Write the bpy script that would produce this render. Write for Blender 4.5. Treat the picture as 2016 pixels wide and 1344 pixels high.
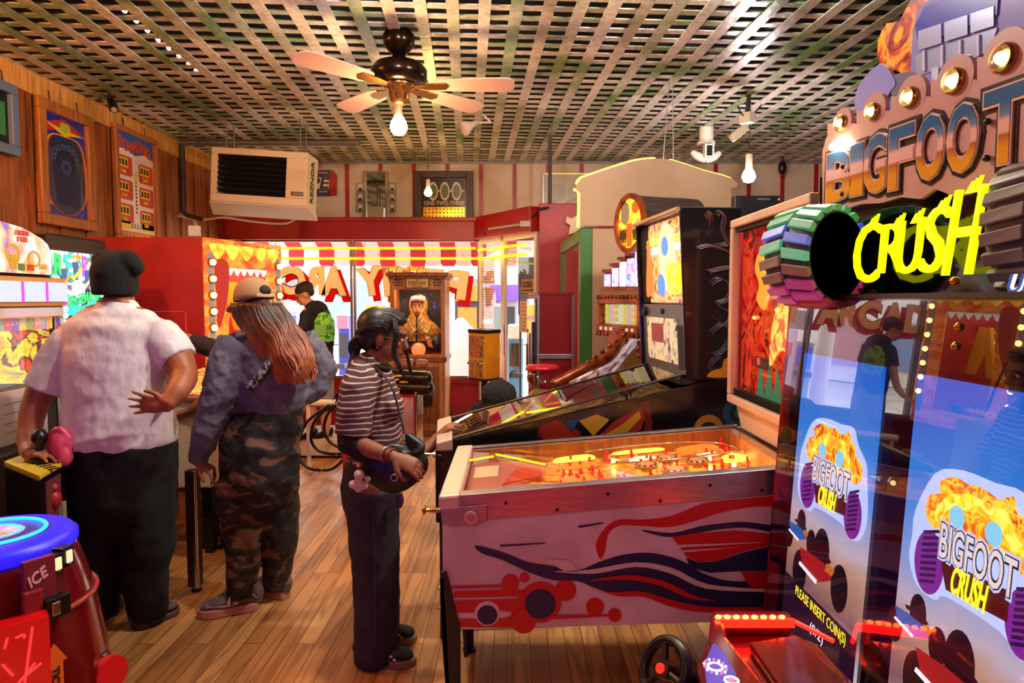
import bpy, bmesh, math, random
from mathutils import Vector, Matrix, noise
from math import sin, cos, pi, radians
random.seed(7)
SC = bpy.context.scene
COL = SC.collection
for o in list(bpy.data.objects): bpy.data.objects.remove(o)
# ---------------------------------------------------------------- camera
H = 1.6; FPX = 1344.0; TH = math.atan(84 / FPX)
cd = bpy.data.cameras.new('camera'); cd.sensor_width = 36; cd.lens = 24; cd.clip_start = .02; cd.clip_end = 200
cam = bpy.data.objects.new('camera', cd); COL.objects.link(cam)
cam.location = (0, 0, H); cam.rotation_euler = (pi / 2 - TH, 0, 0)
SC.camera = cam
vs = SC.view_settings
vs.view_transform = 'Standard'; vs.look = 'None'; vs.gamma = 1; vs.use_curve_mapping = False; vs.exposure = 0.5
# ---------------------------------------------------------------- world: hazy bright daylight outside the shop window
W = bpy.data.worlds.new('world'); SC.world = W; W.use_nodes = True
bg = W.node_tree.nodes['Background']; bg.inputs[0].default_value = (1.0, .97, .93, 1); bg.inputs[1].default_value = 4.6
SUNP = 5.0
sd = bpy.data.lights.new('sun', 'SUN'); sd.energy = SUNP; sd.angle = radians(12); sd.color = (1, .95, .86)
sun = bpy.data.objects.new('sun', sd); COL.objects.link(sun)
sun.rotation_euler = Vector((.25, 1.0, .75)).to_track_quat('Z', 'Y').to_euler()   # light comes in over the street

def ray(px, py):
    x = (px - 1008) / FPX; y = (672 - py) / FPX
    return Vector((x, y * sin(TH) + cos(TH), y * cos(TH) - sin(TH)))
CAM = Vector((0, 0, H))
def P(px, py, Y):
    d = ray(px, py); return CAM + d * (Y / d.y)
def F(px, py, z):
    d = ray(px, py); return CAM + d * ((z - H) / d.z)
def SX(px, py, X):
    d = ray(px, py); return CAM + d * (X / d.x)
def V(*a): return Vector(a)
# ---------------------------------------------------------------- materials
MATS = {}
def lin(c):
    return tuple(((x / 12.92) if x <= .04045 else ((x + .055) / 1.055) ** 2.4) for x in c)
def hexc(h):
    h = h.lstrip('#'); return lin(tuple(int(h[i:i + 2], 16) / 255 for i in (0, 2, 4)))
def col(c): return hexc(c) if isinstance(c, str) else c
def mat(name, c='#808080', rough=.5, metal=0, c2=None, scale=6, detail=4, stretch=(1, 1, 1), bump=0, bscale=None,
        emit=None, es=0, lo=.4, hi=.6, coat=0, sheen=0, sss=0, spec=.5):
    if name in MATS: return MATS[name]
    m = bpy.data.materials.new(name); m.use_nodes = True; nt = m.node_tree; N = nt.nodes; L = nt.links
    b = N['Principled BSDF']
    b.inputs['Base Color'].default_value = (*col(c), 1)
    b.inputs['Roughness'].default_value = rough; b.inputs['Metallic'].default_value = metal
    b.inputs['Specular IOR Level'].default_value = spec
    if coat: b.inputs['Coat Weight'].default_value = coat; b.inputs['Coat Roughness'].default_value = .08
    if sheen: b.inputs['Sheen Weight'].default_value = sheen
    if sss: b.inputs['Subsurface Weight'].default_value = sss; b.inputs['Subsurface Radius'].default_value = (.01, .004, .002)
    if emit is not None:
        b.inputs['Emission Color'].default_value = (*col(emit), 1); b.inputs['Emission Strength'].default_value = es
    if c2 is not None or bump:
        tc = N.new('ShaderNodeTexCoord'); mp = N.new('ShaderNodeMapping'); mp.inputs['Scale'].default_value = stretch
        nz = N.new('ShaderNodeTexNoise'); nz.inputs['Scale'].default_value = scale; nz.inputs['Detail'].default_value = detail
        L.new(tc.outputs['Object'], mp.inputs[0]); L.new(mp.outputs[0], nz.inputs[0])
        if c2 is not None:
            r = N.new('ShaderNodeValToRGB'); e = r.color_ramp.elements
            e[0].position = lo; e[0].color = (*col(c), 1); e[1].position = hi; e[1].color = (*col(c2), 1)
            L.new(nz.outputs[0], r.inputs[0]); L.new(r.outputs[0], b.inputs['Base Color'])
            if emit == 'same':
                pass
        if bump:
            n2 = nz
            if bscale:
                n2 = N.new('ShaderNodeTexNoise'); n2.inputs['Scale'].default_value = bscale; n2.inputs['Detail'].default_value = 5
                L.new(mp.outputs[0], n2.inputs[0])
            bp = N.new('ShaderNodeBump'); bp.inputs['Strength'].default_value = bump; bp.inputs['Distance'].default_value = .01
            L.new(n2.outputs[0], bp.inputs['Height']); L.new(bp.outputs[0], b.inputs['Normal'])
    MATS[name] = m; return m
def glow(name, c, es, base='#101010', rough=.4):
    return mat(name, base, rough, emit=c, es=es)
def lit_art(name, ramp, scale=4, es=1.2, detail=3, stretch=(1, 1, 1), dist=1.5, rough=.25, base='#202020', kind='noise'):
    """printed translucent artwork lit from behind: swirling colours"""
    if name in MATS: return MATS[name]
    m = bpy.data.materials.new(name); m.use_nodes = True; nt = m.node_tree; N = nt.nodes; L = nt.links
    b = N['Principled BSDF']; b.inputs['Roughness'].default_value = rough
    tc = N.new('ShaderNodeTexCoord'); mp = N.new('ShaderNodeMapping'); mp.inputs['Scale'].default_value = stretch
    nz = N.new('ShaderNodeTexNoise' if kind == 'noise' else 'ShaderNodeTexVoronoi'); nz.inputs['Scale'].default_value = scale
    if kind == 'noise':
        nz.inputs['Detail'].default_value = detail; nz.inputs['Distortion'].default_value = dist
    L.new(tc.outputs['Object'], mp.inputs[0]); L.new(mp.outputs[0], nz.inputs[0])
    r = N.new('ShaderNodeValToRGB'); cr = r.color_ramp; cr.interpolation = 'LINEAR'
    while len(cr.elements) > 2: cr.elements.remove(cr.elements[-1])
    cr.elements[0].position = ramp[0][0]; cr.elements[0].color = (*col(ramp[0][1]), 1)
    cr.elements[1].position = ramp[-1][0]; cr.elements[1].color = (*col(ramp[-1][1]), 1)
    for p, c in ramp[1:-1]:
        e = cr.elements.new(p); e.color = (*col(c), 1)
    if kind == 'noise': L.new(nz.outputs[0], r.inputs[0])
    else:
        sx = N.new('ShaderNodeSeparateColor'); L.new(nz.outputs['Color'], sx.inputs[0]); L.new(sx.outputs[0], r.inputs[0])
        cr.interpolation = 'CONSTANT'
    L.new(r.outputs[0], b.inputs['Base Color'])
    if es:
        L.new(r.outputs[0], b.inputs['Emission Color']); b.inputs['Emission Strength'].default_value = es
    MATS[name] = m; return m
def glass(name, tint='#ffffff', refl=1.0, ior=1.45, rough=0.0, op=0.0, opc='#000000'):
    if name in MATS: return MATS[name]
    m = bpy.data.materials.new(name); m.use_nodes = True; nt = m.node_tree; N = nt.nodes; L = nt.links
    for n in list(N):
        if n.type != 'OUTPUT_MATERIAL': N.remove(n)
    out = [n for n in N if n.type == 'OUTPUT_MATERIAL'][0]
    t = N.new('ShaderNodeBsdfTransparent'); t.inputs[0].default_value = (*col(tint), 1)
    g = N.new('ShaderNodeBsdfGlossy'); g.inputs['Roughness'].default_value = rough; g.inputs['Color'].default_value = (refl, refl, refl, 1)
    fr = N.new('ShaderNodeFresnel'); fr.inputs[0].default_value = ior
    ge = N.new('ShaderNodeNewGeometry'); ml = N.new('ShaderNodeMath'); ml.operation = 'MULTIPLY'; sb = N.new('ShaderNodeMath'); sb.operation = 'SUBTRACT'; sb.inputs[0].default_value = 1
    L.new(ge.outputs['Backfacing'], sb.inputs[1]); L.new(sb.outputs[0], ml.inputs[0]); L.new(fr.outputs[0], ml.inputs[1])
    mx = N.new('ShaderNodeMixShader'); L.new(ml.outputs[0], mx.inputs[0]); L.new(t.outputs[0], mx.inputs[1]); L.new(g.outputs[0], mx.inputs[2])
    last = mx
    if op:
        d = N.new('ShaderNodeBsdfDiffuse'); d.inputs[0].default_value = (*col(opc), 1)
        m2 = N.new('ShaderNodeMixShader'); m2.inputs[0].default_value = op; L.new(mx.outputs[0], m2.inputs[1]); L.new(d.outputs[0], m2.inputs[2]); last = m2
    L.new(last.outputs[0], out.inputs[0]); MATS[name] = m; return m
def translucent(name, c, f=.6):
    if name in MATS: return MATS[name]
    m = bpy.data.materials.new(name); m.use_nodes = True; nt = m.node_tree; N = nt.nodes; L = nt.links
    b = N['Principled BSDF']; b.inputs['Base Color'].default_value = (*col(c), 1); b.inputs['Roughness'].default_value = .5
    out = [n for n in N if n.type == 'OUTPUT_MATERIAL'][0]; t = N.new('ShaderNodeBsdfTranslucent'); t.inputs[0].default_value = (*col(c), 1)
    mx = N.new('ShaderNodeMixShader'); mx.inputs[0].default_value = f; L.new(b.outputs[0], mx.inputs[1]); L.new(t.outputs[0], mx.inputs[2]); L.new(mx.outputs[0], out.inputs[0])
    MATS[name] = m; return m
# ---------------------------------------------------------------- mesh builder
class Frm:
    def __init__(s, o, u, v):
        s.o = Vector(o); s.u = Vector(u).normalized(); v = Vector(v)
        s.v = (v - s.u * v.dot(s.u)).normalized(); s.n = s.u.cross(s.v)
    def p(s, a, b, c=0): return s.o + s.u * a + s.v * b + s.n * c
def axisframe(t, ref):
    t = t.normalized(); x = ref - t * ref.dot(t)
    if x.length < 1e-4:
        x = V(1, 0, 0) - t * t.x
        if x.length < 1e-3: x = V(0, 1, 0) - t * t.y
    x.normalize(); return x, t.cross(x)
class MB:
    def __init__(s): s.v = []; s.f = []; s.m = []; s.s = []
    def add(s, vs_, fs, m=0, sm=False):
        k = len(s.v); s.v += [Vector(v) for v in vs_]
        for f in fs: s.f.append([i + k for i in f]); s.m.append(m); s.s.append(sm)
        return s
    def hexa(s, p, m=0):  # 0-3 bottom loop, 4-7 top loop
        return s.add(p, [(3, 2, 1, 0), (4, 5, 6, 7), (0, 1, 5, 4), (1, 2, 6, 5), (2, 3, 7, 6), (3, 0, 4, 7)], m)
    def box(s, lo, hi, m=0):
        x0, y0, z0 = lo; x1, y1, z1 = hi
        return s.hexa([V(x0, y0, z0), V(x1, y0, z0), V(x1, y1, z0), V(x0, y1, z0), V(x0, y0, z1), V(x1, y0, z1), V(x1, y1, z1), V(x0, y1, z1)], m)
    def fbox(s, fr, a0, a1, b0, b1, c0, c1, m=0):
        return s.hexa([fr.p(a0, b0, c0), fr.p(a1, b0, c0), fr.p(a1, b1, c0), fr.p(a0, b1, c0), fr.p(a0, b0, c1), fr.p(a1, b0, c1), fr.p(a1, b1, c1), fr.p(a0, b1, c1)], m)
    def prism(s, pts, fr, c0, c1, m=0):
        n = len(pts)
        ar = sum(pts[i][0] * pts[(i + 1) % n][1] - pts[(i + 1) % n][0] * pts[i][1] for i in range(n))
        if ar < 0: pts = pts[::-1]
        a = [fr.p(x, y, c0) for x, y in pts]; b = [fr.p(x, y, c1) for x, y in pts]
        fs = [list(range(n))[::-1], list(range(n, 2 * n))] + [(i, (i + 1) % n, (i + 1) % n + n, i + n) for i in range(n)]
        return s.add(a + b, fs, m)
    def disc(s, fr, cx, cy, r, c0, c1, m=0, n=28, ry=None):
        ry = ry or r
        return s.prism([(cx + r * cos(2 * pi * i / n), cy + ry * sin(2 * pi * i / n)) for i in range(n)], fr, c0, c1, m)
    def ring(s, fr, cx, cy, r0, r1, c0, c1, m=0, n=32, k=1.0):
        vs_ = []; fs = []
        for i in range(n):
            a = 2 * pi * i / n
            for r, c in ((r0, c0), (r1, c0), (r1, c1), (r0, c1)): vs_.append(fr.p(cx + r * cos(a), cy + r * k * sin(a), c))
        for i in range(n):
            j = (i + 1) % n
            for q in range(4): fs.append((i * 4 + q, j * 4 + q, j * 4 + (q + 1) % 4, i * 4 + (q + 1) % 4))
        return s.add(vs_, fs, m, False)
    def cyl(s, p0, p1, r0, r1=None, n=20, m=0, sm=True):
        r1 = r0 if r1 is None else r1; p0 = Vector(p0); p1 = Vector(p1)
        x, y = axisframe(p1 - p0, V(.3, .2, 1)); vs_ = []
        for p, r in ((p0, r0), (p1, r1)): vs_ += [p + (x * cos(2 * pi * i / n) + y * sin(2 * pi * i / n)) * r for i in range(n)]
        k = len(s.f); s.add(vs_, [(i, (i + 1) % n, (i + 1) % n + n, i + n) for i in range(n)], m, sm)
        return s.add(vs_, [list(range(n))[::-1], list(range(n, 2 * n))], m)
    def loft(s, path, rad, ref=V(1, 0, 0), n=16, m=0, cap=True, sq=1.0):
        path = [Vector(p) for p in path]; vs_ = []; K = len(path)
        for i, p in enumerate(path):
            t = (path[min(i + 1, K - 1)] - path[max(i - 1, 0)])
            x, y = axisframe(t, Vector(ref)); r = rad[i] if isinstance(rad, (list, tuple)) else rad
            a, b = r if isinstance(r, (tuple, list)) else (r, r)
            for q in range(n):
                an = 2 * pi * q / n; c_, s_ = cos(an), sin(an)
                if sq != 1: c_ = math.copysign(abs(c_) ** sq, c_); s_ = math.copysign(abs(s_) ** sq, s_)
                vs_.append(p + x * a * c_ + y * b * s_)
        fs = []
        for i in range(K - 1):
            for q in range(n): fs.append((i * n + q, i * n + (q + 1) % n, (i + 1) * n + (q + 1) % n, (i + 1) * n + q))
        if cap: fs += [list(range(n))[::-1], list(range((K - 1) * n, K * n))]
        return s.add(vs_, fs, m, True)
    def limb(s, path, rad, ref=V(1, 0, 0), n=16, m=0):
        """loft through a smoothed path with rounded ends"""
        path = [Vector(p) for p in path]
        rad = [(r, r) if not isinstance(r, (tuple, list)) else tuple(r) for r in (rad if isinstance(rad, list) else [rad] * len(path))]
        P2 = []; R2 = []
        K = len(path)
        for i in range(K - 1):
            p0, p1, p2, p3 = path[max(i - 1, 0)], path[i], path[i + 1], path[min(i + 2, K - 1)]
            for q in range(6):
                t = q / 6; t2 = t * t; t3 = t2 * t
                P2.append(.5 * ((2 * p1) + (p2 - p0) * t + (2 * p0 - 5 * p1 + 4 * p2 - p3) * t2 + (3 * p1 - p0 - 3 * p2 + p3) * t3))
                e = t * t * (3 - 2 * t)
                R2.append(tuple(rad[i][k] * (1 - e) + rad[i + 1][k] * e for k in (0, 1)))
        P2.append(path[-1]); R2.append(rad[-1])
        t0 = (P2[0] - P2[1]).normalized(); t1 = (P2[-1] - P2[-2]).normalized()
        a = []; ra = []
        for an in (80, 55, 30):
            r = min(R2[0]); a.append(P2[0] + t0 * r * .6 * sin(radians(an))); ra.append(tuple(x * cos(radians(an)) for x in R2[0]))
        b = []; rb = []
        for an in (30, 55, 80):
            r = min(R2[-1]); b.append(P2[-1] + t1 * r * .6 * sin(radians(an))); rb.append(tuple(x * cos(radians(an)) for x in R2[-1]))
        return s.loft(a + P2 + b, ra + R2 + rb, ref, n, m)
    def ell(s, c, r, R=None, nu=20, nv=12, m=0):
        c = Vector(c); r = (r, r, r) if not isinstance(r, (tuple, list)) else r; vs_ = []; fs = []
        R = R or Matrix.Identity(3)
        for j in range(1, nv):
            th = pi * j / nv
            for i in range(nu):
                ph = 2 * pi * i / nu
                vs_.append(c + R @ V(r[0] * sin(th) * cos(ph), r[1] * sin(th) * sin(ph), r[2] * cos(th)))
        a = len(vs_); vs_.append(c + R @ V(0, 0, r[2])); vs_.append(c - R @ V(0, 0, r[2]))
        for j in range(nv - 2):
            for i in range(nu): fs.append((j * nu + i, (j + 1) * nu + i, (j + 1) * nu + (i + 1) % nu, j * nu + (i + 1) % nu))
        for i in range(nu): fs.append((a, i, (i + 1) % nu)); fs.append((a + 1, (nv - 2) * nu + (i + 1) % nu, (nv - 2) * nu + i))
        return s.add(vs_, fs, m, True)
    def lathe(s, prof, o=V(0, 0, 0), n=28, m=0, axis=V(0, 0, 1), sm=True, k=1.0, cap=True):
        x, y = axisframe(Vector(axis), V(1, 0, 0) if abs(Vector(axis).x) < .9 else V(0, 1, 0)); z = Vector(axis).normalized(); o = Vector(o)
        vs_ = []; fs = []
        for r, h in prof:
            for i in range(n):
                a = 2 * pi * i / n; vs_.append(o + z * h + x * r * cos(a) + y * r * k * sin(a))
        for j in range(len(prof) - 1):
            for i in range(n): fs.append((j * n + i, j * n + (i + 1) % n, (j + 1) * n + (i + 1) % n, (j + 1) * n + i))
        if cap and prof[0][0] > 1e-5: fs.append(list(range(n))[::-1])
        if cap and prof[-1][0] > 1e-5: fs.append(list(range((len(prof) - 1) * n, len(prof) * n)))
        return s.add(vs_, fs, m, sm)
    def tor(s, c, R_, r, axis=V(0, 0, 1), n=32, k=10, m=0):
        c = Vector(c); x, y = axisframe(Vector(axis), V(1, 0, .01) if abs(Vector(axis).normalized().x) < .9 else V(0, 1, 0)); z = Vector(axis).normalized(); vs_ = []; fs = []
        for i in range(n):
            a = 2 * pi * i / n; d = x * cos(a) + y * sin(a)
            for j in range(k):
                b = 2 * pi * j / k; vs_.append(c + d * (R_ + r * cos(b)) + z * r * sin(b))
        for i in range(n):
            for j in range(k): fs.append((i * k + j, ((i + 1) % n) * k + j, ((i + 1) % n) * k + (j + 1) % k, i * k + (j + 1) % k))
        return s.add(vs_, fs, m, True)
    def text(s, body, fr, cx, cy, w, h, c0, c1, m=0, bold=.02, mirror=False, shear=0, space=1.0, arc=None):
        cu = bpy.data.curves.new('t', 'FONT'); cu.body = body; cu.size = 1; cu.offset = bold; cu.extrude = .5; cu.shear = shear
        cu.space_character = space; cu.resolution_u = 3; cu.space_line = .9; cu.align_x = 'CENTER'
        ob = bpy.data.objects.new('t', cu); COL.objects.link(ob)
        dg = bpy.context.evaluated_depsgraph_get(); me = bpy.data.meshes.new_from_object(ob.evaluated_get(dg))
        vs_ = [v.co.copy() for v in me.vertices]; fs = [tuple(p.vertices) for p in me.polygons]
        bpy.data.objects.remove(ob); bpy.data.meshes.remove(me); bpy.data.curves.remove(cu)
        if not vs_: return s
        x0 = min(v.x for v in vs_); x1 = max(v.x for v in vs_); y0 = min(v.y for v in vs_); y1 = max(v.y for v in vs_)
        out = []
        for v in vs_:
            a = ((v.x - x0) / (x1 - x0) - .5); b = ((v.y - y0) / (y1 - y0) - .5) * h
            if mirror: a = -a
            yy = cy + b + (arc(a) if arc else 0)
            out.append(fr.p(cx + a * w, yy, c0 + (v.z + .5) * (c1 - c0)))
        return s.add(out, fs, m)
    def build(s, name, mats, parent=None, bevel=0, sub=0, vox=0, smooth=0, disp=0, dsize=.12, solid=0, shade=None, recalc=True):
        org = V(0, 0, 0)
        if parent is not None: org = Vector(parent['_org'][:]) if '_org' in parent else V(0, 0, 0)
        me = bpy.data.meshes.new(name)
        if parent is None:
            if name in SETTING or any(name.startswith(k) for k in ('wall_', 'trim_', 'baseboard', 'window_', 'door_')): org = V(0, 0, 0)
            else:
                xs = [v.x for v in s.v]; ys = [v.y for v in s.v]; zs = [v.z for v in s.v]
                org = V((min(xs) + max(xs)) / 2, (min(ys) + max(ys)) / 2, min(zs))
        me.from_pydata([tuple(v - org) for v in s.v], [], s.f)
        for m in (mats if isinstance(mats, (list, tuple)) else [mats]): me.materials.append(m)
        me.polygons.foreach_set('material_index', s.m)
        if shade is True: s.s = [True] * len(s.f)
        if vox: s.s = [True] * len(s.f)
        me.polygons.foreach_set('use_smooth', s.s); me.update()
        if recalc:
            bm = bmesh.new(); bm.from_mesh(me); bmesh.ops.recalc_face_normals(bm, faces=bm.faces); bm.to_mesh(me); bm.free()
        o = bpy.data.objects.new(name, me); COL.objects.link(o)
        if parent is not None: o.parent = parent
        else: o.location = org
        o['_org'] = tuple(org)
        if bevel:
            b = o.modifiers.new('bevel', 'BEVEL'); b.width = bevel; b.segments = 2; b.limit_method = 'ANGLE'; b.angle_limit = radians(40)
        if vox:
            r = o.modifiers.new('remesh', 'REMESH'); r.mode = 'VOXEL'; r.voxel_size = vox; r.use_smooth_shade = True
        if smooth:
            r = o.modifiers.new('smooth', 'SMOOTH'); r.factor = .5; r.iterations = smooth
        if disp:
            t = bpy.data.textures.new(name, 'CLOUDS'); t.noise_scale = dsize; t.noise_depth = 2
            d = o.modifiers.new('displace', 'DISPLACE'); d.texture = t; d.strength = disp; d.mid_level = .5; d.texture_coords = 'LOCAL'
        if sub:
            b = o.modifiers.new('sub', 'SUBSURF'); b.levels = sub; b.render_levels = sub
        return o
SETTING = ('floor', 'ceiling')
def tag(o, label, cat, group=None, kind=None):
    o['label'] = label; o['category'] = cat
    if group: o['group'] = group
    if kind: o['kind'] = kind
    return o
def thing(name, loc, label, cat, group=None):
    o = bpy.data.objects.new(name, None); COL.objects.link(o); o.location = Vector(loc); o.empty_display_size = .1
    o['_org'] = tuple(Vector(loc)); return tag(o, label, cat, group)
def struct(o): o['kind'] = 'structure'; return o
def copy_thing(src, loc, label=None, group=None):
    r = src.copy(); COL.objects.link(r); r.location = loc; r['_org'] = tuple(Vector(loc))
    if label: r['label'] = label
    if group: r['group'] = group
    for ch in src.children:
        c = ch.copy(); COL.objects.link(c); c.parent = r
        for g in ch.children:
            d = g.copy(); COL.objects.link(d); d.parent = c
    return r
def arc_pts(cx, cy, r, a0, a1, n=10, ry=None):
    ry = ry or r
    return [(cx + r * cos(radians(a0 + (a1 - a0) * i / n)), cy + ry * sin(radians(a0 + (a1 - a0) * i / n))) for i in range(n + 1)]
def rrect(x0, y0, x1, y1, r, n=5):
    return arc_pts(x1 - r, y1 - r, r, 0, 90, n) + arc_pts(x0 + r, y1 - r, r, 90, 180, n) + arc_pts(x0 + r, y0 + r, r, 180, 270, n) + arc_pts(x1 - r, y0 + r, r, 270, 360, n)
def smoothpts(pts, k=6, closed=True):
    out = []; n = len(pts)
    rng = range(n if closed else n - 1)
    for i in rng:
        g = (lambda j: pts[j % n]) if closed else (lambda j: pts[max(0, min(n - 1, j))])
        p0, p1, p2, p3 = g(i - 1), g(i), g(i + 1), g(i + 2)
        for q in range(k):
            t = q / k
            out.append(tuple(.5 * (2 * p1[d] + (p2[d] - p0[d]) * t + (2 * p0[d] - 5 * p1[d] + 4 * p2[d] - p3[d]) * t * t + (3 * p1[d] - p0[d] - 3 * p2[d] + p3[d]) * t ** 3) for d in range(len(p1))))
    if not closed: out.append(tuple(pts[-1]))
    return out
def grid_homog(q):
    """bilinear-projective map from unit square to quad q (TL,TR,BR,BL pixels) -> function"""
    (x0, y0), (x1, y1), (x2, y2), (x3, y3) = q
    return q
# frequently used materials
black = mat('black_plastic', '#0b0a0b', .35)
blackm = mat('matte_black', '#08070a', .8)
chrome = mat('chrome', '#d8d6d4', .16, 1)
steel = mat('brushed_steel', '#a49fa6', .36, .9, c2='#98939a', scale=10, stretch=(1, 8, 8))
brass = mat('brass', '#b98a4a', .25, 1)
white = mat('white_plastic', '#e8e2da', .45)
redp = mat('red_paint', '#b01a1c', .42, c2='#9c1417', scale=3, bump=.04, bscale=60)
darkred = mat('dark_red_laminate', '#6e0d16', .3)
GL = glass('clear_glass')
# ================================================================= SETTING
YB, XL, XR, YR, ZC = 8.6, -3.62, 4.2, -2.4, 3.30
def floor_mat():
    m = bpy.data.materials.new('oak_strip_floor'); m.use_nodes = True; nt = m.node_tree; N = nt.nodes; L = nt.links
    b = N['Principled BSDF']; tc = N.new('ShaderNodeTexCoord')
    mp = N.new('ShaderNodeMapping'); mp.inputs['Rotation'].default_value = (0, 0, pi / 2); L.new(tc.outputs['Object'], mp.inputs[0])
    br = N.new('ShaderNodeTexBrick'); br.inputs['Scale'].default_value = 1; br.inputs['Brick Width'].default_value = 1.3; br.inputs['Row Height'].default_value = .083
    br.inputs['Mortar Size'].default_value = .0016; br.inputs['Mortar Smooth'].default_value = .1; br.offset = .37; br.offset_frequency = 3
    br.inputs['Color1'].default_value = (*col('#d89c5e'), 1); br.inputs['Color2'].default_value = (*col('#a8703e'), 1); br.inputs['Mortar'].default_value = (*col('#2c170b'), 1)
    L.new(mp.outputs[0], br.inputs[0])
    mp2 = N.new('ShaderNodeMapping'); mp2.inputs['Scale'].default_value = (1, .085, 1); L.new(tc.outputs['Object'], mp2.inputs[0])
    # per-plank offset of the grain
    ad = N.new('ShaderNodeVectorMath'); ad.operation = 'ADD'; sc_ = N.new('ShaderNodeVectorMath'); sc_.operation = 'SCALE'; sc_.inputs[3].default_value = 9
    L.new(br.outputs[0], sc_.inputs[0]); L.new(mp2.outputs[0], ad.inputs[0]); L.new(sc_.outputs[0], ad.inputs[1])
    nz = N.new('ShaderNodeTexNoise'); nz.inputs['Scale'].default_value = 9; nz.inputs['Detail'].default_value = 2; L.new(ad.outputs[0], nz.inputs[0])
    wv = N.new('ShaderNodeMath'); wv.operation = 'MULTIPLY'; wv.inputs[1].default_value = 34; L.new(nz.outputs[0], wv.inputs[0])
    sn = N.new('ShaderNodeMath'); sn.operation = 'SINE'; L.new(wv.outputs[0], sn.inputs[0])
    r = N.new('ShaderNodeValToRGB'); r.color_ramp.elements[0].position = .3; r.color_ramp.elements[0].color = (1, 1, 1, 1)
    r.color_ramp.elements[1].position = 1; r.color_ramp.elements[1].color = (.42, .32, .24, 1)
    L.new(sn.outputs[0], r.inputs[0])
    mx = N.new('ShaderNodeMixRGB'); mx.blend_type = 'MULTIPLY'; mx.inputs[0].default_value = .55
    L.new(br.outputs[0], mx.inputs[1]); L.new(r.outputs[0], mx.inputs[2]); L.new(mx.outputs[0], b.inputs['Base Color'])
    n3 = N.new('ShaderNodeTexNoise'); n3.inputs['Scale'].default_value = 3; L.new(tc.outputs['Object'], n3.inputs[0])
    mr = N.new('ShaderNodeMapRange'); mr.inputs[3].default_value = .28; mr.inputs[4].default_value = .55; L.new(n3.outputs[0], mr.inputs[0]); L.new(mr.outputs[0], b.inputs['Roughness'])
    bp = N.new('ShaderNodeBump'); bp.inputs['Strength'].default_value = .25; bp.inputs['Distance'].default_value = .004; L.new(mx.outputs[0], bp.inputs['Height']); L.new(bp.outputs[0], b.inputs['Normal'])
    return m
def wood(name, a, b_, rough=.5, stretch=(12, 12, 1), scale=3, bump=.15):
    return mat(name, a, rough, c2=b_, scale=scale, detail=6, stretch=stretch, bump=bump, lo=.35, hi=.65)
struct(MB().box((XL - .1, YR, -.1), (XR + .1, YB + .1, 0)).build('floor', floor_mat()))
wwall = wood('cedar_boards', '#a85a1c', '#74380f'); wlight = wood('pale_pine', '#e0a04e', '#b87428')
b = MB()
b.box((XL - .12, YR, 0), (XL, YB + .1, ZC + .3))
y = -2.2
while y < YB:
    b.box((XL, y, 0), (XL + .018, y + .07, ZC - .16)); y += .335
b.box((XL, YR, ZC - .17), (XL + .03, YB, ZC), 1)
struct(b.build('wall_left', [wwall, wlight]))
beige = mat('aged_cream_board', '#cdb79a', .7, c2='#bfa582', scale=2.5, bump=.05, bscale=90)
redtrim = mat('red_trim_paint', '#a5161a', .4, c2='#8c1014', scale=4)
b = MB(); zt = 2.33
b.box((XL - .1, YB, zt), (XR + .1, YB + .1, ZC + .3))
x = XL + .15
x0 = (688 - 1008) / 1344 * YB
k = -6
while x0 + k * .416 < XR:
    xx = x0 + k * .416
    if xx > XL + .02: b.box((xx - .023, YB - .018, 2.58), (xx + .023, YB, ZC), 1)
    k += 1
b.box((XL, YB - .02, ZC - .03), (XR, YB, ZC), 2)
# wall below the windows (left part) and solid red wall right of the entrance
b.box((XL - .1, YB, 0), (-.4, YB + .1, .6), 1)
b.box((.75, YB, 0), (XR + .1, YB + .1, zt), 1)
struct(b.build('wall_back', [beige, redtrim, mat('grey_rail', '#8a8278', .5)]))
struct(MB().box((XR, YR, 0), (XR + .1, YB, ZC + .3)).build('wall_right', mat('dim_brown_wall', '#5d3b2c', .7)))
struct(MB().box((XL - .1, YR - .1, 0), (XR + .1, YR, ZC + .3)).build('wall_rear', mat('dim_brown_wall2', '#6a4331', .7)))
# panelled red wainscot trim under the window
b = MB(); b.box((XL, YB - .03, .54), (-.38, YB, .6)); b.box((XL, YB - .02, 0), (-.38, YB, .12))
for i in range(6):
    xa = XL + .1 + i * .54; b.box((xa, YB - .012, .17), (xa + .46, YB, .5))
struct(b.build('trim_1', redtrim))
# red beam over the shopfront, turning towards the room at the recessed door
A = V(-.40, YB, 0); B = V(.29, 7.5, 0); dirn = (B - A).normalized(); nn = V(dirn.y, -dirn.x, 0) * -1
if nn.y > 0: nn = -nn
b = MB()
b.box((XL, YB - .12, zt), (-.40, YB + .02, 2.58))
b.box((XL, YB - .16, 2.55), (-.42, YB, 2.60))
b.hexa([A + nn * .12 + V(0, 0, zt), B + nn * .12 + V(0, 0, zt), B - nn * .05 + V(0, 0, zt), A - nn * .05 + V(0, 0, zt),
        A + nn * .12 + V(0, 0, 2.6), B + nn * .12 + V(0, 0, 2.6), B - nn * .05 + V(0, 0, 2.6), A - nn * .05 + V(0, 0, 2.6)])
struct(b.build('trim_2', redp, bevel=.006))
# pillar
b = MB(); b.box((.29, 7.38, 0), (.77, 7.75, 2.62)); b.box((.27, 7.36, 0), (.79, 7.77, .12))
struct(b.build('trim_3', redp, bevel=.008))
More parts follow.
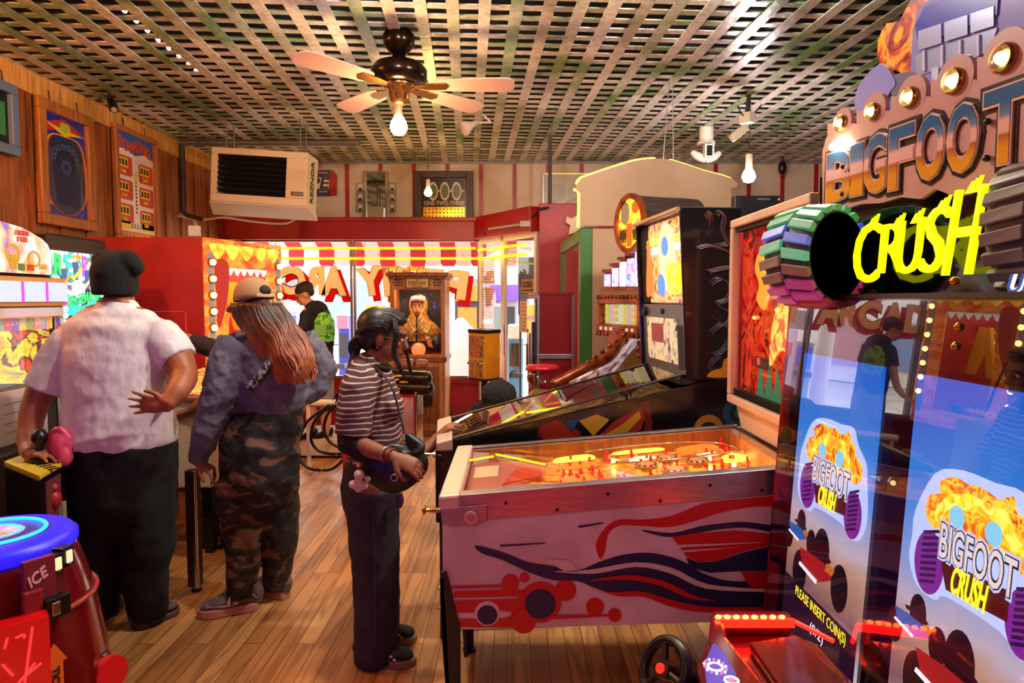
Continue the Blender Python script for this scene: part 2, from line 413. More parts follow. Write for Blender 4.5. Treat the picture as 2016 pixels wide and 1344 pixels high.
# scrolled cream bracket on the pillar
b = MB(); fr = Frm((.60, 7.36, 2.28), (1, 0, 0), (0, 0, 1))
b.prism([(0, 0), (.17, .06), (.17, .34), (.14, .37), (.10, .34), (.12, .27), (.09, .2), (.03, .17), (-.02, .19), (-.03, .13), (.02, .1)], fr, 0, .05)
struct(b.build('trim_4', mat('cream_wood', '#d9c49c', .6)))
# ceiling: painted lattice of slats below a dark void
b = MB(); b.box((XL - .1, YR, ZC + .22), (XR + .1, YB + .1, ZC + .3))
struct(b.build('ceiling', mat('black_void_with_foil', '#020202', .6)))
def slat_mat(name, a, g, g2, sc=1.1):
    m = bpy.data.materials.new(name); m.use_nodes = True; nt = m.node_tree; N = nt.nodes; L = nt.links; b = N['Principled BSDF']
    tc = N.new('ShaderNodeTexCoord'); n1 = N.new('ShaderNodeTexNoise'); n1.inputs['Scale'].default_value = sc; n1.inputs['Detail'].default_value = 3
    n2 = N.new('ShaderNodeTexNoise'); n2.inputs['Scale'].default_value = 22; n2.inputs['Detail'].default_value = 5
    L.new(tc.outputs['Object'], n1.inputs[0]); L.new(tc.outputs['Object'], n2.inputs[0])
    r = N.new('ShaderNodeValToRGB'); r.color_ramp.elements[0].position = .38; r.color_ramp.elements[0].color = (*col(g), 1)
    r.color_ramp.elements[1].position = .6; r.color_ramp.elements[1].color = (*col(a), 1)
    e = r.color_ramp.elements.new(.47); e.color = (*col(g2), 1)
    L.new(n1.outputs[0], r.inputs[0])
    mx = N.new('ShaderNodeMixRGB'); mx.blend_type = 'MULTIPLY'; r2 = N.new('ShaderNodeValToRGB'); r2.color_ramp.elements[0].position = .3; r2.color_ramp.elements[0].color = (.55, .5, .45, 1)
    r2.color_ramp.elements[1].position = .55; r2.color_ramp.elements[1].color = (1, 1, 1, 1)
    L.new(n2.outputs[0], r2.inputs[0]); mx.inputs[0].default_value = .7; L.new(r.outputs[0], mx.inputs[1]); L.new(r2.outputs[0], mx.inputs[2])
    L.new(mx.outputs[0], b.inputs['Base Color']); b.inputs['Roughness'].default_value = .27; b.inputs['Specular IOR Level'].default_value = .9
    bp = N.new('ShaderNodeBump'); bp.inputs['Strength'].default_value = .35; bp.inputs['Distance'].default_value = .01; L.new(n2.outputs[0], bp.inputs['Height']); L.new(bp.outputs[0], b.inputs['Normal'])
    return m
sm1 = slat_mat('weathered_slat_paint', '#e2ddd2', '#6c8a58', '#b2b29c'); sm2 = slat_mat('greener_slat_paint', '#cac8b6', '#5a8a4c', '#98a480', 1.6)
sm3 = slat_mat('bare_slat_paint', '#dcd2c6', '#8a8a6c', '#c2b8a6', .8)
b = MB(); al = math.atan(86 / 1344); u = V(cos(al), sin(al), 0); v = V(-sin(al), cos(al), 0); O = V(0, 5, 0)
def clip(p, d):  # parameter range keeping p+t*d inside the room rectangle
    lo, hi = -99, 99
    for i, (mn, mxv) in enumerate(((XL, XR), (YR + .2, YB - .01))):
        if abs(d[i]) < 1e-6:
            if not mn < p[i] < mxv: return None
            continue
        a, c = (mn - p[i]) / d[i], (mxv - p[i]) / d[i]
        if a > c: a, c = c, a
        lo, hi = max(lo, a), min(hi, c)
    return (lo, hi) if hi > lo + .05 else None
off = P(907, 316, (ZC - H) * 1344 / 272)
base = (off - O).dot(u)
for i in range(-32, 33):
    p = O + u * (base + i * .1875); r = clip(p, v)
    if r:
        a = p + v * r[0]; c = p + v * r[1]; w = .037 + random.uniform(-.002, .002); dz = random.uniform(-.002, .002)
        mi = random.choice((0, 0, 1, 2))
        b.hexa([a - u * w + V(0, 0, ZC - .008 + dz), a + u * w + V(0, 0, ZC - .008), c + u * w + V(0, 0, ZC - .008), c - u * w + V(0, 0, ZC - .008 + dz),
                a - u * w + V(0, 0, ZC), a + u * w + V(0, 0, ZC), c + u * w + V(0, 0, ZC), c - u * w + V(0, 0, ZC)], mi)
for i in range(-54, 32):
    p = O + v * (i * .146); r = clip(p, u)
    if r:
        a = p + u * r[0]; c = p + u * r[1]; w = .031
        mi = random.choice((0, 0, 1, 2))
        b.hexa([a - v * w + V(0, 0, ZC + .001), c - v * w + V(0, 0, ZC + .001), c + v * w + V(0, 0, ZC + .001), a + v * w + V(0, 0, ZC + .001),
                a - v * w + V(0, 0, ZC + .009), c - v * w + V(0, 0, ZC + .009), c + v * w + V(0, 0, ZC + .009), a + v * w + V(0, 0, ZC + .009)], mi)
struct(b.build('ceiling', [sm1, sm2, sm3]))
# ---------------------------------------------------------------- shopfront windows
fmat = mat('window_aluminium', '#7f7268', .35, .7)
def pane(n, a, c, z0, z1, mull=True):
    a = Vector(a); c = Vector(c); d = (c - a).normalized(); fr = Frm(a, d, (0, 0, 1)); w = (c - a).length
    b = MB(); t = .022
    b.fbox(fr, 0, t, z0, z1, -.03, .03); b.fbox(fr, w - t, w, z0, z1, -.03, .03); b.fbox(fr, t, w - t, z0, z0 + .03, -.03, .03); b.fbox(fr, t, w - t, z1 - .02, z1, -.03, .03)
    o = struct(b.build('window_%d' % n, fmat))
    g = MB().fbox(fr, t, w - t, z0 + .03, z1 - .02, -.003, .003).build('window_pane', GL, o); return o
m1 = (695 - 1008) / 1344 * YB; m0 = (470 - 1008) / 1344 * YB - .9
pane(1, (XL + .02, YB, 0), (m1 - 1.4, YB, 0), .6, zt); pane(2, (m1 - 1.38, YB, 0), (m1, YB, 0), .6, zt); pane(3, (m1 + .02, YB, 0), (-.41, YB, 0), .6, zt)
# glazed door in the angled entrance
fr = Frm(A, B - A, (0, 0, 1)); w = (B - A).length; b = MB()
b.fbox(fr, 0, .05, 0, zt, -.02, .03); b.fbox(fr, w * .42, w * .42 + .07, 0, zt, -.02, .03); b.fbox(fr, w - .05, w, 0, zt, -.02, .03)
b.fbox(fr, .05, w - .05, zt - .05, zt, -.02, .03); b.fbox(fr, .05, w - .05, 0, .18, -.02, .03)
d3 = struct(b.build('door_1', mat('white_door_frame', '#d9cdbd', .4)))
fr = Frm(A, B - A, (0, 0, 1)); wd = (B - A).length
MB().fbox(fr, .05, wd - .05, .18, zt - .05, -.003, .003).build('door_glass', GL, d3)
MB().cyl(fr.p(wd * .52, .95, .06), fr.p(wd * .52, 1.3, .06), .012).build('door_handle', chrome, d3)
# window lettering, read from the street, mirrored from inside
cream_p = translucent('cream_letter_paint', '#f9cfa0', .75); dark_p = mat('dark_letter_outline', '#4a1410', .6)
red_p = translucent('red_letter_paint', '#d80818', .7)
sign = thing('window_lettering', ((575 - 1008) / 1344 * YB, YB - .03, 1.7), 'big cream letters with red shadow painted across the shop window, mirrored from inside', 'sign lettering')
s_ = YB / 1344
def letter(ch, x0, x1, y0, y1, rot=0):
    cx = (x0 + x1) / 2; cy = (y0 + y1) / 2; o = P(cx, cy, YB - .02)
    w = (x1 - x0) * s_; h = (y1 - y0) * s_
    a = radians(rot); fr = Frm(o, (cos(a), 0, sin(a)), (-sin(a), 0, cos(a)))
    b = MB(); b.text(ch, fr, 0, 0, w, h, .002, .006, 0, bold=.06, mirror=True)
    c = MB().text(ch, fr, 0, 0, w, h, -.05, .05, 0, bold=.06, mirror=True).build('cutter', red_p)
    for nm, ox, oy, sc_, c0, c1, bo, mm in (('letter_shadow', .05, -.06, 1.1, -.004, .001, .09, red_p), ('letter_outline', 0, 0, 1.03, .0012, .004, .085, dark_p)):
     d = MB().text(ch, fr, ox, oy, w * sc_, h * sc_, c0, c1, 0, bold=bo, mirror=True).build(nm, mm, sign)
     md = d.modifiers.new('b', 'BOOLEAN'); md.object = c; md.operation = 'DIFFERENCE'; bpy.context.view_layer.update(); dg = bpy.context.evaluated_depsgraph_get()
     me = bpy.data.meshes.new_from_object(d.evaluated_get(dg)); d.modifiers.clear(); d.data = me
    bpy.data.objects.remove(c)
    b.build('letter', [cream_p, red_p], sign)
for ch, x0, x1, y0, y1, r in (('A', 632, 682, 524, 582, 0), ('R', 597, 640, 524, 580, 0), ('C', 556, 602, 524, 580, 0), ('A', 508, 555, 522, 578, 0), ('D', 462, 508, 522, 578, 0), ('E', 425, 460, 522, 578, 0),
                             ('Y', 704, 755, 526, 582, 8), ('N', 755, 795, 527, 582, 4), ('N', 795, 834, 528, 582, 0), ('E', 836, 872, 530, 584, -4), ('P', 872, 920, 532, 588, -8)):
    letter(ch, x0, x1, y0, y1, r)
# yellow neon tubes across the window head
neon = glow('yellow_neon', '#ffd800', 5)
def neon_tube(z, x0, x1, label, y=YB - .1, p1=None):
    b = MB(); a = V(x0, y, z); c = p1 or V(x1, y, z); b.cyl(a, c, .012, n=12)
    o = b.build('neon_tube', neon); tag(o, label, 'neon tube', 'yellow neon tubes over the shop window')
    h = MB(); d = (c - a)
    for t in (.1, .5, .9): h.cyl(a + d * t, a + d * t + V(0, 0, .07), .004, n=6)
    h.build('hanger', fmat, o); return o
neon_tube(1.6 + (588 - 489) / 1344 * (YB - .1), -3.2, -.45, 'upper yellow neon tube running just under the red beam')
neon_tube(1.6 + (588 - 509) / 1344 * (YB - .1), -2.95, -.35, 'lower yellow neon tube crossing above the mirrored window letters')
pA = A + nn * .08 + V(0, 0, 2.2) + dirn * .1; pB = A + nn * .08 + V(0, 0, 2.2) + dirn * (wd - .12)
b = MB().cyl(pA, pB, .012, n=12).build('neon_tube', neon); tag(b, 'yellow neon tube slanting over the angled glass door, upper one', 'neon tube', 'yellow neon tubes over the shop window')
b = MB().cyl(pA - V(0, 0, .11) + dirn * .2, pB - V(0, 0, .11), .012, n=12).build('neon_tube', neon); tag(b, 'shorter yellow neon tube slanting over the angled glass door, lower one', 'neon tube', 'yellow neon tubes over the shop window')
# papers and the sign on the glass
paper = mat('pink_white_paper', '#e8c4b4', .8); ink = mat('faded_ink', '#8d6a5e', .8)
def notice(c, w, h, label, lines=9, m=paper, frm=None):
    frr = frm or Frm(c, (1, 0, 0), (0, 0, 1)); b = MB(); b.fbox(frr, -w / 2, w / 2, -h / 2, h / 2, 0, .002)
    for k in range(lines):
        ww = w * random.uniform(.25, .4); zz = h / 2 - (k + .8) * h / (lines + .6); b.fbox(frr, -ww, ww, zz - h * .012, zz + h * .012, .002, .003, 1)
    return tag(b.build('paper_notice', [m, ink]), label, 'notice', 'paper notices on the shopfront glass')
notice(P(960, 532, YB - .06), .17, .33, 'tall pink notice taped at the top of the window corner post', 10)
notice(P(960, 597, YB - .06), .16, .4, 'pink notice below another on the window corner post', 12)
notice(P(960, 648, YB - .06), .17, .14, 'lowest pink notice on the window corner post', 4)
frd = Frm(A + nn * .045, B - A, (0, 0, 1))
tmp = P(1031, 623, 7.85); notice(tmp, .15, .36, 'buff notice with typed lines on the entrance door glass', 8, mat('buff_paper', '#e2b896', .8), Frm(tmp, B - A, (0, 0, 1)))
tmp = P(1041, 563, 7.75); fr2 = Frm(tmp, B - A, (0, 0, 1)); b = MB(); b.fbox(fr2, -.15, .15, -.09, .09, 0, .008); b.fbox(fr2, -.14, .14, -.08, .08, .008, .009, 1)
b.text('CLOSED', fr2, -.02, .02, .2, .07, .009, .012, 2); b.fbox(fr2, -.12, .12, -.055, -.04, .009, .012, 2)
tag(b.build('door_sign', [mat('navy_sign', '#283a5c', .5), mat('tan_sign', '#b98a60', .6), black]), 'small tan and navy closed sign hanging on the entrance door glass', 'sign')
# ================================================================= STREET OUTSIDE
ST = YB + .12
struct(MB().box((-14, ST, -.15), (14, 34, -.03)).build('floor', mat('bright_pavement', '#b9b2a8', .8, c2='#a39b92', scale=2)))
# shops across the street
b = MB(); b.box((-14, 24, 0), (14, 25, 5.0), 0)
for i in range(12): b.box((-13 + i * 2.2, 23.9, .6), (-11.6 + i * 2.2, 24, 2.3), 1 + i % 3)
tag(b.build('street_building', [mat('pale_facade', '#d9cfc8', .8), mat('shade_glass_blue', '#6d7fa6', .3), mat('shade_glass_rose', '#b07f8c', .3), mat('shade_grey', '#68646c', .4)]), 'pale shop building with dark windows across the street', 'building')
# striped scalloped awning
b = MB(); x = (512 - 1008) / 1344 * 10.4; wS = .23; zA = 1.6 + (588 - 492) / 1344 * 10.4; k = 0
while x < .1:
    fr = Frm((x, 10.4, zA), (1, 0, 0), (0, 0, 1))
    pts = [(0, 0), (wS, 0)] + [(wS - .02, -.2), (wS - .03, -.24), (.03, -.24), (.02, -.2)]
    b.prism([(0, 0), (wS, 0), (wS, -.21), (wS - .03, -.25), (.03, -.25), (0, -.21)], fr, -.01, .01, k % 2)
    b.hexa([V(x, 10.4, zA), V(x + wS, 10.4, zA), V(x + wS, 9.3, zA + .45), V(x, 9.3, zA + .45), V(x, 10.4, zA + .02), V(x + wS, 10.4, zA + .02), V(x + wS, 9.3, zA + .47), V(x, 9.3, zA + .47)], k % 2)
    x += wS; k += 1
for x_ in (-3.5, -.3): b.cyl(V(x_, 9.32, zA + .45), V(x_, YB + .13, zA + .55), .02, n=8, m=1)
tag(b.build('awning', [mat('awning_red', '#b8283c', .8), mat('awning_white', '#d8c8cc', .8)]), 'red and white striped awning with scalloped edge outside the window', 'awning')
struct(MB().box((-12, 9.2, 3.4), (-2.5, 13, 3.5)).build('ceiling', mat('pale_soffit', '#cfc0c4', .7)))
def cab(name, px0, px1, pyt, pyb, Y, dep, mats_, label, cat, fn=None):
    a = P(px0, pyt, Y); c = P(px1, pyb, Y); z0 = -.03 if name != 'poster_board' else c.z
    t = thing(name, ((a.x + c.x) / 2, Y + dep / 2, z0), label, cat)
    b = MB().box((a.x, Y, z0), (c.x, Y + dep, a.z)); b.build('body', mats_[0], t, bevel=.02)
    w = c.x - a.x; h = a.z - z0
    if fn: fn(t, a, c, w, h, z0)
    if name == 'poster_board':
        for x_ in (a.x + .03, c.x - .03): MB().cyl(V(x_, Y + .025, -.03), V(x_, Y + .025, z0 + .05), .015).build('leg', black, t)
    return t
blueM = mat('street_blue', '#3a4fd0', .4); purM = mat('street_purple', '#6a4ad0', .4); yelM = mat('street_yellow', '#e9b12a', .4); skyM = mat('street_cyan', '#4aa0c8', .4)
orM = mat('street_orange', '#e07a2a', .5); dkM = mat('street_dark', '#3a3c48', .6)
def arcfn(scr, mq):
    def f(t, a, c, w, h, z0):
        MB().box((a.x + w * .12, a.y - .02, z0 + h * .5), (c.x - w * .12, a.y, z0 + h * .78)).build('screen', scr, t)
        MB().box((a.x, a.y - .08, z0 + h * .84), (c.x, a.y, z0 + h)).build('marquee', mq, t, bevel=.01)
        MB().box((a.x + .02, a.y - .25, z0 + h * .38), (c.x - .02, a.y, z0 + h * .44)).build('control_panel', dkM, t, bevel=.01)
    return f
cab('kiddie_ride', 665, 690, 620, 850, 11, .6, [blueM], 'blue arcade cabinet on the street behind the boy', 'arcade machine', arcfn(dkM, mat('pink_panel', '#e07a9a', .5)))
cab('air_pump_machine', 1000, 1030, 640, 860, 10.2, .5, [skyM], 'light blue machine outside beside the yellow vending machine', 'machine', arcfn(mat('dk_screen', '#20262c', .2), white))
cab('arcade_cabinet', 965, 1020, 560, 800, 13, .8, [mat('grey_cab', '#8c8c9c', .5)], 'grey arcade cabinet outside with a purple top sign', 'arcade machine', arcfn(mat('dk_screen2', '#2c3838', .2), purM))
cab('arcade_cabinet', 895, 945, 560, 800, 12.5, .8, [dkM], 'dark arcade cabinet outside with an orange marquee', 'arcade machine', arcfn(orM, orM))
cab('poster_board', 1020, 1056, 505, 620, 9.2, .05, [dkM], 'dark grey poster board standing outside the entrance door', 'poster board', lambda t, a, c, w, h, z0: MB().box((a.x + .02, a.y - .012, z0 + h * .1), (c.x - .02, a.y, z0 + h * .5)).build('poster_print', mat('poster_grey', '#5c5e6c', .6), t))
cab('street_stall', 720, 760, 600, 700, 14, .8, [mat('stall_rose', '#c99a9a', .6)], 'pinkish stall across the street left of the wooden booth', 'stall', arcfn(yelM, yelM))
cab('street_stall', 560, 600, 590, 760, 15, .8, [mat('stall_grey', '#9a9ab8', .6)], 'grey violet stall far across the street', 'stall', arcfn(blueM, white))
# yellow hanging banners
for px0, px1, n in ((750, 788, 'left'), (802, 838, 'right')):
    a = P(px0, 518, 10.45); c = P(px1, 534, 10.45)
    tag(MB().box((a.x, 10.42, c.z), (c.x, 10.44, a.z)).build('hanging_banner', yelM), 'yellow banner hanging under the awning, the %s one' % n, 'banner', 'yellow banners outside')
# white scooter-like ride shape: a domed white cover on the pavement
a = P(912, 700, 10.6); b = MB()
b.loft([V(a.x, 10.6, -.03), V(a.x, 10.6, .4), V(a.x, 10.6, .8), V(a.x - .02, 10.6, 1.1), V(a.x - .05, 10.6, 1.3)], [(.42, .3), (.42, .3), (.34, .25), (.2, .16), (.05, .05)], n=20)
tag(b.build('covered_ride', mat('white_cover', '#eceaf0', .6), smooth=0), 'white covered ride on the pavement right of the wooden booth', 'ride')
# street post
a = P(640, 505, 10.9)
tag(MB().cyl(V(P(600, 600, 10.9).x, 10.9, -.03), V(P(600, 600, 10.9).x, 10.9, 3.4), .13, n=20).build('street_column', mat('white_column', '#e6dedc', .6)), 'white round column outside behind the C letter', 'column')
# ================================================================= MACHINES
def onp(fr, px, py):
    d = ray(px, py); t = (fr.o - CAM).dot(fr.n) / d.dot(fr.n); q = CAM + d * t - fr.o
    return (q.dot(fr.u), q.dot(fr.v))
def ppoly(b, fr, pts, c0, c1, m, sm=0):
    q = [onp(fr, *p) for p in pts]
    if sm: q = smoothpts(q, sm)
    return b.prism(q, fr, c0, c1, m)
def pdisc(b, fr, px, py, r, c0, c1, m, n=28):
    a = onp(fr, px, py); e = onp(fr, px, py + r); rr = math.hypot(a[0] - e[0], a[1] - e[1]); return b.disc(fr, a[0], a[1], rr, c0, c1, m, n)
FX = lambda x, y, z=0: V(x, y, z)
def sidefrm(X, Y0=0, z0=0):   # a plane facing -X : u runs towards the camera
    return Frm((X, Y0, z0), (0, -1, 0), (0, 0, 1))
# ---------------------------------------------------------------- red prize crane with the bulb-lit front
N0 = V(-2.52, 5.6, 0); N1 = V(-2.2, 6.52, 0)
t = thing('prize_crane', (-3.0, 6.0, 0), 'big red prize crane cabinet with bulb-lit carnival front', 'arcade machine')
red_side = mat('red_laminate_side', '#b0191a', .5, c2='#a01416', scale=5)
fr = Frm(N0, N1 - N0, (0, 0, 1)); L1 = (N1 - N0).length; ZT = 2.1
b = MB(); bk = N1 + V(-1.25, 0, 0)
b.hexa([V(-3.56, 5.6, 0), N0, N0 + V(0, .04, 0), V(-3.56, 5.64, 0), V(-3.56, 5.6, ZT), N0 + V(0, 0, ZT), N0 + V(0, .04, ZT), V(-3.56, 5.64, ZT)])
b.box((-3.56, 6.48, 0), (-2.23, 6.52, ZT)); b.box((-3.56, 5.64, 0), (-3.52, 6.48, ZT))
b.hexa([V(-3.52, 5.64, ZT - .04), N0 + V(-.01, .04, ZT - .04), N1 + V(-.03, -.04, ZT - .04), V(-3.52, 6.48, ZT - .04), V(-3.52, 5.64, ZT - .01), N0 + V(-.01, .04, ZT - .01), N1 + V(-.03, -.04, ZT - .01), V(-3.52, 6.48, ZT - .01)])
b.hexa([V(-3.52, 5.64, 0), N0 + V(-.02, .04, 0), N1 + V(-.04, -.04, 0), V(-3.52, 6.48, 0), V(-3.52, 5.64, .8), N0 + V(-.02, .04, .8), N1 + V(-.04, -.04, .8), V(-3.52, 6.48, .8)])
b.build('cabinet', red_side, t, bevel=.006)
fs = Frm((-3.56, 5.6, 0), (1, 0, 0), (0, 0, 1))
a0 = onp(fs, 280, 612); a1 = onp(fs, 369, 700); b = MB()
for (x0, x1, y0, y1) in ((a0[0], a1[0], a0[1] - .008, a0[1]), (a0[0], a1[0], a1[1] - .4, a1[1] - .392), (a1[0] - .008, a1[0], a1[1] - .4, a0[1]), (a0[0], a0[0] + .008, a1[1] - .4, a0[1])): b.fbox(fs, x0, x1, y0, y1, .0, .004)
b.build('service_door', mat('worn_red_edge', '#c9633a', .5), t)
artO = lit_art('carnival_plexi', [(.3, '#d8321e'), (.42, '#f06a30'), (.5, '#f8a03c'), (.58, '#f2742e'), (.7, '#e0452a')], 3, .55, stretch=(1, 1, 1.6))
artY = lit_art('carnival_gold', [(.3, '#f08a20'), (.5, '#ffc63a'), (.6, '#ffe06a'), (.7, '#f4902a')], 6, .8)
b = MB()
b.fbox(fr, 0, L1, 1.86, ZT, -.01, .012, 0); b.fbox(fr, 0, .26, .8, 1.86, -.01, .012, 0); b.fbox(fr, L1 - .2, L1, .8, 1.86, -.01, .012, 0); b.fbox(fr, .26, L1 - .2, .8, .95, -.01, .012, 0)
# draped curtain swags on the plexi
for k in range(5): b.prism(smoothpts([(.06 + k * .175, 2.04), (.15 + k * .175, 2.06), (.24 + k * .175, 2.04), (.15 + k * .175, 1.93)], 5), fr, .012, .015, 1)
b.prism(smoothpts([(.12, 1.9), (.27, 1.9), (.25, 1.6), (.14, 1.35), (.12, 1.6)], 5), fr, .012, .014, 2)
for k in range(6): b.prism([(.27 + k * .085, 1.86), (.345 + k * .085, 1.86), (.307 + k * .085, 1.8)], fr, -.01, .008, 3)
b.build('front_panel', [artO, artY, glow('curtain_red', '#e03020', .6), glow('white_trim_light', '#fff4dc', 1.2)], t)
b = MB(); zz = [2.02 - .147 * k for k in range(8)]
b.fbox(fr, .04, .10, .9, 1.98, .012, .014); MB().fbox(fr, L1 - .09, L1 - .03, .9, 1.98, .012, .014).build('bulb_strip', mat('blue_grey_strip', '#8f9bb0', .4), t)
b.build('bulb_strip', mat('blue_grey_strip', '#8f9bb0', .4), t)
bulbm = glow('warm_bulb', '#ffc070', 14); brs = mat('bulb_collar', '#8a5a22', .3, 1)
bulb0 = None
for side, aa in ((0, .07), (1, L1 - .06)):
    for k in range(7):
        c = fr.p(aa, 1.90 - .135 * k, .02)
        b = MB(); b.cyl(fr.p(aa, 1.90 - .135 * k, .012), fr.p(aa, 1.90 - .135 * k, .03), .036, n=16, m=1); b.ell(fr.p(aa, 1.90 - .135 * k, .035), .026, nu=14, nv=8)
        b.build('bulb', [bulbm, brs], t)
MB().fbox(fr, .26, L1 - .2, .95, 1.86, -.008, -.004).build('front_glass', GL, t)
b = MB(); b.fbox(fr, .03, L1 - .06, .82, 1.84, -.72, -.70); b.build('back_panel', lit_art('crane_back', [(.35, '#ffd23c'), (.5, '#fff0b0'), (.6, '#ff9a2a')], 3, .9), t)
b = MB(); b.fbox(fr, .1, L1 - .1, 1.95, 1.98, -.6, -.06); b.build('ceiling_lamp', glow('crane_lamp', '#fff0c8', 7), t)
prm = [mat('plush_yellow', '#f0b81c', .8), mat('plush_teal', '#2f8a86', .8), mat('plush_orange', '#e8701e', .8), mat('plush_blue', '#4a6ad0', .8), mat('plush_red', '#c82a2a', .8)]
rr = random.Random(3)
for k in range(14):
    c = fr.p(.2 + .15 * (k % 5), .88, -.16 - .2 * (k // 5)); b = MB(); q = .066 - .0 * k
    b.ell(c, (q, q, q * 1.1), nu=12, nv=8); b.ell(c + V(0, 0, q * 1.3), q * .65, nu=12, nv=8); b.ell(c + V(q * .5, 0, q * 1.9), q * .25, nu=8, nv=6); b.ell(c + V(-q * .5, 0, q * 1.9), q * .25, nu=8, nv=6)
    tag(b.build('plush_toy', prm[k % 5]), '%s plush toy, number %s of its colour from the front in the red crane' % (('yellow', 'teal', 'orange', 'blue', 'red')[k % 5], ('one', 'two', 'three')[k // 5]), 'plush toy', 'plush toys inside the red crane')
b = MB(); f2 = Frm(fr.p(.36, 1.3, -.2), fr.u, V(0, 0, 1)); b.prism([(0, 0), (.07, 0), (.12, .3), (.2, 0.02), (.27, .02), (.2, .45), (.1, .45), (.07, .3)], f2, 0, .05)
tag(b.build('prize_sign', mat('yellow_card', '#ffc21e', .6)), 'tall yellow cut-out shape hanging inside the red crane window', 'sign')
b = MB(); b.cyl(fr.p(.5, 1.95, -.3), fr.p(.5, 1.72, -.3), .02)
for k in range(3):
    an = 2 * pi * k / 3; c = fr.p(.5, 1.72, -.3); b.limb([c, c + V(.07 * cos(an), .07 * sin(an), -.06), c + V(.03 * cos(an), .03 * sin(an), -.14)], .008, n=6)
b.build('claw', chrome, t)
# ---------------------------------------------------------------- ticket crane at the left edge
t = thing('ticket_crane', (-2.95, 3.45, 0), 'glass fronted ticket crane with striped banner at the left edge', 'arcade machine')
c = V(-2.60, 3.92, 0); a = V(-2.545, 2.9, 0); fr = Frm(a, c - a, (0, 0, 1)); LL = (c - a).length; D = .85
dk = mat('cabinet_black', '#14110f', .4)
b = MB(); b.fbox(fr, 0, LL, 0, .8, -D, 0); b.fbox(fr, 0, LL, 1.56, 1.72, -D, -.01); b.fbox(fr, 0, .04, .8, 1.56, -D, -.01); b.fbox(fr, LL - .04, LL, .8, 1.56, -D, -.01); b.fbox(fr, .04, LL - .04, .8, 1.56, -D, -D + .03)
b.build('cabinet', dk, t, bevel=.006)
b = MB(); b.fbox(fr, .0, LL, 1.5, 1.56, 0, .03); b.fbox(fr, LL - .05, LL, .82, 1.5, 0, .03); b.fbox(fr, 0, LL, .74, .82, 0, .03, 1)
b.build('window_frame', [chrome, dk], t, bevel=.008)
MB().fbox(fr, 0, LL - .05, .82, 1.5, .005, .01).build('window_glass', GL, t)
b = MB(); b.fbox(fr, 0.0, LL, 1.56, 1.715, 0, .04, 0); b.build('lamp_panel', mat('tan_panel', '#c9914c', .5), t, bevel=.006)
b = MB()
for k in range(40): b.cyl(fr.p(.03 + k * .025, 1.585, .05), fr.p(.03 + k * .025, 1.69, .05), .011, n=8, m=1 if k in (8, 16, 24, 32) else 0)
b.build('lamp_tubes', [glow('cool_led', '#c8cce0', 1.0), glow('magenta_led', '#e030d0', 2)], t)
topq = [onp(fr, *p) for p in ((97, 541), (97, 500), (90, 482), (78, 470), (40, 448), (0, 436))]
xt = 0; pts = [topq[0], topq[1], topq[2], topq[3], topq[4], topq[5], (xt, topq[5][1] + .05), (xt, topq[0][1])]
b = MB(); b.prism(pts, fr, 0, .012, 0); b.build('topper', lit_art('topper_print', [(.3, '#6a5aa8'), (.4, '#d88a6a'), (.5, '#e8b8a8'), (.6, '#c8b8d8'), (.68, '#f08a3a')], 5, .75), t)
b = MB(); gm = [mat('gold_print', '#d8b030', .5), mat('green_print', '#5c8a50', .5), mat('red_print', '#d8423a', .5), white]
q = onp(fr, 20, 500); b.ring(fr, q[0], q[1], .04, .055, .012, .014, 0); q = onp(fr, 62, 510); b.ring(fr, q[0], q[1], .04, .055, .012, .014, 0, k=.8)
for p0, p1, m in (((14, 500), (28, 530), 0), ((30, 518), (44, 533), 1), ((48, 520), (62, 533), 2)):
    u0 = onp(fr, *p0); u1 = onp(fr, *p1); b.fbox(fr, min(u0[0], u1[0]), max(u0[0], u1[0]), min(u0[1], u1[1]), max(u0[1], u1[1]), .012, .015, m)
q = onp(fr, 80, 525); b.text('S&B', fr, q[0], q[1], .07, .03, .012, .015, 0)
q = onp(fr, 38, 465); b.text('A TRUCKLOAD\nOF TICKETS', fr, q[0], q[1], .11, .06, .012, .015, 2)
b.build('topper_artwork', gm, t)
b = MB(); scol = ['#8fae98', '#c9505a', '#6f5aa8', '#c8b44a', '#8a9a58', '#d85a4a', '#8a6aa0', '#e0a040']; sms = [mat('stripe%d' % i, c_, .6, emit=c_, es=.5) for i, c_ in enumerate(scol)]
y0, y1 = onp(fr, 50, 650)[1], onp(fr, 50, 616)[1]
for k in range(16): b.fbox(fr, .06 + k * .058, .06 + (k + 1) * .058, y0, y1, -.02, -.015, k % 8)
b.text('WIN TICKETS EVERY PLAY', fr, LL - .42, (y0 + y1) / 2, .66, .035, -.015, -.012, 8)
b.build('banner', sms + [white], t)
cp_ = lit_art('crane_prizes', [(.34, '#1c7a58'), (.42, '#e8a01c'), (.49, '#f8c848'), (.54, '#20242c'), (.62, '#e04a3a')], 6, .45)
MB().fbox(fr, .05, LL - .05, .82, 1.5, -.82, -.81).build('back_panel', cp_, t); MB().fbox(fr, LL - .055, LL - .043, 1.12, 1.5, -.8, -.03).build('end_panel', cp_, t)
MB().fbox(fr, .1, LL - .1, 1.53, 1.555, -.7, -.1).build('ceiling_lamp', glow('crane_lamp2', '#fff0dc', 3), t)
b = MB(); b.fbox(fr, LL - .5, LL - .07, .84, 1.12, -.05, -.045, 0)
for k in range(4): b.fbox(fr, LL - .42, LL - .12, .9 + k * .05, .905 + k * .05, -.045, -.043, 1)
b.build('notice_card', [mat('grey_card', '#b8b4c0', .6), ink], t)
pk = [mat('capsule_pink', '#e87a80', .3), mat('capsule_coral', '#e85a4a', .3), mat('capsule_blue', '#5a78c8', .3), mat('capsule_orange', '#f0a040', .3)]
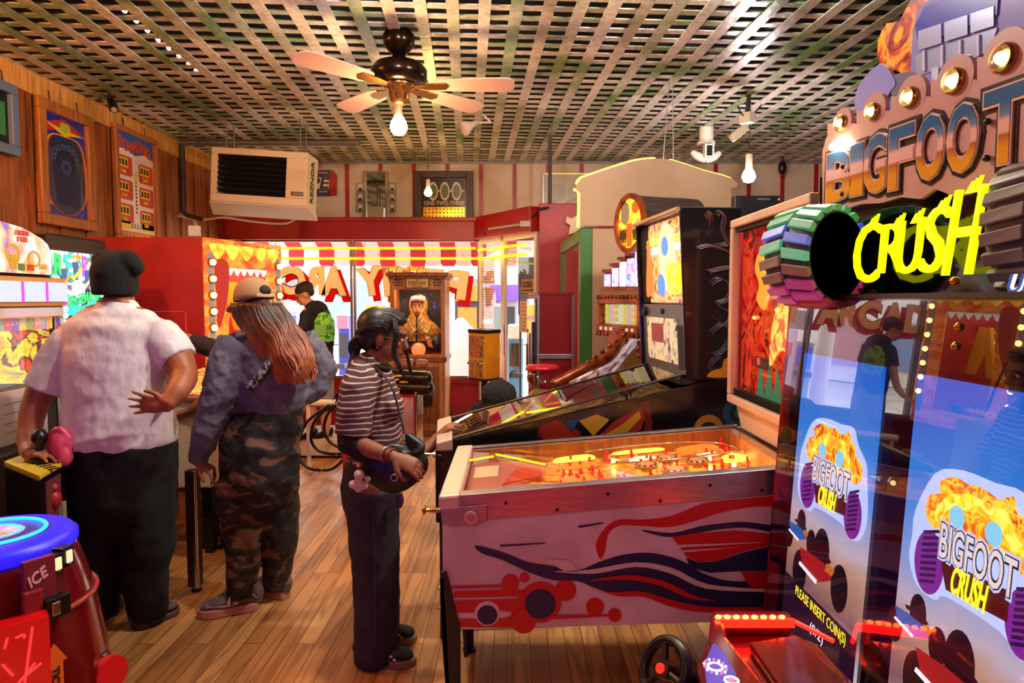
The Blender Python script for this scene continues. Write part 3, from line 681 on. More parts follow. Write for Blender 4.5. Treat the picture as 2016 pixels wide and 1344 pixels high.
for k in range(24):
    c = fr.p(LL - .09 - (k % 8) * .075 + rr.uniform(-.002, .002), .848, -.12 - .076 * (k // 8)); b = MB()
    b.ell(c, .034, nu=12, nv=8)
    tag(b.build('prize_capsule', pk[k % 4]), '%s capsule, %s from the right in the %s of the ticket crane floor' % (('pink', 'coral', 'blue', 'orange')[k % 4], ('first', 'second', 'third', 'fourth', 'fifth', 'sixth', 'seventh', 'eighth')[k % 8], ('front row', 'middle row', 'back row')[k // 8]), 'capsule', 'capsules in the ticket crane')
b = MB(); c0 = fr.p(-.05, .8, .01)
for k in range(22): b.ell(fr.p(LL + .045, .78 + k * .038, .01), .017, nu=8, nv=6, m=1 if k % 9 == 3 else 0)
b.cyl(fr.p(LL + .045, .74, -.01), fr.p(LL + .045, 1.62, -.01), .012, n=8, m=2)
b.build('corner_lamp_string', [glow('pearl_led', '#f4ecdc', 1.4), glow('magenta_led', '#e030d0', 2), white], t)
# ---------------------------------------------------------------- control box with joystick
q = [F(78, 937, .86), F(132, 905, .86), F(66, 886, .86), F(8, 908, .86)]
t = thing('control_box', ((q[0].x + q[2].x) / 2, (q[0].y + q[2].y) / 2, 0), 'black control pedestal with yellow top and joystick beside the man', 'control box')
b = MB(); bot = [V(p.x, p.y, .0) for p in q]
b.hexa([V(p.x, p.y, 0) for p in q] + [V(p.x, p.y, .845) for p in q]); b.build('box', mat('satin_black', '#0f0c10', .3), t, bevel=.008)
b = MB(); b.hexa([V(p.x, p.y, .845) for p in q] + [V(p.x, p.y, .86) for p in q], 0)
ft = Frm(q[3], q[0] - q[3], q[2] - q[3])
w_ = (q[0] - q[3]).length; h_ = (q[2] - q[3]).dot(ft.v)
for k in range(7): b.fbox(ft, w_ * .15 + k * .045, w_ * .15 + k * .045 + .015, h_ * .35, h_ * .62, .0, .003, 1)
b.build('top_plate', [mat('yellow_plate', '#d8b820', .4), black], t)
c = F(80, 908, .862); b = MB(); b.lathe([(0, 0), (.045, 0), (.045, .012), (.018, .02), (.012, .07), (.02, .08), (.034, .1), (.034, .12), (.02, .145), (0, .15)], c, 20); b.build('joystick', black, t)
fr = Frm(V(q[0].x, q[0].y, 0), q[1] - q[0], (0, 0, 1))
b = MB(); u0 = onp(fr, 88, 950); u1 = onp(fr, 120, 1005); b.fbox(fr, u0[0], u1[0], u1[1], u0[1], .001, .005, 0); b.ell(fr.p((u0[0] + u1[0]) / 2, (u0[1] + u1[1]) / 2 - .01, .004), (.03, .03, .04), nu=12, nv=8, m=1)
b.ell(fr.p((u0[0] + u1[0]) / 2, (u0[1] + u1[1]) / 2 + .04, .004), (.02, .02, .02), nu=12, nv=8, m=1)
b.build('side_sticker', [mat('brown_sticker', '#6a3030', .5), mat('red_sticker', '#a01c20', .5)], t)
b = MB(); 
for k, (px, py) in enumerate(((100, 1040), (118, 1010), (128, 1045))): u0 = onp(fr, px, py); b.fbox(fr, u0[0] - .02, u0[0] + .02, u0[1] - .05, u0[1] + .05, .001, .02, k % 2)
b.build('coin_slot', [mat('brown_sticker', '#6a3030', .5), mat('tan_plate', '#a08878', .5)], t)
# pink bag on the control box
c = F(124, 905, .862); b = MB(); b.ell(c + V(0, 0, .07), (.05, .05, .075)); b.ell(c + V(.03, -.03, .02), (.035, .03, .045)); b.limb([c + V(-.05, 0, .02), c + V(-.05, -.01, .1), c + V(0, -.02, .15), c + V(.04, -.01, .1)], .014, n=8)
tag(b.build('pink_bag', mat('pink_vinyl', '#d8486a', .35), vox=.006, smooth=3), 'small glossy pink bag lying on the control pedestal', 'bag')
# ---------------------------------------------------------------- bright video machine behind the man
t = thing('video_arcade_machine', (-3.2, 4.7, 0), 'arcade machine with colourful poster screen behind the man in white', 'arcade machine')
fr = Frm((-2.94, 4.38, 0), (-.02, .6, 0), (0, 0, 1)); LL = .62
b = MB(); b.fbox(fr, -.03, LL + .03, 0, 2.02, -.55, -.01); b.build('cabinet', dk, t, bevel=.01)
z0, z1 = onp(fr, 150, 618)[1], onp(fr, 150, 497)[1]
b = MB(); b.fbox(fr, 0.0, LL, z0, z1, -.01, 0, 0)
cols = ['#f4e020', '#f08020', '#30c060', '#d040c0', '#20b0a8', '#ffffff', '#e83030', '#3a4a80', '#101418', '#e8b088']
ms = [lit_art('poster_back', [(.3, '#0c2a28'), (.45, '#28887c'), (.52, '#d8f0d0'), (.6, '#e860b0'), (.7, '#181420')], 6, 1.3)] + [glow('poster%d' % i, c_, 1.5) for i, c_ in enumerate(cols)]
for k, ch in enumerate('RETRO'): b.text(ch, fr, .07 + k * .1, z1 - .09, .09, .14, .0, .004, 1 + (k * 2 + 2) % 5)
for k in range(4):  # band members
    x_ = .12 + k * .13; zc = z0 + .22 + .05 * (k % 2)
    b.disc(fr, x_, zc + .1, .02, 0, .004, 10, 12); b.prism([(x_ - .03, zc + .08), (x_ + .03, zc + .08), (x_ + .02, zc - .05), (x_ - .02, zc - .05)], fr, .0, .005, 8)
    b.prism([(x_ - .025, zc - .05), (x_ - .005, zc - .05), (x_ - .01, zc - .16), (x_ - .03, zc - .16)], fr, .0, .004, 9); b.prism([(x_ + .005, zc - .05), (x_ + .025, zc - .05), (x_ + .03, zc - .16), (x_ + .01, zc - .16)], fr, .0, .004, 9)
    b.prism([(x_ - .05, zc - .03), (x_ - .03, zc - .045), (x_ + .07, zc + .03), (x_ + .06, zc + .045)], fr, .005, .008, (2, 1, 10, 7)[k])
b.disc(fr, .25, z0 + .17, .06, .008, .012, 6, 20); b.prism(smoothpts([(0, z0), (.6, z0), (.6, z0 + .07), (.45, z0 + .1), (.3, z0 + .05), (.1, z0 + .09)], 4), fr, .004, .008, 5)
b.text('BEATEMANIA', fr, .33, z0 + .11, .4, .07, .01, .014, 3, arc=lambda a: .05 * a)
b.build('poster_screen', ms, t)
MB().fbox(fr, -.03, LL + .03, .9, .95, -.01, .3).build('control_shelf', dk, t, bevel=.01)
# ---------------------------------------------------------------- round red hammer game at the lower left
CX, CY = -1.61, 2.08
t = thing('hammer_game', (CX, CY, 0), 'round red hammer game with a glowing blue top in the lower left corner', 'arcade machine')
prof = [(.25, 0), (.30, .05), (.31, .3), (.288, .5), (.262, .66), (.235, .76), (.222, .80), (.21, .825)]
gred = mat('glossy_maroon', '#64080e', .18, coat=.6)
MB().lathe(prof, V(CX, CY, 0), 56).build('body', gred, t)
b = MB(); b.lathe([(.212, .82), (.222, .83), (.222, .852), (.205, .868), (.15, .874)], V(CX, CY, 0), 56, m=0); b.lathe([(.15, .874), (.08, .876)], V(CX, CY, 0), 56, m=2); b.tor(V(CX, CY, .876), .135, .006, n=48, m=1); b.tor(V(CX, CY, .876), .07, .004, n=40, m=1)
b.lathe([(.08, .876), (0.0, .878)], V(CX, CY, 0), 40, m=3)
b.build('light_dome', [glow('blue_rim', '#1c10e0', 1.6), glow('cyan_ring', '#10a0ff', 3), glow('violet_plate', '#4a30a0', .7), lit_art('dome_print', [(.35, '#3a3890'), (.5, '#c8a088'), (.6, '#d04050')], 9, .6)], t)
def oncyl(px, py, R_):
    d = ray(px, py); ox, oy = -CX, -CY; a_ = d.x ** 2 + d.y ** 2; b_ = 2 * (ox * d.x + oy * d.y); c_ = ox * ox + oy * oy - R_ * R_
    D_ = max(0, b_ * b_ - 4 * a_ * c_); s = (-b_ - math.sqrt(D_)) / (2 * a_); p = CAM + d * s; n = V(p.x - CX, p.y - CY, 0).normalized()
    return Frm(p, V(0, 0, 1).cross(n), V(0, 0, 1))
f = oncyl(74, 1138, .262); b = MB(); b.fbox(f, -.04, .045, -.07, .06, -.01, .01, 0); f3 = Frm(f.o, f.u + f.v * .5, f.v); b.text('ICE', f3, 0, 0.01, .06, .034, .010, .014, 1, shear=.3)
b.build('logo_plate', [mat('plate_maroon', '#7a2430', .35), mat('pinkish_letter', '#e8b0b8', .4)], t, bevel=.003)
for px, py in ((104, 1108), (124, 1094)):
    f = oncyl(px, py, .245); b = MB(); b.fbox(f, -.02, .02, -.03, .03, -.02, .02, 0); b.fbox(f, -.01, .01, -.018, .02, .02, .026, 1); b.ell(f.p(0, -.02, .024), .006, nu=8, nv=6, m=2); b.build('coin_entry', [black, glow('coin_lamp', '#f0d8a0', .9), steel], t, bevel=.003)
f = oncyl(87, 1106, .25); MB().cyl(f.p(0, 0, -.01), f.p(0, 0, .014), .008, n=12).build('lock', chrome, t)
f = oncyl(108, 1192, .282); b = MB(); b.fbox(f, -.035, .035, -.032, .03, -.02, .02, 0); b.fbox(f, -.022, .004, -.02, .018, .02, .024, 1); b.build('bill_slot', [black, chrome], t, bevel=.005)
f = oncyl(70, 1215, .284); MB().fbox(f, -.03, .02, -.06, .08, -.015, .008).build('access_panel', mat('plate_maroon2', '#8a1a26', .35), t, bevel=.004)
f = oncyl(107, 1318, .3); b = MB(); b.prism([(-.03, -.12), (.022, -.12), (.022, .02), (.035, .02), (0, .08), (-.035, .02), (-.03, .02)], f, 0, .006, 0); f4 = Frm(f.p(0, -.04, 0), f.v * -1, f.u); b.text('TICKETS', f4, .01, 0, .12, .022, .006, .009, 1)
b.build('arrow_sticker', [mat('orange_sticker', '#e8701c', .5), mat('dark_print', '#3a1210', .5)], t)
f = oncyl(78, 1344, .3); b = MB(); b.prism([(-.03, -.12), (.022, -.12), (.022, .02), (.035, .02), (0, .06), (-.035, .02), (-.03, .02)], f, 0, .006, 0); b.build('arrow_sticker', mat('orange_sticker', '#e8701c', .5), t)
f = oncyl(20, 1290, .3); b = MB(); b.fbox(f, -.09, .09, -.14, .1, -.02, .035, 0)
for k in range(8): b.limb([f.p(rr.uniform(-.07, .07), rr.uniform(-.12, .08), .036), f.p(rr.uniform(-.07, .07), rr.uniform(-.12, .08), .04)], .004, n=6, m=1)
b.build('red_window', [mat('red_plastic_window', '#c80a10', .12, coat=.8, emit='#c80808', es=.25), glow('red_glint', '#ff4040', .7)], t, bevel=.012)
MB().tor(V(CX, CY, .66), .267, .008, n=56).build('trim_ring', mat('maroon_ring', '#a03028', .3), t)
# mallet in its holster
mt = tag(MB().build('x', gred) if False else MB().limb([P(187, 1225, 2.18), P(193, 1262, 2.17), P(200, 1290, 2.16)], [.014, .017, .012], n=12).build('mallet', black), 'red soft mallet with a black handle hung on the hammer game', 'mallet')
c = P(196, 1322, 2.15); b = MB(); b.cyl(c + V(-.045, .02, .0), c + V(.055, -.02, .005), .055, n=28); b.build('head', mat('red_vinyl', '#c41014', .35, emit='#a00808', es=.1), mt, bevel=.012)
MB().lathe([(.0, 0), (.022, 0), (.026, .006), (.018, .014), (0, .016)], P(200, 1293, 2.15), 20).build('collar', black, mt)
# ---------------------------------------------------------------- metal post, crates, pinball seen end on
t = thing('metal_post', P(378, 1168, 3.66), 'brown steel post with chrome edge and levelling foot between two standing players', 'post')
b = MB(); p0 = P(366, 925, 3.66); p1 = P(384, 1160, 3.66)
b.box((p0.x, 3.64, p1.z + .02), (p0.x + .06, 3.7, p0.z)); b.build('post', mat('brown_steel', '#4a3430', .4, .5), t, bevel=.004)
b = MB(); b.cyl(V(p0.x + .055, 3.635, p1.z + .02), V(p0.x + .055, 3.635, p0.z), .012); b.build('chrome_edge', chrome, t)
b = MB(); b.lathe([(0, 0), (.028, 0), (.028, .012), (.008, .018), (.008, .04), (0, .04)], V(p0.x + .04, 3.66, 0), 16); b.build('levelling_foot', black, t)
crm = mat('crate_plastic', '#15141a', .45)
def crate(x, y, z, label):
    b = MB(); s = .155
    for zz_ in (0, .085, .17): 
        for k in range(4):
            a = k * pi / 2; d = V(cos(a), sin(a), 0); e = V(-sin(a), cos(a), 0); c0 = V(x, y, z + zz_) + d * s
            f = Frm(c0, e, (0, 0, 1)); b.fbox(f, -s, s, 0, .018, -.006, .006)
    for k in range(4):
        a = k * pi / 2; d = V(cos(a), sin(a), 0); e = V(-sin(a), cos(a), 0)
        for j in range(9): f = Frm(V(x, y, z) + d * s + e * (-s + j * s / 4), e, (0, 0, 1)); b.fbox(f, -.006, .006, 0, .18, -.005, .005)
    for j in range(9): b.box((x - s, y - s + j * s / 4 - .004, z), (x + s, y - s + j * s / 4 + .004, z + .006)); b.box((x - s + j * s / 4 - .004, y - s, z), (x - s + j * s / 4 + .004, y + s, z + .006))
    return tag(b.build('milk_crate', crm), label, 'crate')
crate(-1.86, 4.45, 0, 'lower black plastic crate on the floor behind the steel post')
crate(-1.85, 4.47, .20, 'upper black plastic crate stacked behind the steel post')
t = thing('pinball_table', (-2.15, 4.9, 0), 'cream fronted pinball table glimpsed between the man and the woman in denim', 'pinball machine')
b = MB(); b.box((-2.45, 4.2, .42), (-1.88, 5.4, .98), 0); b.build('cabinet', mat('cream_cabinet', '#c9b090', .5), t, bevel=.01)
b = MB(); b.box((-2.47, 4.17, .97), (-1.86, 4.27, 1.0)); b.build('lockbar', mat('pink_steel', '#d0a090', .3, .8), t, bevel=.006)
b = MB(); b.hexa([V(-2.43, 4.28, .99), V(-1.9, 4.28, .99), V(-1.9, 5.35, 1.05), V(-2.43, 5.35, 1.05), V(-2.43, 4.28, 1.0), V(-1.9, 4.28, 1.0), V(-1.9, 5.35, 1.06), V(-2.43, 5.35, 1.06)])
b.build('playfield', lit_art('small_playfield', [(.35, '#7a3020'), (.5, '#e8803a'), (.58, '#ffd070'), (.7, '#a04028')], 14, .8), t)
for x_, y_ in ((-2.42, 4.24), (-1.91, 4.24), (-2.42, 5.36), (-1.91, 5.36)): MB().box((x_ - .025, y_ - .025, 0), (x_ + .025, y_ + .025, .5)).build('leg', black, t)
# ---------------------------------------------------------------- white step platform, rail and cables
a = P(588, 905, 6.75); c = P(668, 905, 6.75)
t = thing('step_platform', (a.x + .2, 7.0, 0), 'low cream step platform the boy stands on', 'platform')
b = MB(); b.box((-2.25, 6.75, .03), (c.x + .05, 7.5, .2)); b.build('platform', mat('cream_platform', '#cdbca4', .5), t, bevel=.01)
b = MB()
for k in range(7): b.box((-2.22, 6.8 + k * .1, .2), (c.x + .02, 6.86 + k * .1, .207))
b.build('tread', mat('pale_tread', '#a89a86', .6), t)
b = MB()
for x_ in (-2.15, c.x - .03):
    for y_ in (6.8, 7.42): b.cyl(V(x_, y_, 0), V(x_, y_, .04), .025, n=10)
b.build('foot', black, t)
p0 = P(598, 793, 6.2); p1 = P(712, 793, 6.2)
b = MB(); b.cyl(p0, p1, .032); b.cyl(V(p0.x + .04, 6.2, 0), V(p0.x + .04, 6.2, p0.z), .02); b.cyl(V(p1.x - .04, 6.2, 0), V(p1.x - .04, 6.2, p0.z), .02)
tag(b.build('hand_rail', mat('cream_tube', '#e0cdb4', .4)), 'cream tubular hand rail in front of the boy', 'rail')
cb = mat('rubber_cable', '#0c0b0c', .35)
for pts, lb in ((((648, 797), (605, 830), (588, 870), (588, 900), (610, 922), (650, 924), (676, 905)), 'longest black cable looping low above the floor by the rail'),
                (((655, 797), (622, 825), (612, 862), (625, 885), (650, 893), (676, 893)), 'middle black cable loop hanging from the cream rail'),
                (((662, 797), (645, 815), (638, 845), (650, 870), (676, 884)), 'smallest black cable loop hanging from the cream rail')):
    tag(MB().limb([P(x_, y_, 6.1) for x_, y_ in pts], .014, n=8).build('black_cable', cb), lb, 'cable', 'black cables under the rail')
# ---------------------------------------------------------------- red cabinet with padded arm rest
t = thing('strength_game', (-1.14, 6.2, 0), 'red cabinet game with chrome posts and black padded arm rest behind the girl', 'arcade machine')
b = MB(); b.box((-1.31, 5.2, 0), (-.99, 7.25, .62)); b.build('cabinet', redp, t, bevel=.01)
b = MB()
for y_ in (6.9, 7.02, 7.14, 7.26): b.cyl(V(-.975, y_, .02), V(-.975, y_, .66), .02, n=12)
b.build('chrome_posts', chrome, t)
b = MB(); b.limb([P(762, 738, 7.1), P(800, 742, 7.05), P(842, 745, 7.0)], [(.06, .06), (.075, .075), (.08, .08)]); b.limb([P(762, 758, 7.1), P(800, 762, 7.05), P(846, 764, 7.0)], [(.06, .06), (.075, .075), (.075, .075)]); b.build('arm_pad', mat('black_leather', '#0c0b0c', .28), t)
b = MB(); 
for px, py in ((778, 747), (785, 740), (795, 752), (780, 765)): c = P(px, py, 6.96); b.ell(c, (.05, .012, .012), nu=10, nv=6)
b.cyl(P(843, 731, 6.96), P(846, 772, 6.96), .006, m=1); b.build('gold_trim', [mat('gold_print2', '#d89a20', .35), white], t)
b = MB(); b.limb([P(765, 722, 7.2), P(800, 716, 7.2), P(838, 716, 7.2)], [.045, .055, .05]); b.build('wooden_arm', mat('brown_arm', '#9a5230', .45), t)
# ---------------------------------------------------------------- fortune teller booth
oak = wood('oak_booth', '#b8743c', '#8a4c22', .45); oakd = wood('oak_booth_dark', '#8a4c20', '#5c2d10', .45)
t = thing('fortune_booth', (-1.085, 8.15, 0), 'oak fortune teller booth with a lit window and lower panel door', 'fortune booth')
fb = Frm((-1.085, 7.85, 0), (1, 0, 0), (0, 0, 1)); qz = lambda py: onp(fb, 820, py)[1]; qx = lambda px: onp(fb, px, 640)[0]
zo0, zo1 = qz(698), qz(570); xo0, xo1 = qx(777), qx(868); X0, X1 = qx(768), qx(876)
b = MB()
b.prism([(X0, qz(703)), (xo0, qz(703)), (xo0, zo1), (xo1, zo1), (xo1, qz(703)), (X1, qz(703)), (X1, qz(548)), (X0, qz(548))], fb, -.03, 0)
b.fbox(fb, xo0, xo1, qz(703), zo0, -.03, 0)
b.fbox(fb, X0, X0 + .02, qz(703), qz(548), -.58, -.03); b.fbox(fb, X1 - .02, X1, qz(703), qz(548), -.58, -.03); b.fbox(fb, X0, X1, qz(703), qz(548), -.6, -.58)
b.fbox(fb, X0 + .0, X1, 0.0, qz(703), -.6, .0)
b.build('body', oak, t, bevel=.004)
b = MB(); b.fbox(fb, X0 - .04, X1 + .04, qz(544), qz(536), -.62, .04); b.fbox(fb, X0 - .02, X1 + .02, qz(549), qz(544), -.6, .02)
MB().fbox(fb, X0 - .02, X1 + .02, qz(712), qz(702), -.6, .03).build('moulding', oakd, t, bevel=.006); MB().fbox(fb, X0 - .01, X1 + .01, 0, .08, -.6, .02).build('moulding', oakd, t, bevel=.006)
b.build('moulding', oakd, t, bevel=.006)
# raised lower panel
b = MB(); xa, xb = qx(800), qx(864); za, zb = .16, qz(722)
for k, (g, c1) in enumerate(((0, .012), (.03, .004))):
    b.prism([(xa + g, za + g), (xb - g, za + g), (xb - g, zb - g), (xa + g, zb - g)], fb, 0, c1 + .006 * k, k)
b.prism([(xa + .05, za + .05), (xb - .05, za + .05), (xb - .05, zb - .05), (xa + .05, zb - .05)], fb, 0, .014, 0)
b.build('lower_panel', [oakd, oak], t, bevel=.004)
b = MB(); b.fbox(fb, qx(826), qx(851), qz(797), qz(736), .012, .06, 0); b.fbox(fb, qx(838), qx(847), qz(752), qz(744), .06, .065, 1); b.build('coin_box', [black, glow('coin_orange', '#e07818', .6)], t, bevel=.004)
b = MB(); b.fbox(fb, qx(799), qx(846), qz(568), qz(546), 0, .01, 0); b.fbox(fb, qx(801), qx(844), qz(566), qz(548), .01, .012, 1)
b.text('FORTUNE', fb, qx(822.5), qz(557), .2, .042, .012, .015, 0, bold=.01); b.text('TELLER', fb, qx(822.5), qz(563.5), .12, .022, .012, .015, 0, bold=.01); b.text('the', fb, qx(822.5), qz(550.5), .04, .016, .012, .015, 0)
b.build('name_plate', [mat('plate_dark', '#3a2a18', .5), mat('plate_gold', '#c9a460', .4)], t)
b = MB()
for sx in (774, 851):
    for k, (i0, i1) in enumerate(((3, 18), (0, 20), (3, 18))): b.fbox(fb, qx(sx + i0), qx(sx + i1), qz(552 + k * 5.2), qz(550 + k * 5.2), 0, .004)
b.build('speaker_slots', blackm, t)
MB().fbox(fb, xo0, xo1, zo0, zo1, -.015, -.01).build('window_glass', GL, t)
b = MB(); b.fbox(fb, X0 + .02, X1 - .02, zo0 - .03, zo1 + .06, -.56, -.555); b.build('curtain', mat('starry_curtain', '#100c1a', .8, c2='#5a4c5c', scale=60, lo=.58, hi=.66), t)
b = MB(); b.fbox(fb, xo0 - .01, xo1 + .01, zo0 - .04, zo0 - .005, -.5, -.02); b.build('inner_shelf', mat('orange_shelf', '#c8682c', .4), t)
b = MB(); b.fbox(fb, xo0 + .05, xo1 - .05, zo1 + .01, zo1 + .03, -.2, -.08); b.build('inner_lamp', glow('booth_lamp', '#ffd8a8', 38), t)
# mannequin
Y_ = 8.08; skinp = mat('mannequin_skin', '#c98a5c', .5); 
goldc = mat('gold_lame', '#c8a058', .35, .5, c2='#7a5c30', scale=38, bump=.4); navy = mat('navy_satin', '#141a30', .4)
hc = P(823, 604, Y_); b = MB()
b.ell(hc, (.074, .085, .105)); b.ell(hc + V(0, -.035, -.045), (.058, .05, .062)); b.loft([hc + V(0, .01, -.08), hc + V(0, .02, -.2)], [.045, .05]); b.ell(hc + V(0, -.085, -.012), (.011, .02, .026)); b.ell(hc + V(0, -.078, -.055), (.022, .012, .009))
hand = P(845, 672, 7.96); b.ell(hand, (.03, .02, .045))
for k in range(4): b.limb([hand + V(-.018 + k * .012, 0, .02), hand + V(-.03 + k * .012, -.03, .05), hand + V(-.035 + k * .01, -.045, .03)], .0085, n=8)
b.limb([hand + V(0, 0, -.04), hand + V(.05, .05, -.06)], [.022, .03])
man_ = b.build('mannequin', skinp, vox=.005, smooth=3); tag(man_, 'fortune teller figure in a gold veil behind the booth window', 'mannequin')
b = MB(); 
for sx in (-1, 1): b.ell(hc + V(sx * .027, -.076, .005), (.014, .006, .006)); b.limb([hc + V(sx * .012, -.084, .024), hc + V(sx * .03, -.084, .03), hc + V(sx * .046, -.074, .024)], .003, n=6)
b.build('eyes', mat('painted_eye', '#1c1210', .4), man_); b = MB(); b.ell(hc + V(0, -.09, -.055), (.021, .006, .009)); b.build('lips', mat('painted_lip', '#8a1c20', .4), man_)
b = MB(); b.loft([hc + V(0, 0, .13), hc + V(0, .0, .115), hc + V(0, -.01, .08), hc + V(0, -.012, .055)], [(.01, .01), (.06, .07), (.085, .1), (.088, .104)]); b.build('headband', mat('rose_band', '#a04a5a', .6, c2='#7a3040', scale=30), man_)
b = MB(); n_ = 20
vs_ = []; 
prof_ = [(.02, .02, .145), (.085, .09, .12), (.104, .11, .06), (.108, .115, 0), (.1, .12, -.075), (.13, .13, -.14), (.2, .15, -.2), (.27, .17, -.28), (.3, .17, -.4)]
path = []
for j, (rx, ry, dz) in enumerate(prof_):
    for i in range(n_ + 1):
        op = (40, 42, 46, 44, 22, 2, 2, 2, 2)[j]; an = radians(-90 + op + (360 - 2 * op) * i / n_)
        vs_.append(hc + V(rx * cos(an), .02 + ry * sin(an), dz))
fs_ = [(j * (n_ + 1) + i, j * (n_ + 1) + i + 1, (j + 1) * (n_ + 1) + i + 1, (j + 1) * (n_ + 1) + i) for j in range(len(prof_) - 1) for i in range(n_)]
b.add(vs_, fs_, 0, True); o = b.build('veil', goldc, man_, disp=.02, dsize=.06); o.modifiers.new('s', 'SOLIDIFY').thickness = .006
b = MB(); b.limb([hc + V(0, .03, -.16), hc + V(0, .03, -.3), hc + V(0, .03, -.46)], [(.12, .09), (.27, .13), (.25, .14)]); b.limb([hc + V(.2, .02, -.3), hc + V(.22, -.06, -.42), hand + V(.05, .04, -.05)], [.07, .07, .05]); b.limb([hc + V(-.2, .02, -.3), hc + V(-.2, -.06, -.44), hc + V(-.1, -.12, -.46)], [.07, .07, .05]); b.build('robe', navy, man_, vox=.01, smooth=3)
b = MB(); b.limb([hc + V(-.1, -.1, -.14), hc + V(-.05, -.13, -.28), hc + V(.0, -.14, -.31), hc + V(.05, -.13, -.22), hc + V(.08, -.1, -.14)], .007, n=6); b.limb([hc + V(-.1, -.1, -.14), hc + V(-.06, -.13, -.24), hc + V(-.01, -.14, -.27), hc + V(.04, -.13, -.2), hc + V(.08, -.1, -.14)], .007, n=6); b.build('beads', mat('gold_beads', '#c8a060', .3, .7), man_)
c = P(824, 688, 7.96)
tag(MB().ell(c, .083, nu=32, nv=20).build('crystal_ball', mat('orange_orb', '#e86a3a', .25, emit='#f0703c', es=.9)), 'glowing orange ball in front of the veiled figure', 'crystal ball')
# ---------------------------------------------------------------- yellow vending machine
n0 = V(-.304, 7.7, 0); l0 = V(-.509, 7.95, 0); r0 = V(-.135, 7.9, 0); q0 = l0 + r0 - n0
zb_, zt_ = 1.6 - (748 - 588) / 1344 * 7.7, 1.6 - (657 - 588) / 1344 * 7.7
t = thing('vending_machine', ((l0.x + r0.x) / 2, 7.87, 0), 'yellow three column candy vending machine with black lid', 'vending machine')
ym = mat('vending_yellow', '#e8a018', .35)
up = lambda p, z: V(p.x, p.y, z)
b = MB(); b.hexa([up(p, zb_) for p in (n0, r0, q0, l0)] + [up(p, zt_) for p in (n0, r0, q0, l0)]); b.build('body', ym, t, bevel=.008)
cc = (n0 + q0) / 2; g = lambda p, k: cc + (p - cc) * k
b = MB(); b.hexa([up(g(p, 1.06), zt_) for p in (n0, r0, q0, l0)] + [up(g(p, 1.06), zt_ + .045) for p in (n0, r0, q0, l0)]); b.build('lid', black, t, bevel=.012)
b = MB(); b.hexa([up(g(p, 1.15), zb_ - .02) for p in (n0, r0, q0, l0)] + [up(g(p, 1.15), zb_) for p in (n0, r0, q0, l0)]); b.cyl(up(cc, .03), up(cc, zb_ - .02), .04); b.cyl(up(cc, 0), up(cc, .03), .2); b.build('stand', black, t)
fv = Frm(up(l0, 0), n0 - l0, (0, 0, 1)); wv = (n0 - l0).length; hv = zt_ - zb_
for k in range(3):
    x_ = .02 + k * (wv - .03) / 3; ww = (wv - .05) / 3 - .008
    b = MB(); b.fbox(fv, x_, x_ + ww, zb_ + hv * .48, zt_ - .03, .0, .008, 0); b.build('window', mat(('candy_brown', 'candy_red', 'candy_dark')[k], ('#6a4a30', '#b02818', '#4a3828')[k], .15, c2='#c89868', scale=50), t)
    b = MB(); b.fbox(fv, x_ + .01, x_ + ww - .01, zb_ + hv * .24, zb_ + hv * .42, 0, .02); c = fv.p(x_ + ww / 2, zb_ + hv * .34, .02); b.cyl(c, c + fv.n * .03, .018, n=12); b.fbox(fv, x_ + .015, x_ + ww - .01, zb_ + .03, zb_ + hv * .2, 0, .025); b.build('coin_mechanism', chrome, t, bevel=.003)
# ---------------------------------------------------------------- tall dark red box with steel edges
n0 = V(.224, 5.8, 0); r0 = V(.518, 5.8, 0); l0 = V(.15, 6.25, 0); q0 = V(.443, 6.25, 0)
t = thing('red_tall_cabinet', (.34, 6.0, 0), 'tall dark red cabinet with steel edges standing before the pillar', 'cabinet')
b = MB(); b.hexa([up(p, 0) for p in (n0, r0, q0, l0)] + [up(p, 1.63) for p in (n0, r0, q0, l0)]); b.build('body', darkred, t, bevel=.006)
b = MB(); cc = (n0 + q0) / 2; b.hexa([up(g(p, 1.03), 1.63) for p in (n0, r0, q0, l0)] + [up(g(p, 1.03), 1.655) for p in (n0, r0, q0, l0)], 1)
for p in (n0, r0): b.box((p.x - .012, p.y - .012, 0), (p.x + .012, p.y + .006, 1.63))
b.box((.22, 5.785, 1.09), (.522, 5.8, 1.13)); b.box((.22, 5.785, .8), (.522, 5.8, .82)); b.build('steel_edges', [steel, darkred], t, bevel=.002)
fs2 = Frm(up(l0, 0), n0 - l0, (0, 0, 1)); ls = (n0 - l0).length
b = MB(); b.fbox(fs2, .03, ls - .03, .85, 1.6, .0, .02, 0); b.build('side_glass', mat('mirror_side', '#9aa0a8', .05, 1), t)
b = MB()
for k in range(3): b.cyl(fs2.p(.1 + .12 * k, .95, .03), fs2.p(.1 + .12 * k, 1.2 + .1 * k, .03), .012, n=10)
b.build('chrome_tap', chrome, t)
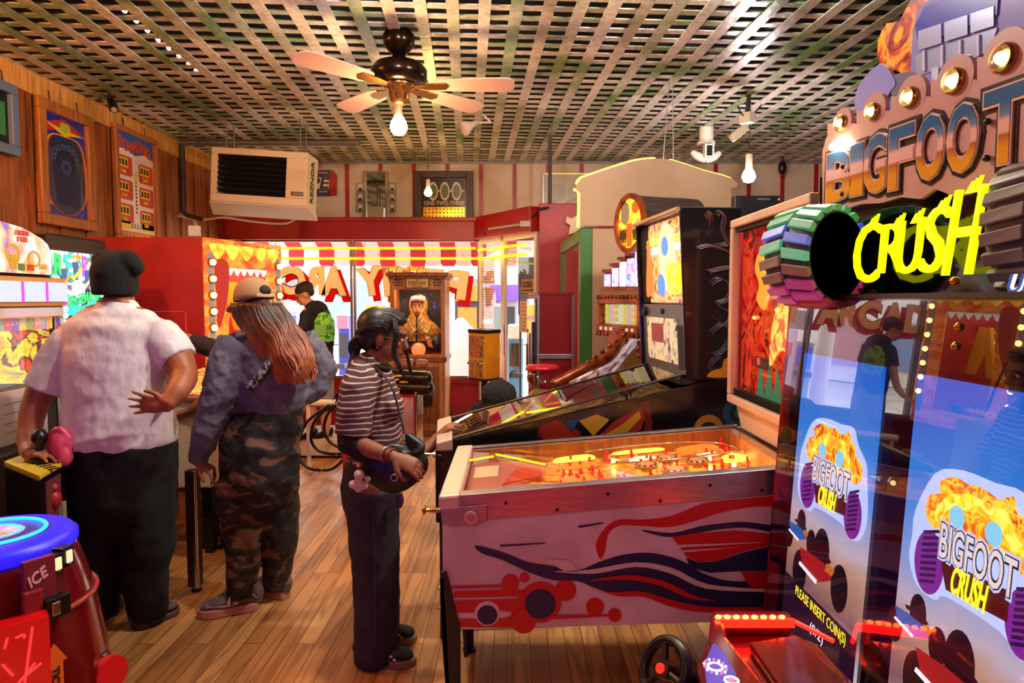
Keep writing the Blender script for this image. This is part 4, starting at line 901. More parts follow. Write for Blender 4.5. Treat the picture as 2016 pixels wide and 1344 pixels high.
# ---------------------------------------------------------------- candy dome
c = P(1068, 760, 5.2); zt_ = P(1068, 727, 5.2).z
t = thing('candy_dispenser', (c.x, 5.2, 0), 'clear round candy dispenser with red lid in front of the small girl', 'candy dispenser')
b = MB(); b.lathe([(.12, .74), (.12, zt_)], V(c.x, 5.2, 0), 36); b.build('dome', glass('dome_glass', '#f4e8e0'), t)
b = MB(); b.lathe([(0, zt_), (.13, zt_), (.132, zt_ + .02), (.11, zt_ + .035), (0, zt_ + .04)], V(c.x, 5.2, 0), 36); b.build('lid', mat('red_lid', '#b81c2a', .25), t)
b = MB(); b.lathe([(0, .0), (.13, 0), (.13, .03), (.04, .06), (.04, .6), (.12, .66), (.125, .75), (0, .75)], V(c.x, 5.2, 0), 30); b.build('stand', redp, t)
b = MB(); b.lathe([(0, .75), (.112, .75), (.112, .86), (.08, .9), (0, .91)], V(c.x, 5.2, 0), 30); o = b.build('candy', mat('mixed_candy', '#5c7a30', .3, c2='#b04020', scale=40, bump=.6, lo=.45, hi=.55), t); tag(o, None, None) if False else None
b = MB(); b.box((c.x + .05, 5.06, .78), (c.x + .085, 5.09, .93)); b.build('product_card', mat('purple_card', '#3a2440', .5), t)
# ---------------------------------------------------------------- green framed booth with the cream back
t = thing('game_booth', (1.15, 6.3, 0), 'large booth with green frame, cream back and gabled neon-edged header', 'game booth')
gm_ = mat('green_paint', '#2f6a22', .45); crm_ = mat('cream_back_board', '#b3967a', .75, c2='#a58768', scale=1.5, bump=.03, bscale=120)
def Lx(Y): return .548 + (.5 - .548) * (Y - 5.5) / 1.6
b = MB()
b.box((.548, 5.5, 0), (.645, 5.58, 2.17)); b.box((1.68, 5.5, 0), (1.76, 5.58, 2.17)); b.box((.5, 7.0, 0), (.56, 7.08, 2.17)); b.box((1.7, 7.0, 0), (1.76, 7.08, 2.17))
b.hexa([V(.548, 5.58, 2.06), V(.6, 5.58, 2.06), V(.552, 7.05, 2.06), V(.5, 7.05, 2.06), V(.548, 5.58, 2.17), V(.6, 5.58, 2.17), V(.552, 7.05, 2.17), V(.5, 7.05, 2.17)])
b.box((.56, 7.0, 2.08), (1.7, 7.06, 2.17))
b.hexa([V(.548, 5.58, 0), V(.6, 5.58, 0), V(.552, 7.05, 0), V(.5, 7.05, 0), V(.548, 5.58, .85), V(.6, 5.58, .85), V(.552, 7.05, .85), V(.5, 7.05, .85)])
b.build('frame', gm_, t, bevel=.006)
b = MB(); b.box((.645, 5.505, 0), (1.68, 5.53, 2.17)); b.build('back_board', crm_, t)
b = MB(); b.hexa([V(.56, 5.58, .85), V(.566, 5.58, .85), V(.52, 7.0, .85), V(.514, 7.0, .85), V(.56, 5.58, 2.06), V(.566, 5.58, 2.06), V(.52, 7.0, 2.06), V(.514, 7.0, 2.06)]); b.build('side_glass', GL, t)
b = MB(); b.box((.7, 5.7, 2.1), (1.6, 5.8, 2.13)); b.build('inner_lamp', glow('booth_tube', '#fff0e0', 7), t)
fh = Frm((.5, 5.49, 0), (1, 0, 0), (0, 0, 1))
hd = [(1141, 445), (1142, 380), (1133, 372), (1136, 362), (1143, 352), (1165, 344), (1200, 332), (1235, 321), (1262, 315), (1290, 313), (1320, 316), (1350, 325), (1385, 337), (1420, 346), (1440, 353), (1450, 362), (1447, 370), (1437, 372), (1437, 445)]
b = MB(); ppoly(b, fh, hd, 0, .03, 0); b.build('gable_header', crm_, t)
pts = [onp(fh, *p) for p in hd]
b = MB(); b.limb([fh.p(x_ - .008, y_, -.03) for x_, y_ in [pts[0], pts[1], pts[2]]], .012, n=8); b.limb([fh.p(x_, y_ + .008, -.03) for x_, y_ in pts[3:10]], .012, n=8); b.limb([fh.p(x_, y_ + .008, -.03) for x_, y_ in pts[10:15]], .012, n=8)
b.build('neon_outline', glow('amber_neon', '#ffd23c', 5), t)
b = MB()
for px in (1305, 1325): c = fh.p(*onp(fh, px, 315), .01); b.cyl(c, V(c.x + random.uniform(-.05, .05), c.y, ZC), .004, n=6)
b.build('hanging_wire', steel, t)
# ---------------------------------------------------------------- log themed redemption game
t = thing('log_game', (.95, 4.9, 0), 'copper and log themed redemption game with oval glowing sign', 'arcade machine')
fg = Frm((.647, 5.0, 0), (.41, -.91, 0), (0, 0, 1))
cop = mat('copper_paint', '#a04a20', .35, .5, c2='#6e2c12', scale=14, bump=.3); bark = mat('dark_bark', '#3a2018', .8, c2='#1e0e0a', scale=12, stretch=(1, 1, 6), bump=1)
def pl(px, py, c=0): a_, b_ = onp(fg, px, py); return fg.p(a_, b_, c)
b = MB(); o_ = fg.p(.28, 0, -.3); b.fbox(fg, .46, .62, 0, 1.95, -.6, -.06); b.build('tower', bark, t)
b = MB(); b.fbox(fg, 0, .62, 0, 1.0, -.7, -.02); b.build('base_cabinet', mat('brown_cabinet', '#4a2414', .5), t, bevel=.02)
ax = V(.92, .40, 0).normalized(); lc = P(1247, 440, 4.55); b = MB(); n_ = 26; vs_ = []; fs_ = []
for j in range(8):
    for i in range(n_):
        a_ = 2 * pi * i / n_; r_ = .185 * (1 + .07 * noise.noise(V(cos(a_) * 3, sin(a_) * 3, j * .3))); x_, y_ = axisframe(ax, V(0, 0, 1)); vs_.append(lc + ax * (j * .07) + x_ * r_ * cos(a_) + y_ * r_ * .8 * sin(a_))
for j in range(7):
    for i in range(n_): fs_.append((j * n_ + i, j * n_ + (i + 1) % n_, (j + 1) * n_ + (i + 1) % n_, (j + 1) * n_ + i))
fs_ += [list(range(n_))[::-1], list(range(7 * n_, 8 * n_))]; b.add(vs_, fs_); b.build('log', bark, t)
fl = Frm(lc - ax * .012, V(.4, -.92, 0), (0, 0, 1)); b = MB(); b.disc(fl, 0, 0, .15, 0, .012, 0, 32, .165); b.build('log_sign', lit_art('log_sign_print', [(.3, '#c83c10'), (.42, '#f08a18'), (.52, '#ffd040'), (.6, '#ffb020'), (.7, '#e05018')], 7, 1.7), t)
b = MB(); b.text('WIN', fl, -.085, -.08, .08, .09, .012, .018, 0); b.text('WASH', fl, .08, -.075, .1, .08, .012, .018, 0); b.ring(fl, 0, 0, .145, .175, .0, .03, 2, 30, 1.12); b.fbox(fl, -.035, .02, -.15, .0, .012, .016, 3); b.disc(fl, -.06, .07, .05, .012, .016, 1, 20, .075); b.disc(fl, .06, .1, .04, .012, .016, 3)
b.build('sign_lettering', [mat('dark_green_letter', '#30381c', .5), mat('grey_letter', '#8a8070', .5), cop, glow('orange_print', '#f05a10', 1)], t)
b = MB(); steps = [(1190, 536), (1205, 524), (1220, 512), (1235, 505), (1250, 492)]
for k, (px, py) in enumerate(steps):
    a_, bt = onp(fg, px, 568); a1_, tp = onp(fg, px, py); w_ = .085
    b.fbox(fg, a_, a_ + w_ * 1.05, bt, tp, -.06, 0, 0); b.fbox(fg, a_ + .008, a_ + w_ - .002, bt + .015, tp - .015, 0, .008, 1 + k % 3)
    b.fbox(fg, a_ - .005, a_ + w_ * 1.08, tp, tp + .02, -.07, .02, 4)
b.fbox(fg, onp(fg, 1186, 570)[0], onp(fg, 1268, 570)[0], onp(fg, 1186, 573)[1], onp(fg, 1186, 567)[1], -.06, .02, 4)
b.build('step_lights', [cop, lit_art('step_blue', [(.35, '#4a6ae8'), (.5, '#b0b8ff'), (.6, '#d870d0')], 22, 1.3), lit_art('step_pink', [(.35, '#d86ac8'), (.5, '#ffd8ff'), (.6, '#6a80f0')], 22, 1.4), lit_art('step_white', [(.35, '#8aa0ff'), (.5, '#ffffff'), (.6, '#ff90d0')], 22, 1.5), cop], t)
b = MB(); q0_ = onp(fg, 1182, 652); q1_ = onp(fg, 1268, 590); W_ = .56; z0_, z1_ = onp(fg, 1230, 655)[1], onp(fg, 1230, 587)[1]
b.fbox(fg, 0, W_, z0_, z0_ + .05, -.1, .03); b.fbox(fg, 0, W_, z1_ - .04, z1_, -.1, .03); b.fbox(fg, 0, .03, z0_, z1_, -.1, .03); b.fbox(fg, W_ - .06, W_, z0_, z1_, -.1, .03)
for k in range(12): b.fbox(fg, k * W_ / 12, k * W_ / 12 + .02, z1_, z1_ + .025, -.03, .04); b.fbox(fg, k * W_ / 12, k * W_ / 12 + .025, z0_ - .03, z0_, -.03, .05)
b.build('display_frame', cop, t, bevel=.004)
b = MB(); cl = ['#c8d070', '#f0c890', '#d0e8e0', '#f0d060', '#e8b0c0', '#f4b040', '#f0d8a8']
for k in range(7): b.fbox(fg, .035 + k * .066, .035 + k * .066 + .05, z0_ + .055, z1_ - .045, -.06, -.02, k)
for k in range(7):
    for j in range(4): b.disc(fg, .06 + k * .066, z0_ + .09 + j * .045, .018, -.02, -.012, (k + 3) % 7, 12)
for k in range(7): b.fbox(fg, .045 + k * .066, .075 + k * .066, z0_ + .012, z0_ + .035, .03, .034, 7)
b.build('prize_columns', [glow('column%d' % i, c_, .55) for i, c_ in enumerate(cl)] + [white], t)
def gear(c, r, axis, w, name):
    x_, y_ = axisframe(axis, V(0, 0, 1)); f = Frm(c, x_, y_); pts = []
    for i in range(16):
        a_ = 2 * pi * i / 16
        for da, rr_ in ((-.14, r * .86), (-.08, r), (.08, r), (.14, r * .86)): pts.append((rr_ * cos(a_ + da), rr_ * sin(a_ + da)))
    b = MB(); b.prism(pts, f, -w / 2, w / 2); b.disc(f, 0, 0, r * .7, -w / 2 - .01, w / 2 + .01); b.disc(f, 0, 0, r * .2, -w / 2 - .03, w / 2 + .03); return b.build(name, cop, t, bevel=.004)
gear(P(1290, 688, 4.35), .125, V(.15, 1, 0), .09, 'gear'); gear(P(1218, 672, 4.7), .10, V(.9, .4, 0), .05, 'gear')
b = MB(); rp = [P(1240, 655, 4.75), P(1262, 655, 4.55), P(1185, 745, 4.4), P(1120, 745, 4.6)]
b.hexa([p - V(0, 0, .05) for p in rp] + rp); b.build('coin_ramp', lit_art('ramp_print', [(.35, '#7a4a3a'), (.48, '#c8b8c8'), (.56, '#e8e4f0'), (.68, '#a86a5a')], 6, .25, rough=.12), t)
b = MB()
b.limb([P(1225, 662, 4.6), P(1200, 700, 4.5), P(1150, 725, 4.4), P(1090, 755, 4.3)], [(.03, .03), (.04, .04), (.035, .035), (.03, .03)], n=8)
for k in range(9): b.ell(P(1228 - k * 14, 660 + k * 10.5, 4.4), .016, nu=8, nv=6)
b.build('ramp_rail', cop, t)
# ================================================================= PINBALL MACHINES
navyp = mat('navy_print', '#1c2348', .45); redpr = mat('red_print_gloss', '#c4161c', .4); crmp = mat('cream_print', '#d9c0b4', .5)
def cyc(x, y): return (840 + x * .35714, 820 + y * .35714)
t = thing('pinball_machine', (.4, 2.64, 0), 'nearest pinball machine, white side panel with red circles and blue swoosh', 'pinball machine')
Yn, Yf = 2.26, 3.02; Xa, Xb = -.235, 1.28
gz = lambda X: .932 + (X - Xa) * .0845
fs = Frm((0, Yn, 0), (1, 0, 0), (0, 0, 1))
zb0, zb1 = .473, .512
def slab(b, xa, xb, ya, yb, za, zb, m=0):   # za, zb functions of X
    b.hexa([V(xa, ya, za(xa)), V(xb, ya, za(xb)), V(xb, yb, za(xb)), V(xa, yb, za(xa)), V(xa, ya, zb(xa)), V(xb, ya, zb(xb)), V(xb, yb, zb(xb)), V(xa, yb, zb(xa))], m)
botz = lambda X: zb0 + (X - Xa) * .03
wht = mat('pinball_side_white', '#dcc8c4', .42, c2='#cbb2ac', scale=5, bump=.03, bscale=90)
b = MB(); slab(b, Xa, Xb, Yn, Yn + .02, botz, lambda X: gz(X) - .005); slab(b, Xa, Xb, Yf - .02, Yf, botz, lambda X: gz(X) - .005)
slab(b, Xa, Xa + .02, Yn + .02, Yf - .02, botz, lambda X: gz(X) - .01); slab(b, Xb - .02, Xb, Yn + .02, Yf - .02, botz, lambda X: gz(X) - .005); slab(b, Xa + .02, Xb - .02, Yn + .02, Yf - .02, botz, lambda X: botz(X) + .02)
b.build('cabinet', wht, t, bevel=.003)
b = MB()
for i, (pts, m, sm) in enumerate((
    ([(935, 690), (985, 610), (1060, 566), (1200, 566), (1350, 545), (1480, 492), (1560, 470), (1700, 455), (1962, 437), (1958, 490), (1800, 497), (1620, 530), (1480, 575), (1340, 608), (1220, 605), (1120, 598), (1050, 605), (1000, 650), (985, 740), (960, 785), (940, 750)], 0, 3),
    ([(1180, 622), (1350, 640), (1500, 605), (1620, 588), (1760, 580), (1945, 608), (1943, 642), (1760, 612), (1600, 622), (1420, 655), (1300, 660)], 1, 3),
    ([(1350, 662), (1500, 640), (1700, 625), (1942, 648), (1938, 700), (1750, 742), (1600, 795), (1500, 800), (1430, 770), (1390, 710)], 0, 0),
    ([(1430, 775), (1500, 802), (1600, 797), (1750, 745), (1936, 704), (1926, 848), (1730, 850), (1560, 860), (1450, 830)], 1, 0),
    ([(270, 708), (420, 745), (560, 800), (700, 822), (830, 845), (950, 800), (1080, 760), (1240, 750), (1400, 790), (1520, 860), (1640, 900), (1760, 905), (1890, 890), (1895, 1072), (1700, 1078), (1500, 1070), (1350, 1042), (1200, 988), (1080, 985), (950, 950), (830, 905), (700, 900), (560, 855), (420, 790), (300, 750)], 1, 3),
    ([(860, 912), (1000, 965), (1180, 962), (1360, 1012), (1560, 1048), (1890, 1050), (1893, 1074), (1700, 1080), (1480, 1072), (1330, 1040), (1190, 990), (1060, 988), (940, 950)], 0, 3),
    ([(1730, 852), (1925, 850), (1922, 955), (1810, 962), (1760, 905)], 0, 0),
    ([(400, 705), (650, 692), (655, 698), (410, 716)], 1, 0), ([(830, 600), (975, 580), (972, 588), (840, 612)], 1, 0),
    ([(130, 930), (470, 920), (500, 950), (560, 950), (620, 915), (700, 960), (720, 1090), (620, 1110), (590, 1160), (540, 1185), (480, 1160), (165, 1158), (165, 1112), (400, 1110), (460, 1100), (470, 1075), (395, 1065), (270, 1078), (158, 1080), (158, 1010), (500, 1000), (510, 988), (152, 996), (148, 960), (420, 950), (415, 940), (138, 946)], 0, 0),
    ([(590, 1112), (720, 1090), (1000, 1086), (1004, 1098), (740, 1112)], 0, 0))):
    c0 = .0002 + .0003 * i
    ppoly(b, fs, [cyc(*p) for p in pts], c0, c0 + .0003, m, sm)
for i, (x, y, r, m) in enumerate(((462, 915, 48, 0), (540, 885, 27, 0), (765, 955, 58, 0), (627, 1020, 112, 0), (928, 1045, 48, 0), (1035, 1090, 36, 0), (535, 1125, 66, 0), (335, 1080, 68, 2), (335, 1088, 54, 1), (627, 1028, 82, 1))):
    px, py = cyc(x, y); c0 = .004 + .0003 * i; pdisc(b, fs, px, py, r * .357, .0002, c0, m)
ppoly(b, fs, [cyc(*p) for p in ((1350, 705), (1860, 688), (1700, 700), (1390, 718))], .004, .0045, 2); ppoly(b, fs, [cyc(*p) for p in ((1390, 735), (1720, 716), (1420, 745))], .004, .0045, 2)
ppoly(b, fs, [cyc(*p) for p in ((640, 780), (790, 790), (840, 850), (760, 850))], .004, .0045, 2, 0); ppoly(b, fs, [cyc(*p) for p in ((700, 850), (900, 840), (1150, 800), (1350, 830), (1550, 920), (1890, 950), (1890, 962), (1540, 945), (1340, 860), (1150, 825), (920, 862))], .004, .0045, 2, 4)
ppoly(b, fs, [cyc(*p) for p in ((900, 900), (1100, 870), (1300, 900), (1480, 985), (1600, 1010), (1450, 1000), (1290, 930), (1100, 895))], .004, .0045, 0, 4)
b.build('side_artwork', [redpr, navyp, crmp], t)
# steel side rail with screws, lockbar
b = MB(); rl = lambda X: 1.6 - ((1031 - 588) + (X - Xa) * -46) / 1344 * Yn
slab(b, Xa, 1.0, Yn - .008, Yn + .0, lambda X: gz(X) - .088 + (X - Xa) * .006, lambda X: gz(X) + .004); slab(b, Xa + .06, 1.0, Yn - .008, Yn + .045, lambda X: gz(X), lambda X: gz(X) + .006)
b.build('side_rail', steel, t, bevel=.002); b = MB(); slab(b, Xa + .06, 1.0, Yf - .03, Yf + .006, lambda X: gz(X), lambda X: gz(X) + .006); slab(b, Xa, 1.0, Yf, Yf + .006, lambda X: gz(X) - .08, lambda X: gz(X) + .004)
b.build('side_rail', steel, t, bevel=.002)
for px, py in ((996, 990), (1097, 1003), (1197, 972), (1300, 986), (1398, 955), (1500, 965)):
    c = P(px, py, Yn - .009); MB().ell(c, (.006, .003, .006), nu=10, nv=6).build('screw', mat('screw_dark', '#3c3236', .4, .8), t)
b = MB(); slab(b, Xa - .012, Xa + .06, Yn - .015, Yf + .015, lambda X: gz(Xa) - .035, lambda X: gz(X) + .01); b.build('lockbar', mat('cream_steel', '#d8c4b4', .35, .4), t, bevel=.008)
b = MB(); ppoly(b, fs, [(868, 998), (960, 990), (960, 1022), (935, 1032), (885, 1033), (870, 1022)], .009, .014, 0); b.build('corner_bracket', steel, t, bevel=.003)
c = P(927, 1017, Yn - .012); f = Frm(c, (1, 0, 0), (0, 0, 1)); b = MB(); b.ring(f, 0, 0, .013, .022, 0, .014, 0, 28); b.disc(f, 0, 0, .012, 0, .018, 1); b.build('flipper_button', [mat('ivory_ring', '#d8b0a4', .35), mat('pink_button', '#c07a78', .3)], t)
c = V(Xa - .012, Yn + .05, P(860, 1013, Yn).z + .0); b = MB(); b.cyl(c, c + V(-.05, 0, 0), .006); b.lathe([(.0, 0), (.012, 0), (.016, .004), (.016, .008), (.006, .012), (0, .012)], c + V(-.05, 0, 0), 16, axis=V(-1, 0, 0)); 
for k in range(5): b.tor(c + V(-.006 - .007 * k, 0, 0), .009, .002, V(1, 0, 0), 14, 6)
b.build('plunger', brass, t)
for x_, y_ in ((Xa, Yn), (Xa, Yf), (Xb - .1, Yn), (Xb - .1, Yf)):
    b = MB(); sy = -1 if y_ == Yn else 1; f = Frm((x_, y_, 0), (1, 0, 0), (0, 0, 1)); yy = y_ - .012 if sy < 0 else y_
    ft_ = Frm((x_, yy, 0), (1, 0, 0), (0, 0, 1))
    b.hexa([V(x_ + .03, yy, 0), V(x_ + .06, yy, 0), V(x_ + .06, yy + .012, 0), V(x_ + .03, yy + .012, 0), V(x_ - .006, yy, .48), V(x_ + .06, yy, .48), V(x_ + .06, yy + .012, .48), V(x_ - .006, yy + .012, .48)])
    b.hexa([V(x_ - .006, yy, .48), V(x_ + .06, yy, .48), V(x_ + .06, yy + .012, .48), V(x_ - .006, yy + .012, .48), V(x_ - .006, yy, .68), V(x_ + .015, yy, .68), V(x_ + .015, yy + .012, .68), V(x_ - .006, yy + .012, .68)])
    b.hexa([V(x_ + .02, yy + .0, 0), V(x_ + .035, yy, 0), V(x_ + .035, yy - sy * .06, 0), V(x_ + .02, yy - sy * .06, 0), V(x_ - .008, yy, .66), V(x_ + .004, yy, .66), V(x_ + .004, yy - sy * .06, .66), V(x_ - .008, yy - sy * .06, .66)])
    for z_ in (.54, .61): b.ell(V(x_ - .012, y_ + (.02 if sy < 0 else -.02), z_), .009, nu=10, nv=6, m=1)
    b.cyl(V(x_ + .04, yy, 0), V(x_ + .04, yy, .012), .03, m=0)
    b.build('leg', [mat('satin_black_steel', '#0c0a0c', .35), chrome], t)
# playfield
pz = lambda X: gz(X) - .085
b = MB(); slab(b, Xa + .06, .97, Yn + .045, Yf - .03, lambda X: pz(X) - .01, pz); fpf = Frm((Xa + .06, Yn + .045, pz(Xa + .06)), (1, 0, .0845), (0, 1, 0))
b.build('playfield', lit_art('playfield_print', [(.32, '#8c3a18'), (.42, '#c86a24'), (.5, '#e8a850'), (.56, '#d88430'), (.68, '#a03a18')], 9, .22, rough=.15), t)
b = MB(); slab(b, Xa + .06, .98, Yf - .045, Yf - .03, pz, lambda X: gz(X) - .006); slab(b, .94, .98, Yn + .045, Yf - .045, pz, lambda X: gz(X) - .006); slab(b, Xa + .06, .98, Yn + .02, Yn + .045, pz, lambda X: gz(X) - .006)
b.build('inner_wall', wood('playfield_wood', '#c98a48', '#a0652c', .4), t)
W_ = 1.2 ; Dp = Yf - .03 - Yn - .045
b = MB(); b.prism([(.0, 0), (.16, 0), (.33, .12), (.30, .2), (.2, .3), (.3, .42), (.33, .55), (.16, Dp), (0, Dp)], fpf, .001, .02, 0); b.fbox(fpf, .02, .12, .04, .2, .02, .022, 1)
for k in range(7): b.fbox(fpf, .03, .11, .05 + k * .02, .06 + k * .02, .022, .023, 2)
b.fbox(fpf, .02, .12, .42, .6, .02, .022, 1); b.prism([(.14, .28), (.3, .38), (.3, .5), (.2, .52)], fpf, .021, .024, 3); b.prism([(.15, .2), (.2, .26), (.34, .12), (.32, .08)], fpf, .021, .024, 2)
b.build('apron', [mat('apron_rose', '#b86a5c', .3), mat('apron_card', '#d8c090', .5), mat('apron_green', '#7a8a50', .5), mat('apron_red', '#c04028', .35)], t)
gl_y = glow('plastic_yellow', '#ffcf50', 1.3, '#c89030'); gl_o = glow('plastic_orange', '#ff7a20', 1.0, '#b85018'); gl_r = glow('plastic_red', '#e02a18', .7, '#901010'); gl_w = glow('plastic_white', '#ffe6b8', 1.2)
rp_ = random.Random(11)
for k, (a_, b2, w_, h_, m) in enumerate(((.36, .05, .14, .10, gl_y), (.36, .18, .12, .09, gl_o), (.37, .38, .14, .08, gl_o), (.36, .5, .16, .09, gl_y), (.62, .55, .2, .06, gl_y), (.88, .5, .16, .1, gl_o), (1.0, .28, .1, .12, gl_y), (.84, .05, .2, .07, gl_r), (1.02, .08, .1, .1, gl_o), (.66, .42, .1, .06, gl_w), (.93, .4, .08, .05, gl_w), (.58, .06, .12, .06, gl_r))):
    b = MB(); b.prism(smoothpts([(a_, b2), (a_ + w_, b2 + .01), (a_ + w_ * .9, b2 + h_), (a_ + .02, b2 + h_ * .8)], 4), fpf, .035, .04); b.build('playfield_plastic', m, t)
def pop(a_, b2):
    b = MB(); o = fpf.p(a_, b2, 0); b.lathe([(.022, 0), (.022, .035), (.045, .04), (.048, .046), (.03, .056), (0, .06)], o, 24, axis=fpf.n, m=0); b.lathe([(.034, .012), (.036, .018), (.034, .024)], o, 24, axis=fpf.n, m=1); 
    for k in range(10): an = 2 * pi * k / 10; b.fbox(Frm(o + fpf.n * .048 + fpf.u * .036 * cos(an) + fpf.v * .036 * sin(an), fpf.u, fpf.v), -.004, .004, -.004, .004, 0, .008, 2)
    b.build('pop_bumper', [mat('bumper_cap', '#c89858', .3), glow('bumper_ring', '#ff9a30', 1.5), mat('bumper_red', '#a03020', .4)], t)
for a_, b2 in ((.70, .3), (.79, .2), (.80, .38), (.90, .3)): pop(a_, b2)
post0 = MB().lathe([(.0, 0), (.012, 0), (.012, .006), (.006, .012), (.009, .03), (.004, .045), (.006, .05), (0, .052)], V(0, 0, 0), 10, axis=fpf.n)
pm = glow('red_post', '#e01808', .5, '#b01008'); p0_ = None
for k in range(44):
    a_, b2 = rp_.uniform(.36, 1.1), rp_.uniform(.04, Dp - .04)
    if p0_ is None: p0_ = MB().lathe([(.0, 0), (.011, 0), (.011, .006), (.006, .012), (.009, .032), (.004, .046), (.006, .052), (0, .054)], V(t['_org'][0], t['_org'][1], 0), 10, axis=fpf.n).build('post', pm, t); o = p0_
    else: o = p0_.copy(); COL.objects.link(o); o.parent = t
    o.location = fpf.p(a_, b2, 0) - Vector(t['_org'][:])
lampm = glow('playfield_lamp', '#ffb850', 60)
for k, (a_, b2) in enumerate(((.4, .14), (.42, .5), (.39, .3), (.98, .42), (1.04, .30), (.95, .18), (1.08, .45), (.6, .5), (.76, .52), (1.0, .08), (.5, .12), (.85, .46))):
    MB().ell(fpf.p(a_, b2, .02), .0085, nu=10, nv=8).build('playfield_lamp', lampm, t)
for k in range(9): 
    b = MB(); b.fbox(fpf, .58 + .018 * k, .592 + .018 * k, .24 - .014 * k, .25 - .014 * k, 0, .035); b.build('drop_target', mat('target_cream', '#c8a878', .4), t)
rub = mat('rubber_ring', '#d8c8b0', .5)
for k, (a_, b2, r_) in enumerate(((.42, .11, .05), (.42, .53, .05), (.65, .56, .06), (1.0, .52, .06), (1.02, .15, .05), (.9, .08, .045))): MB().tor(fpf.p(a_, b2, .025), r_, .004, fpf.n, 24, 6).build('rubber_ring', rub, t)
b = MB(); b.limb([fpf.p(.5, .6, .05), fpf.p(.8, .62, .055), fpf.p(1.05, .56, .05), fpf.p(1.12, .4, .04)], .004, n=6); b.limb([fpf.p(.55, .36, .05), fpf.p(.8, .34, .05), fpf.p(1.1, .4, .05)], .003, n=6); b.build('wire_ramp', chrome, t)
b = MB(); slab(b, Xa + .06, .98, Yn + .02, Yf - .01, lambda X: gz(X) - .003, lambda X: gz(X) - .0005); b.build('playfield_glass', GL, t)
# backbox
cw = mat('cream_backbox', '#d6b596', .45, c2='#c8a080', scale=3)
Xk = .98; fk = sidefrm(Xk); Zk0, Zk1 = 1.14, 1.945; a_f, a_n = -3.05, -2.24
b = MB(); fw = .035
b.fbox(fk, a_f, a_n, Zk0, Zk0 + fw, -.02, .015); b.fbox(fk, a_f, a_n, Zk1 - fw, Zk1, -.02, .015); b.fbox(fk, a_f, a_f + fw, Zk0 + fw, Zk1 - fw, -.02, .015); b.fbox(fk, a_n - fw, a_n, Zk0 + fw, Zk1 - fw, -.02, .015)
b.build('backbox_frame', cw, t, bevel=.006)
b = MB(); b.fbox(fk, a_f, a_n, Zk0, Zk1, -.26, -.05); b.hexa([V(1.0, 2.34, gz(1.0)), V(1.24, 2.34, gz(1.0)), V(1.24, 2.95, gz(1.0)), V(1.0, 2.95, gz(1.0)), V(.99, 2.3, Zk0), V(1.24, 2.3, Zk0), V(1.24, 3.0, Zk0), V(.99, 3.0, Zk0)])
b.build('backbox', cw, t, bevel=.005)
b = MB(); b.fbox(fk, a_f + fw, a_n - fw, Zk0 + fw, Zk1 - fw, -.05, -.035, 0)
b.fbox(fk, a_f + fw, a_n - fw, Zk0 + fw, Zk0 + fw + .03, -.03, -.005, 6); b.fbox(fk, a_f + fw, a_n - fw, Zk1 - fw - .02, Zk1 - fw, -.03, -.0, 6)
for k in range(3): ppoly(b, fk, [(1470 + k * 22, 470 - k * 2), (1480 + k * 22, 466 - k * 2), (1530 + k * 24, 640), (1515 + k * 24, 650)], -.035, -.034 + k * .0003, 1 + k % 2)
ppoly(b, fk, [(1478, 500), (1500, 495), (1506, 530), (1490, 545), (1500, 570), (1490, 610), (1475, 590), (1480, 560), (1472, 530)], -.032, -.03, 3, 5)
ppoly(b, fk, [(1515, 520), (1545, 500), (1555, 560), (1540, 640), (1550, 700), (1520, 690), (1500, 720), (1505, 640), (1520, 580)], -.032, -.03, 4, 4)
for x_ in (1484, 1500, 1516, 1534, 1550): ppoly(b, fk, [(x_ - 12, 800), (x_ - 2, 700 + (x_ % 7) * 5), (x_ + 8, 812), (x_ - 2, 830)], -.033, -.031, 5)
ppoly(b, fk, [(1472, 700), (1498, 706), (1498, 730), (1472, 722)], -.03, -.028, 7); ppoly(b, fk, [(1545, 612), (1580, 612), (1580, 640), (1545, 640)], -.03, -.028, 7); ppoly(b, fk, [(1545, 672), (1580, 676), (1580, 704), (1545, 700)], -.03, -.028, 7)
b.text('00', fk, onp(fk, 1480, 711)[0], onp(fk, 1480, 711)[1], .03, .03, -.028, -.026, 8)
b.build('back_glass_artwork', [lit_art('backglass_red', [(.32, '#5c0a0c'), (.45, '#b81a14'), (.55, '#d0481c'), (.63, '#5a0c0e')], 5, .32, dist=3, rough=.08), glow('bg_red', '#c02018', .5), glow('bg_maroon', '#701018', .4), glow('bg_orange', '#f89020', 1.2), lit_art('bg_flame', [(.35, '#e86a1c'), (.5, '#ffc058'), (.6, '#b04a20')], 10, .9), glow('bg_green', '#3a8a5c', .5), blackm, glow('bg_score', '#38100c', .6), glow('bg_digit', '#f03020', 2)], t)
for k, (px, py, s_) in enumerate(((1496, 535, 8), (1472, 625, 12), (1515, 610, 5))): MB().ell(P(px, py, 2.9) if False else fk.p(*onp(fk, px, py), -.028), .008, nu=10, nv=6).build('backglass_lamp', glow('lamp_hot', '#ff7a30', s_), t)
MB().fbox(fk, a_f + fw, a_n - fw, Zk0 + fw, Zk1 - fw, -.008, -.005).build('backglass_pane', GL, t)
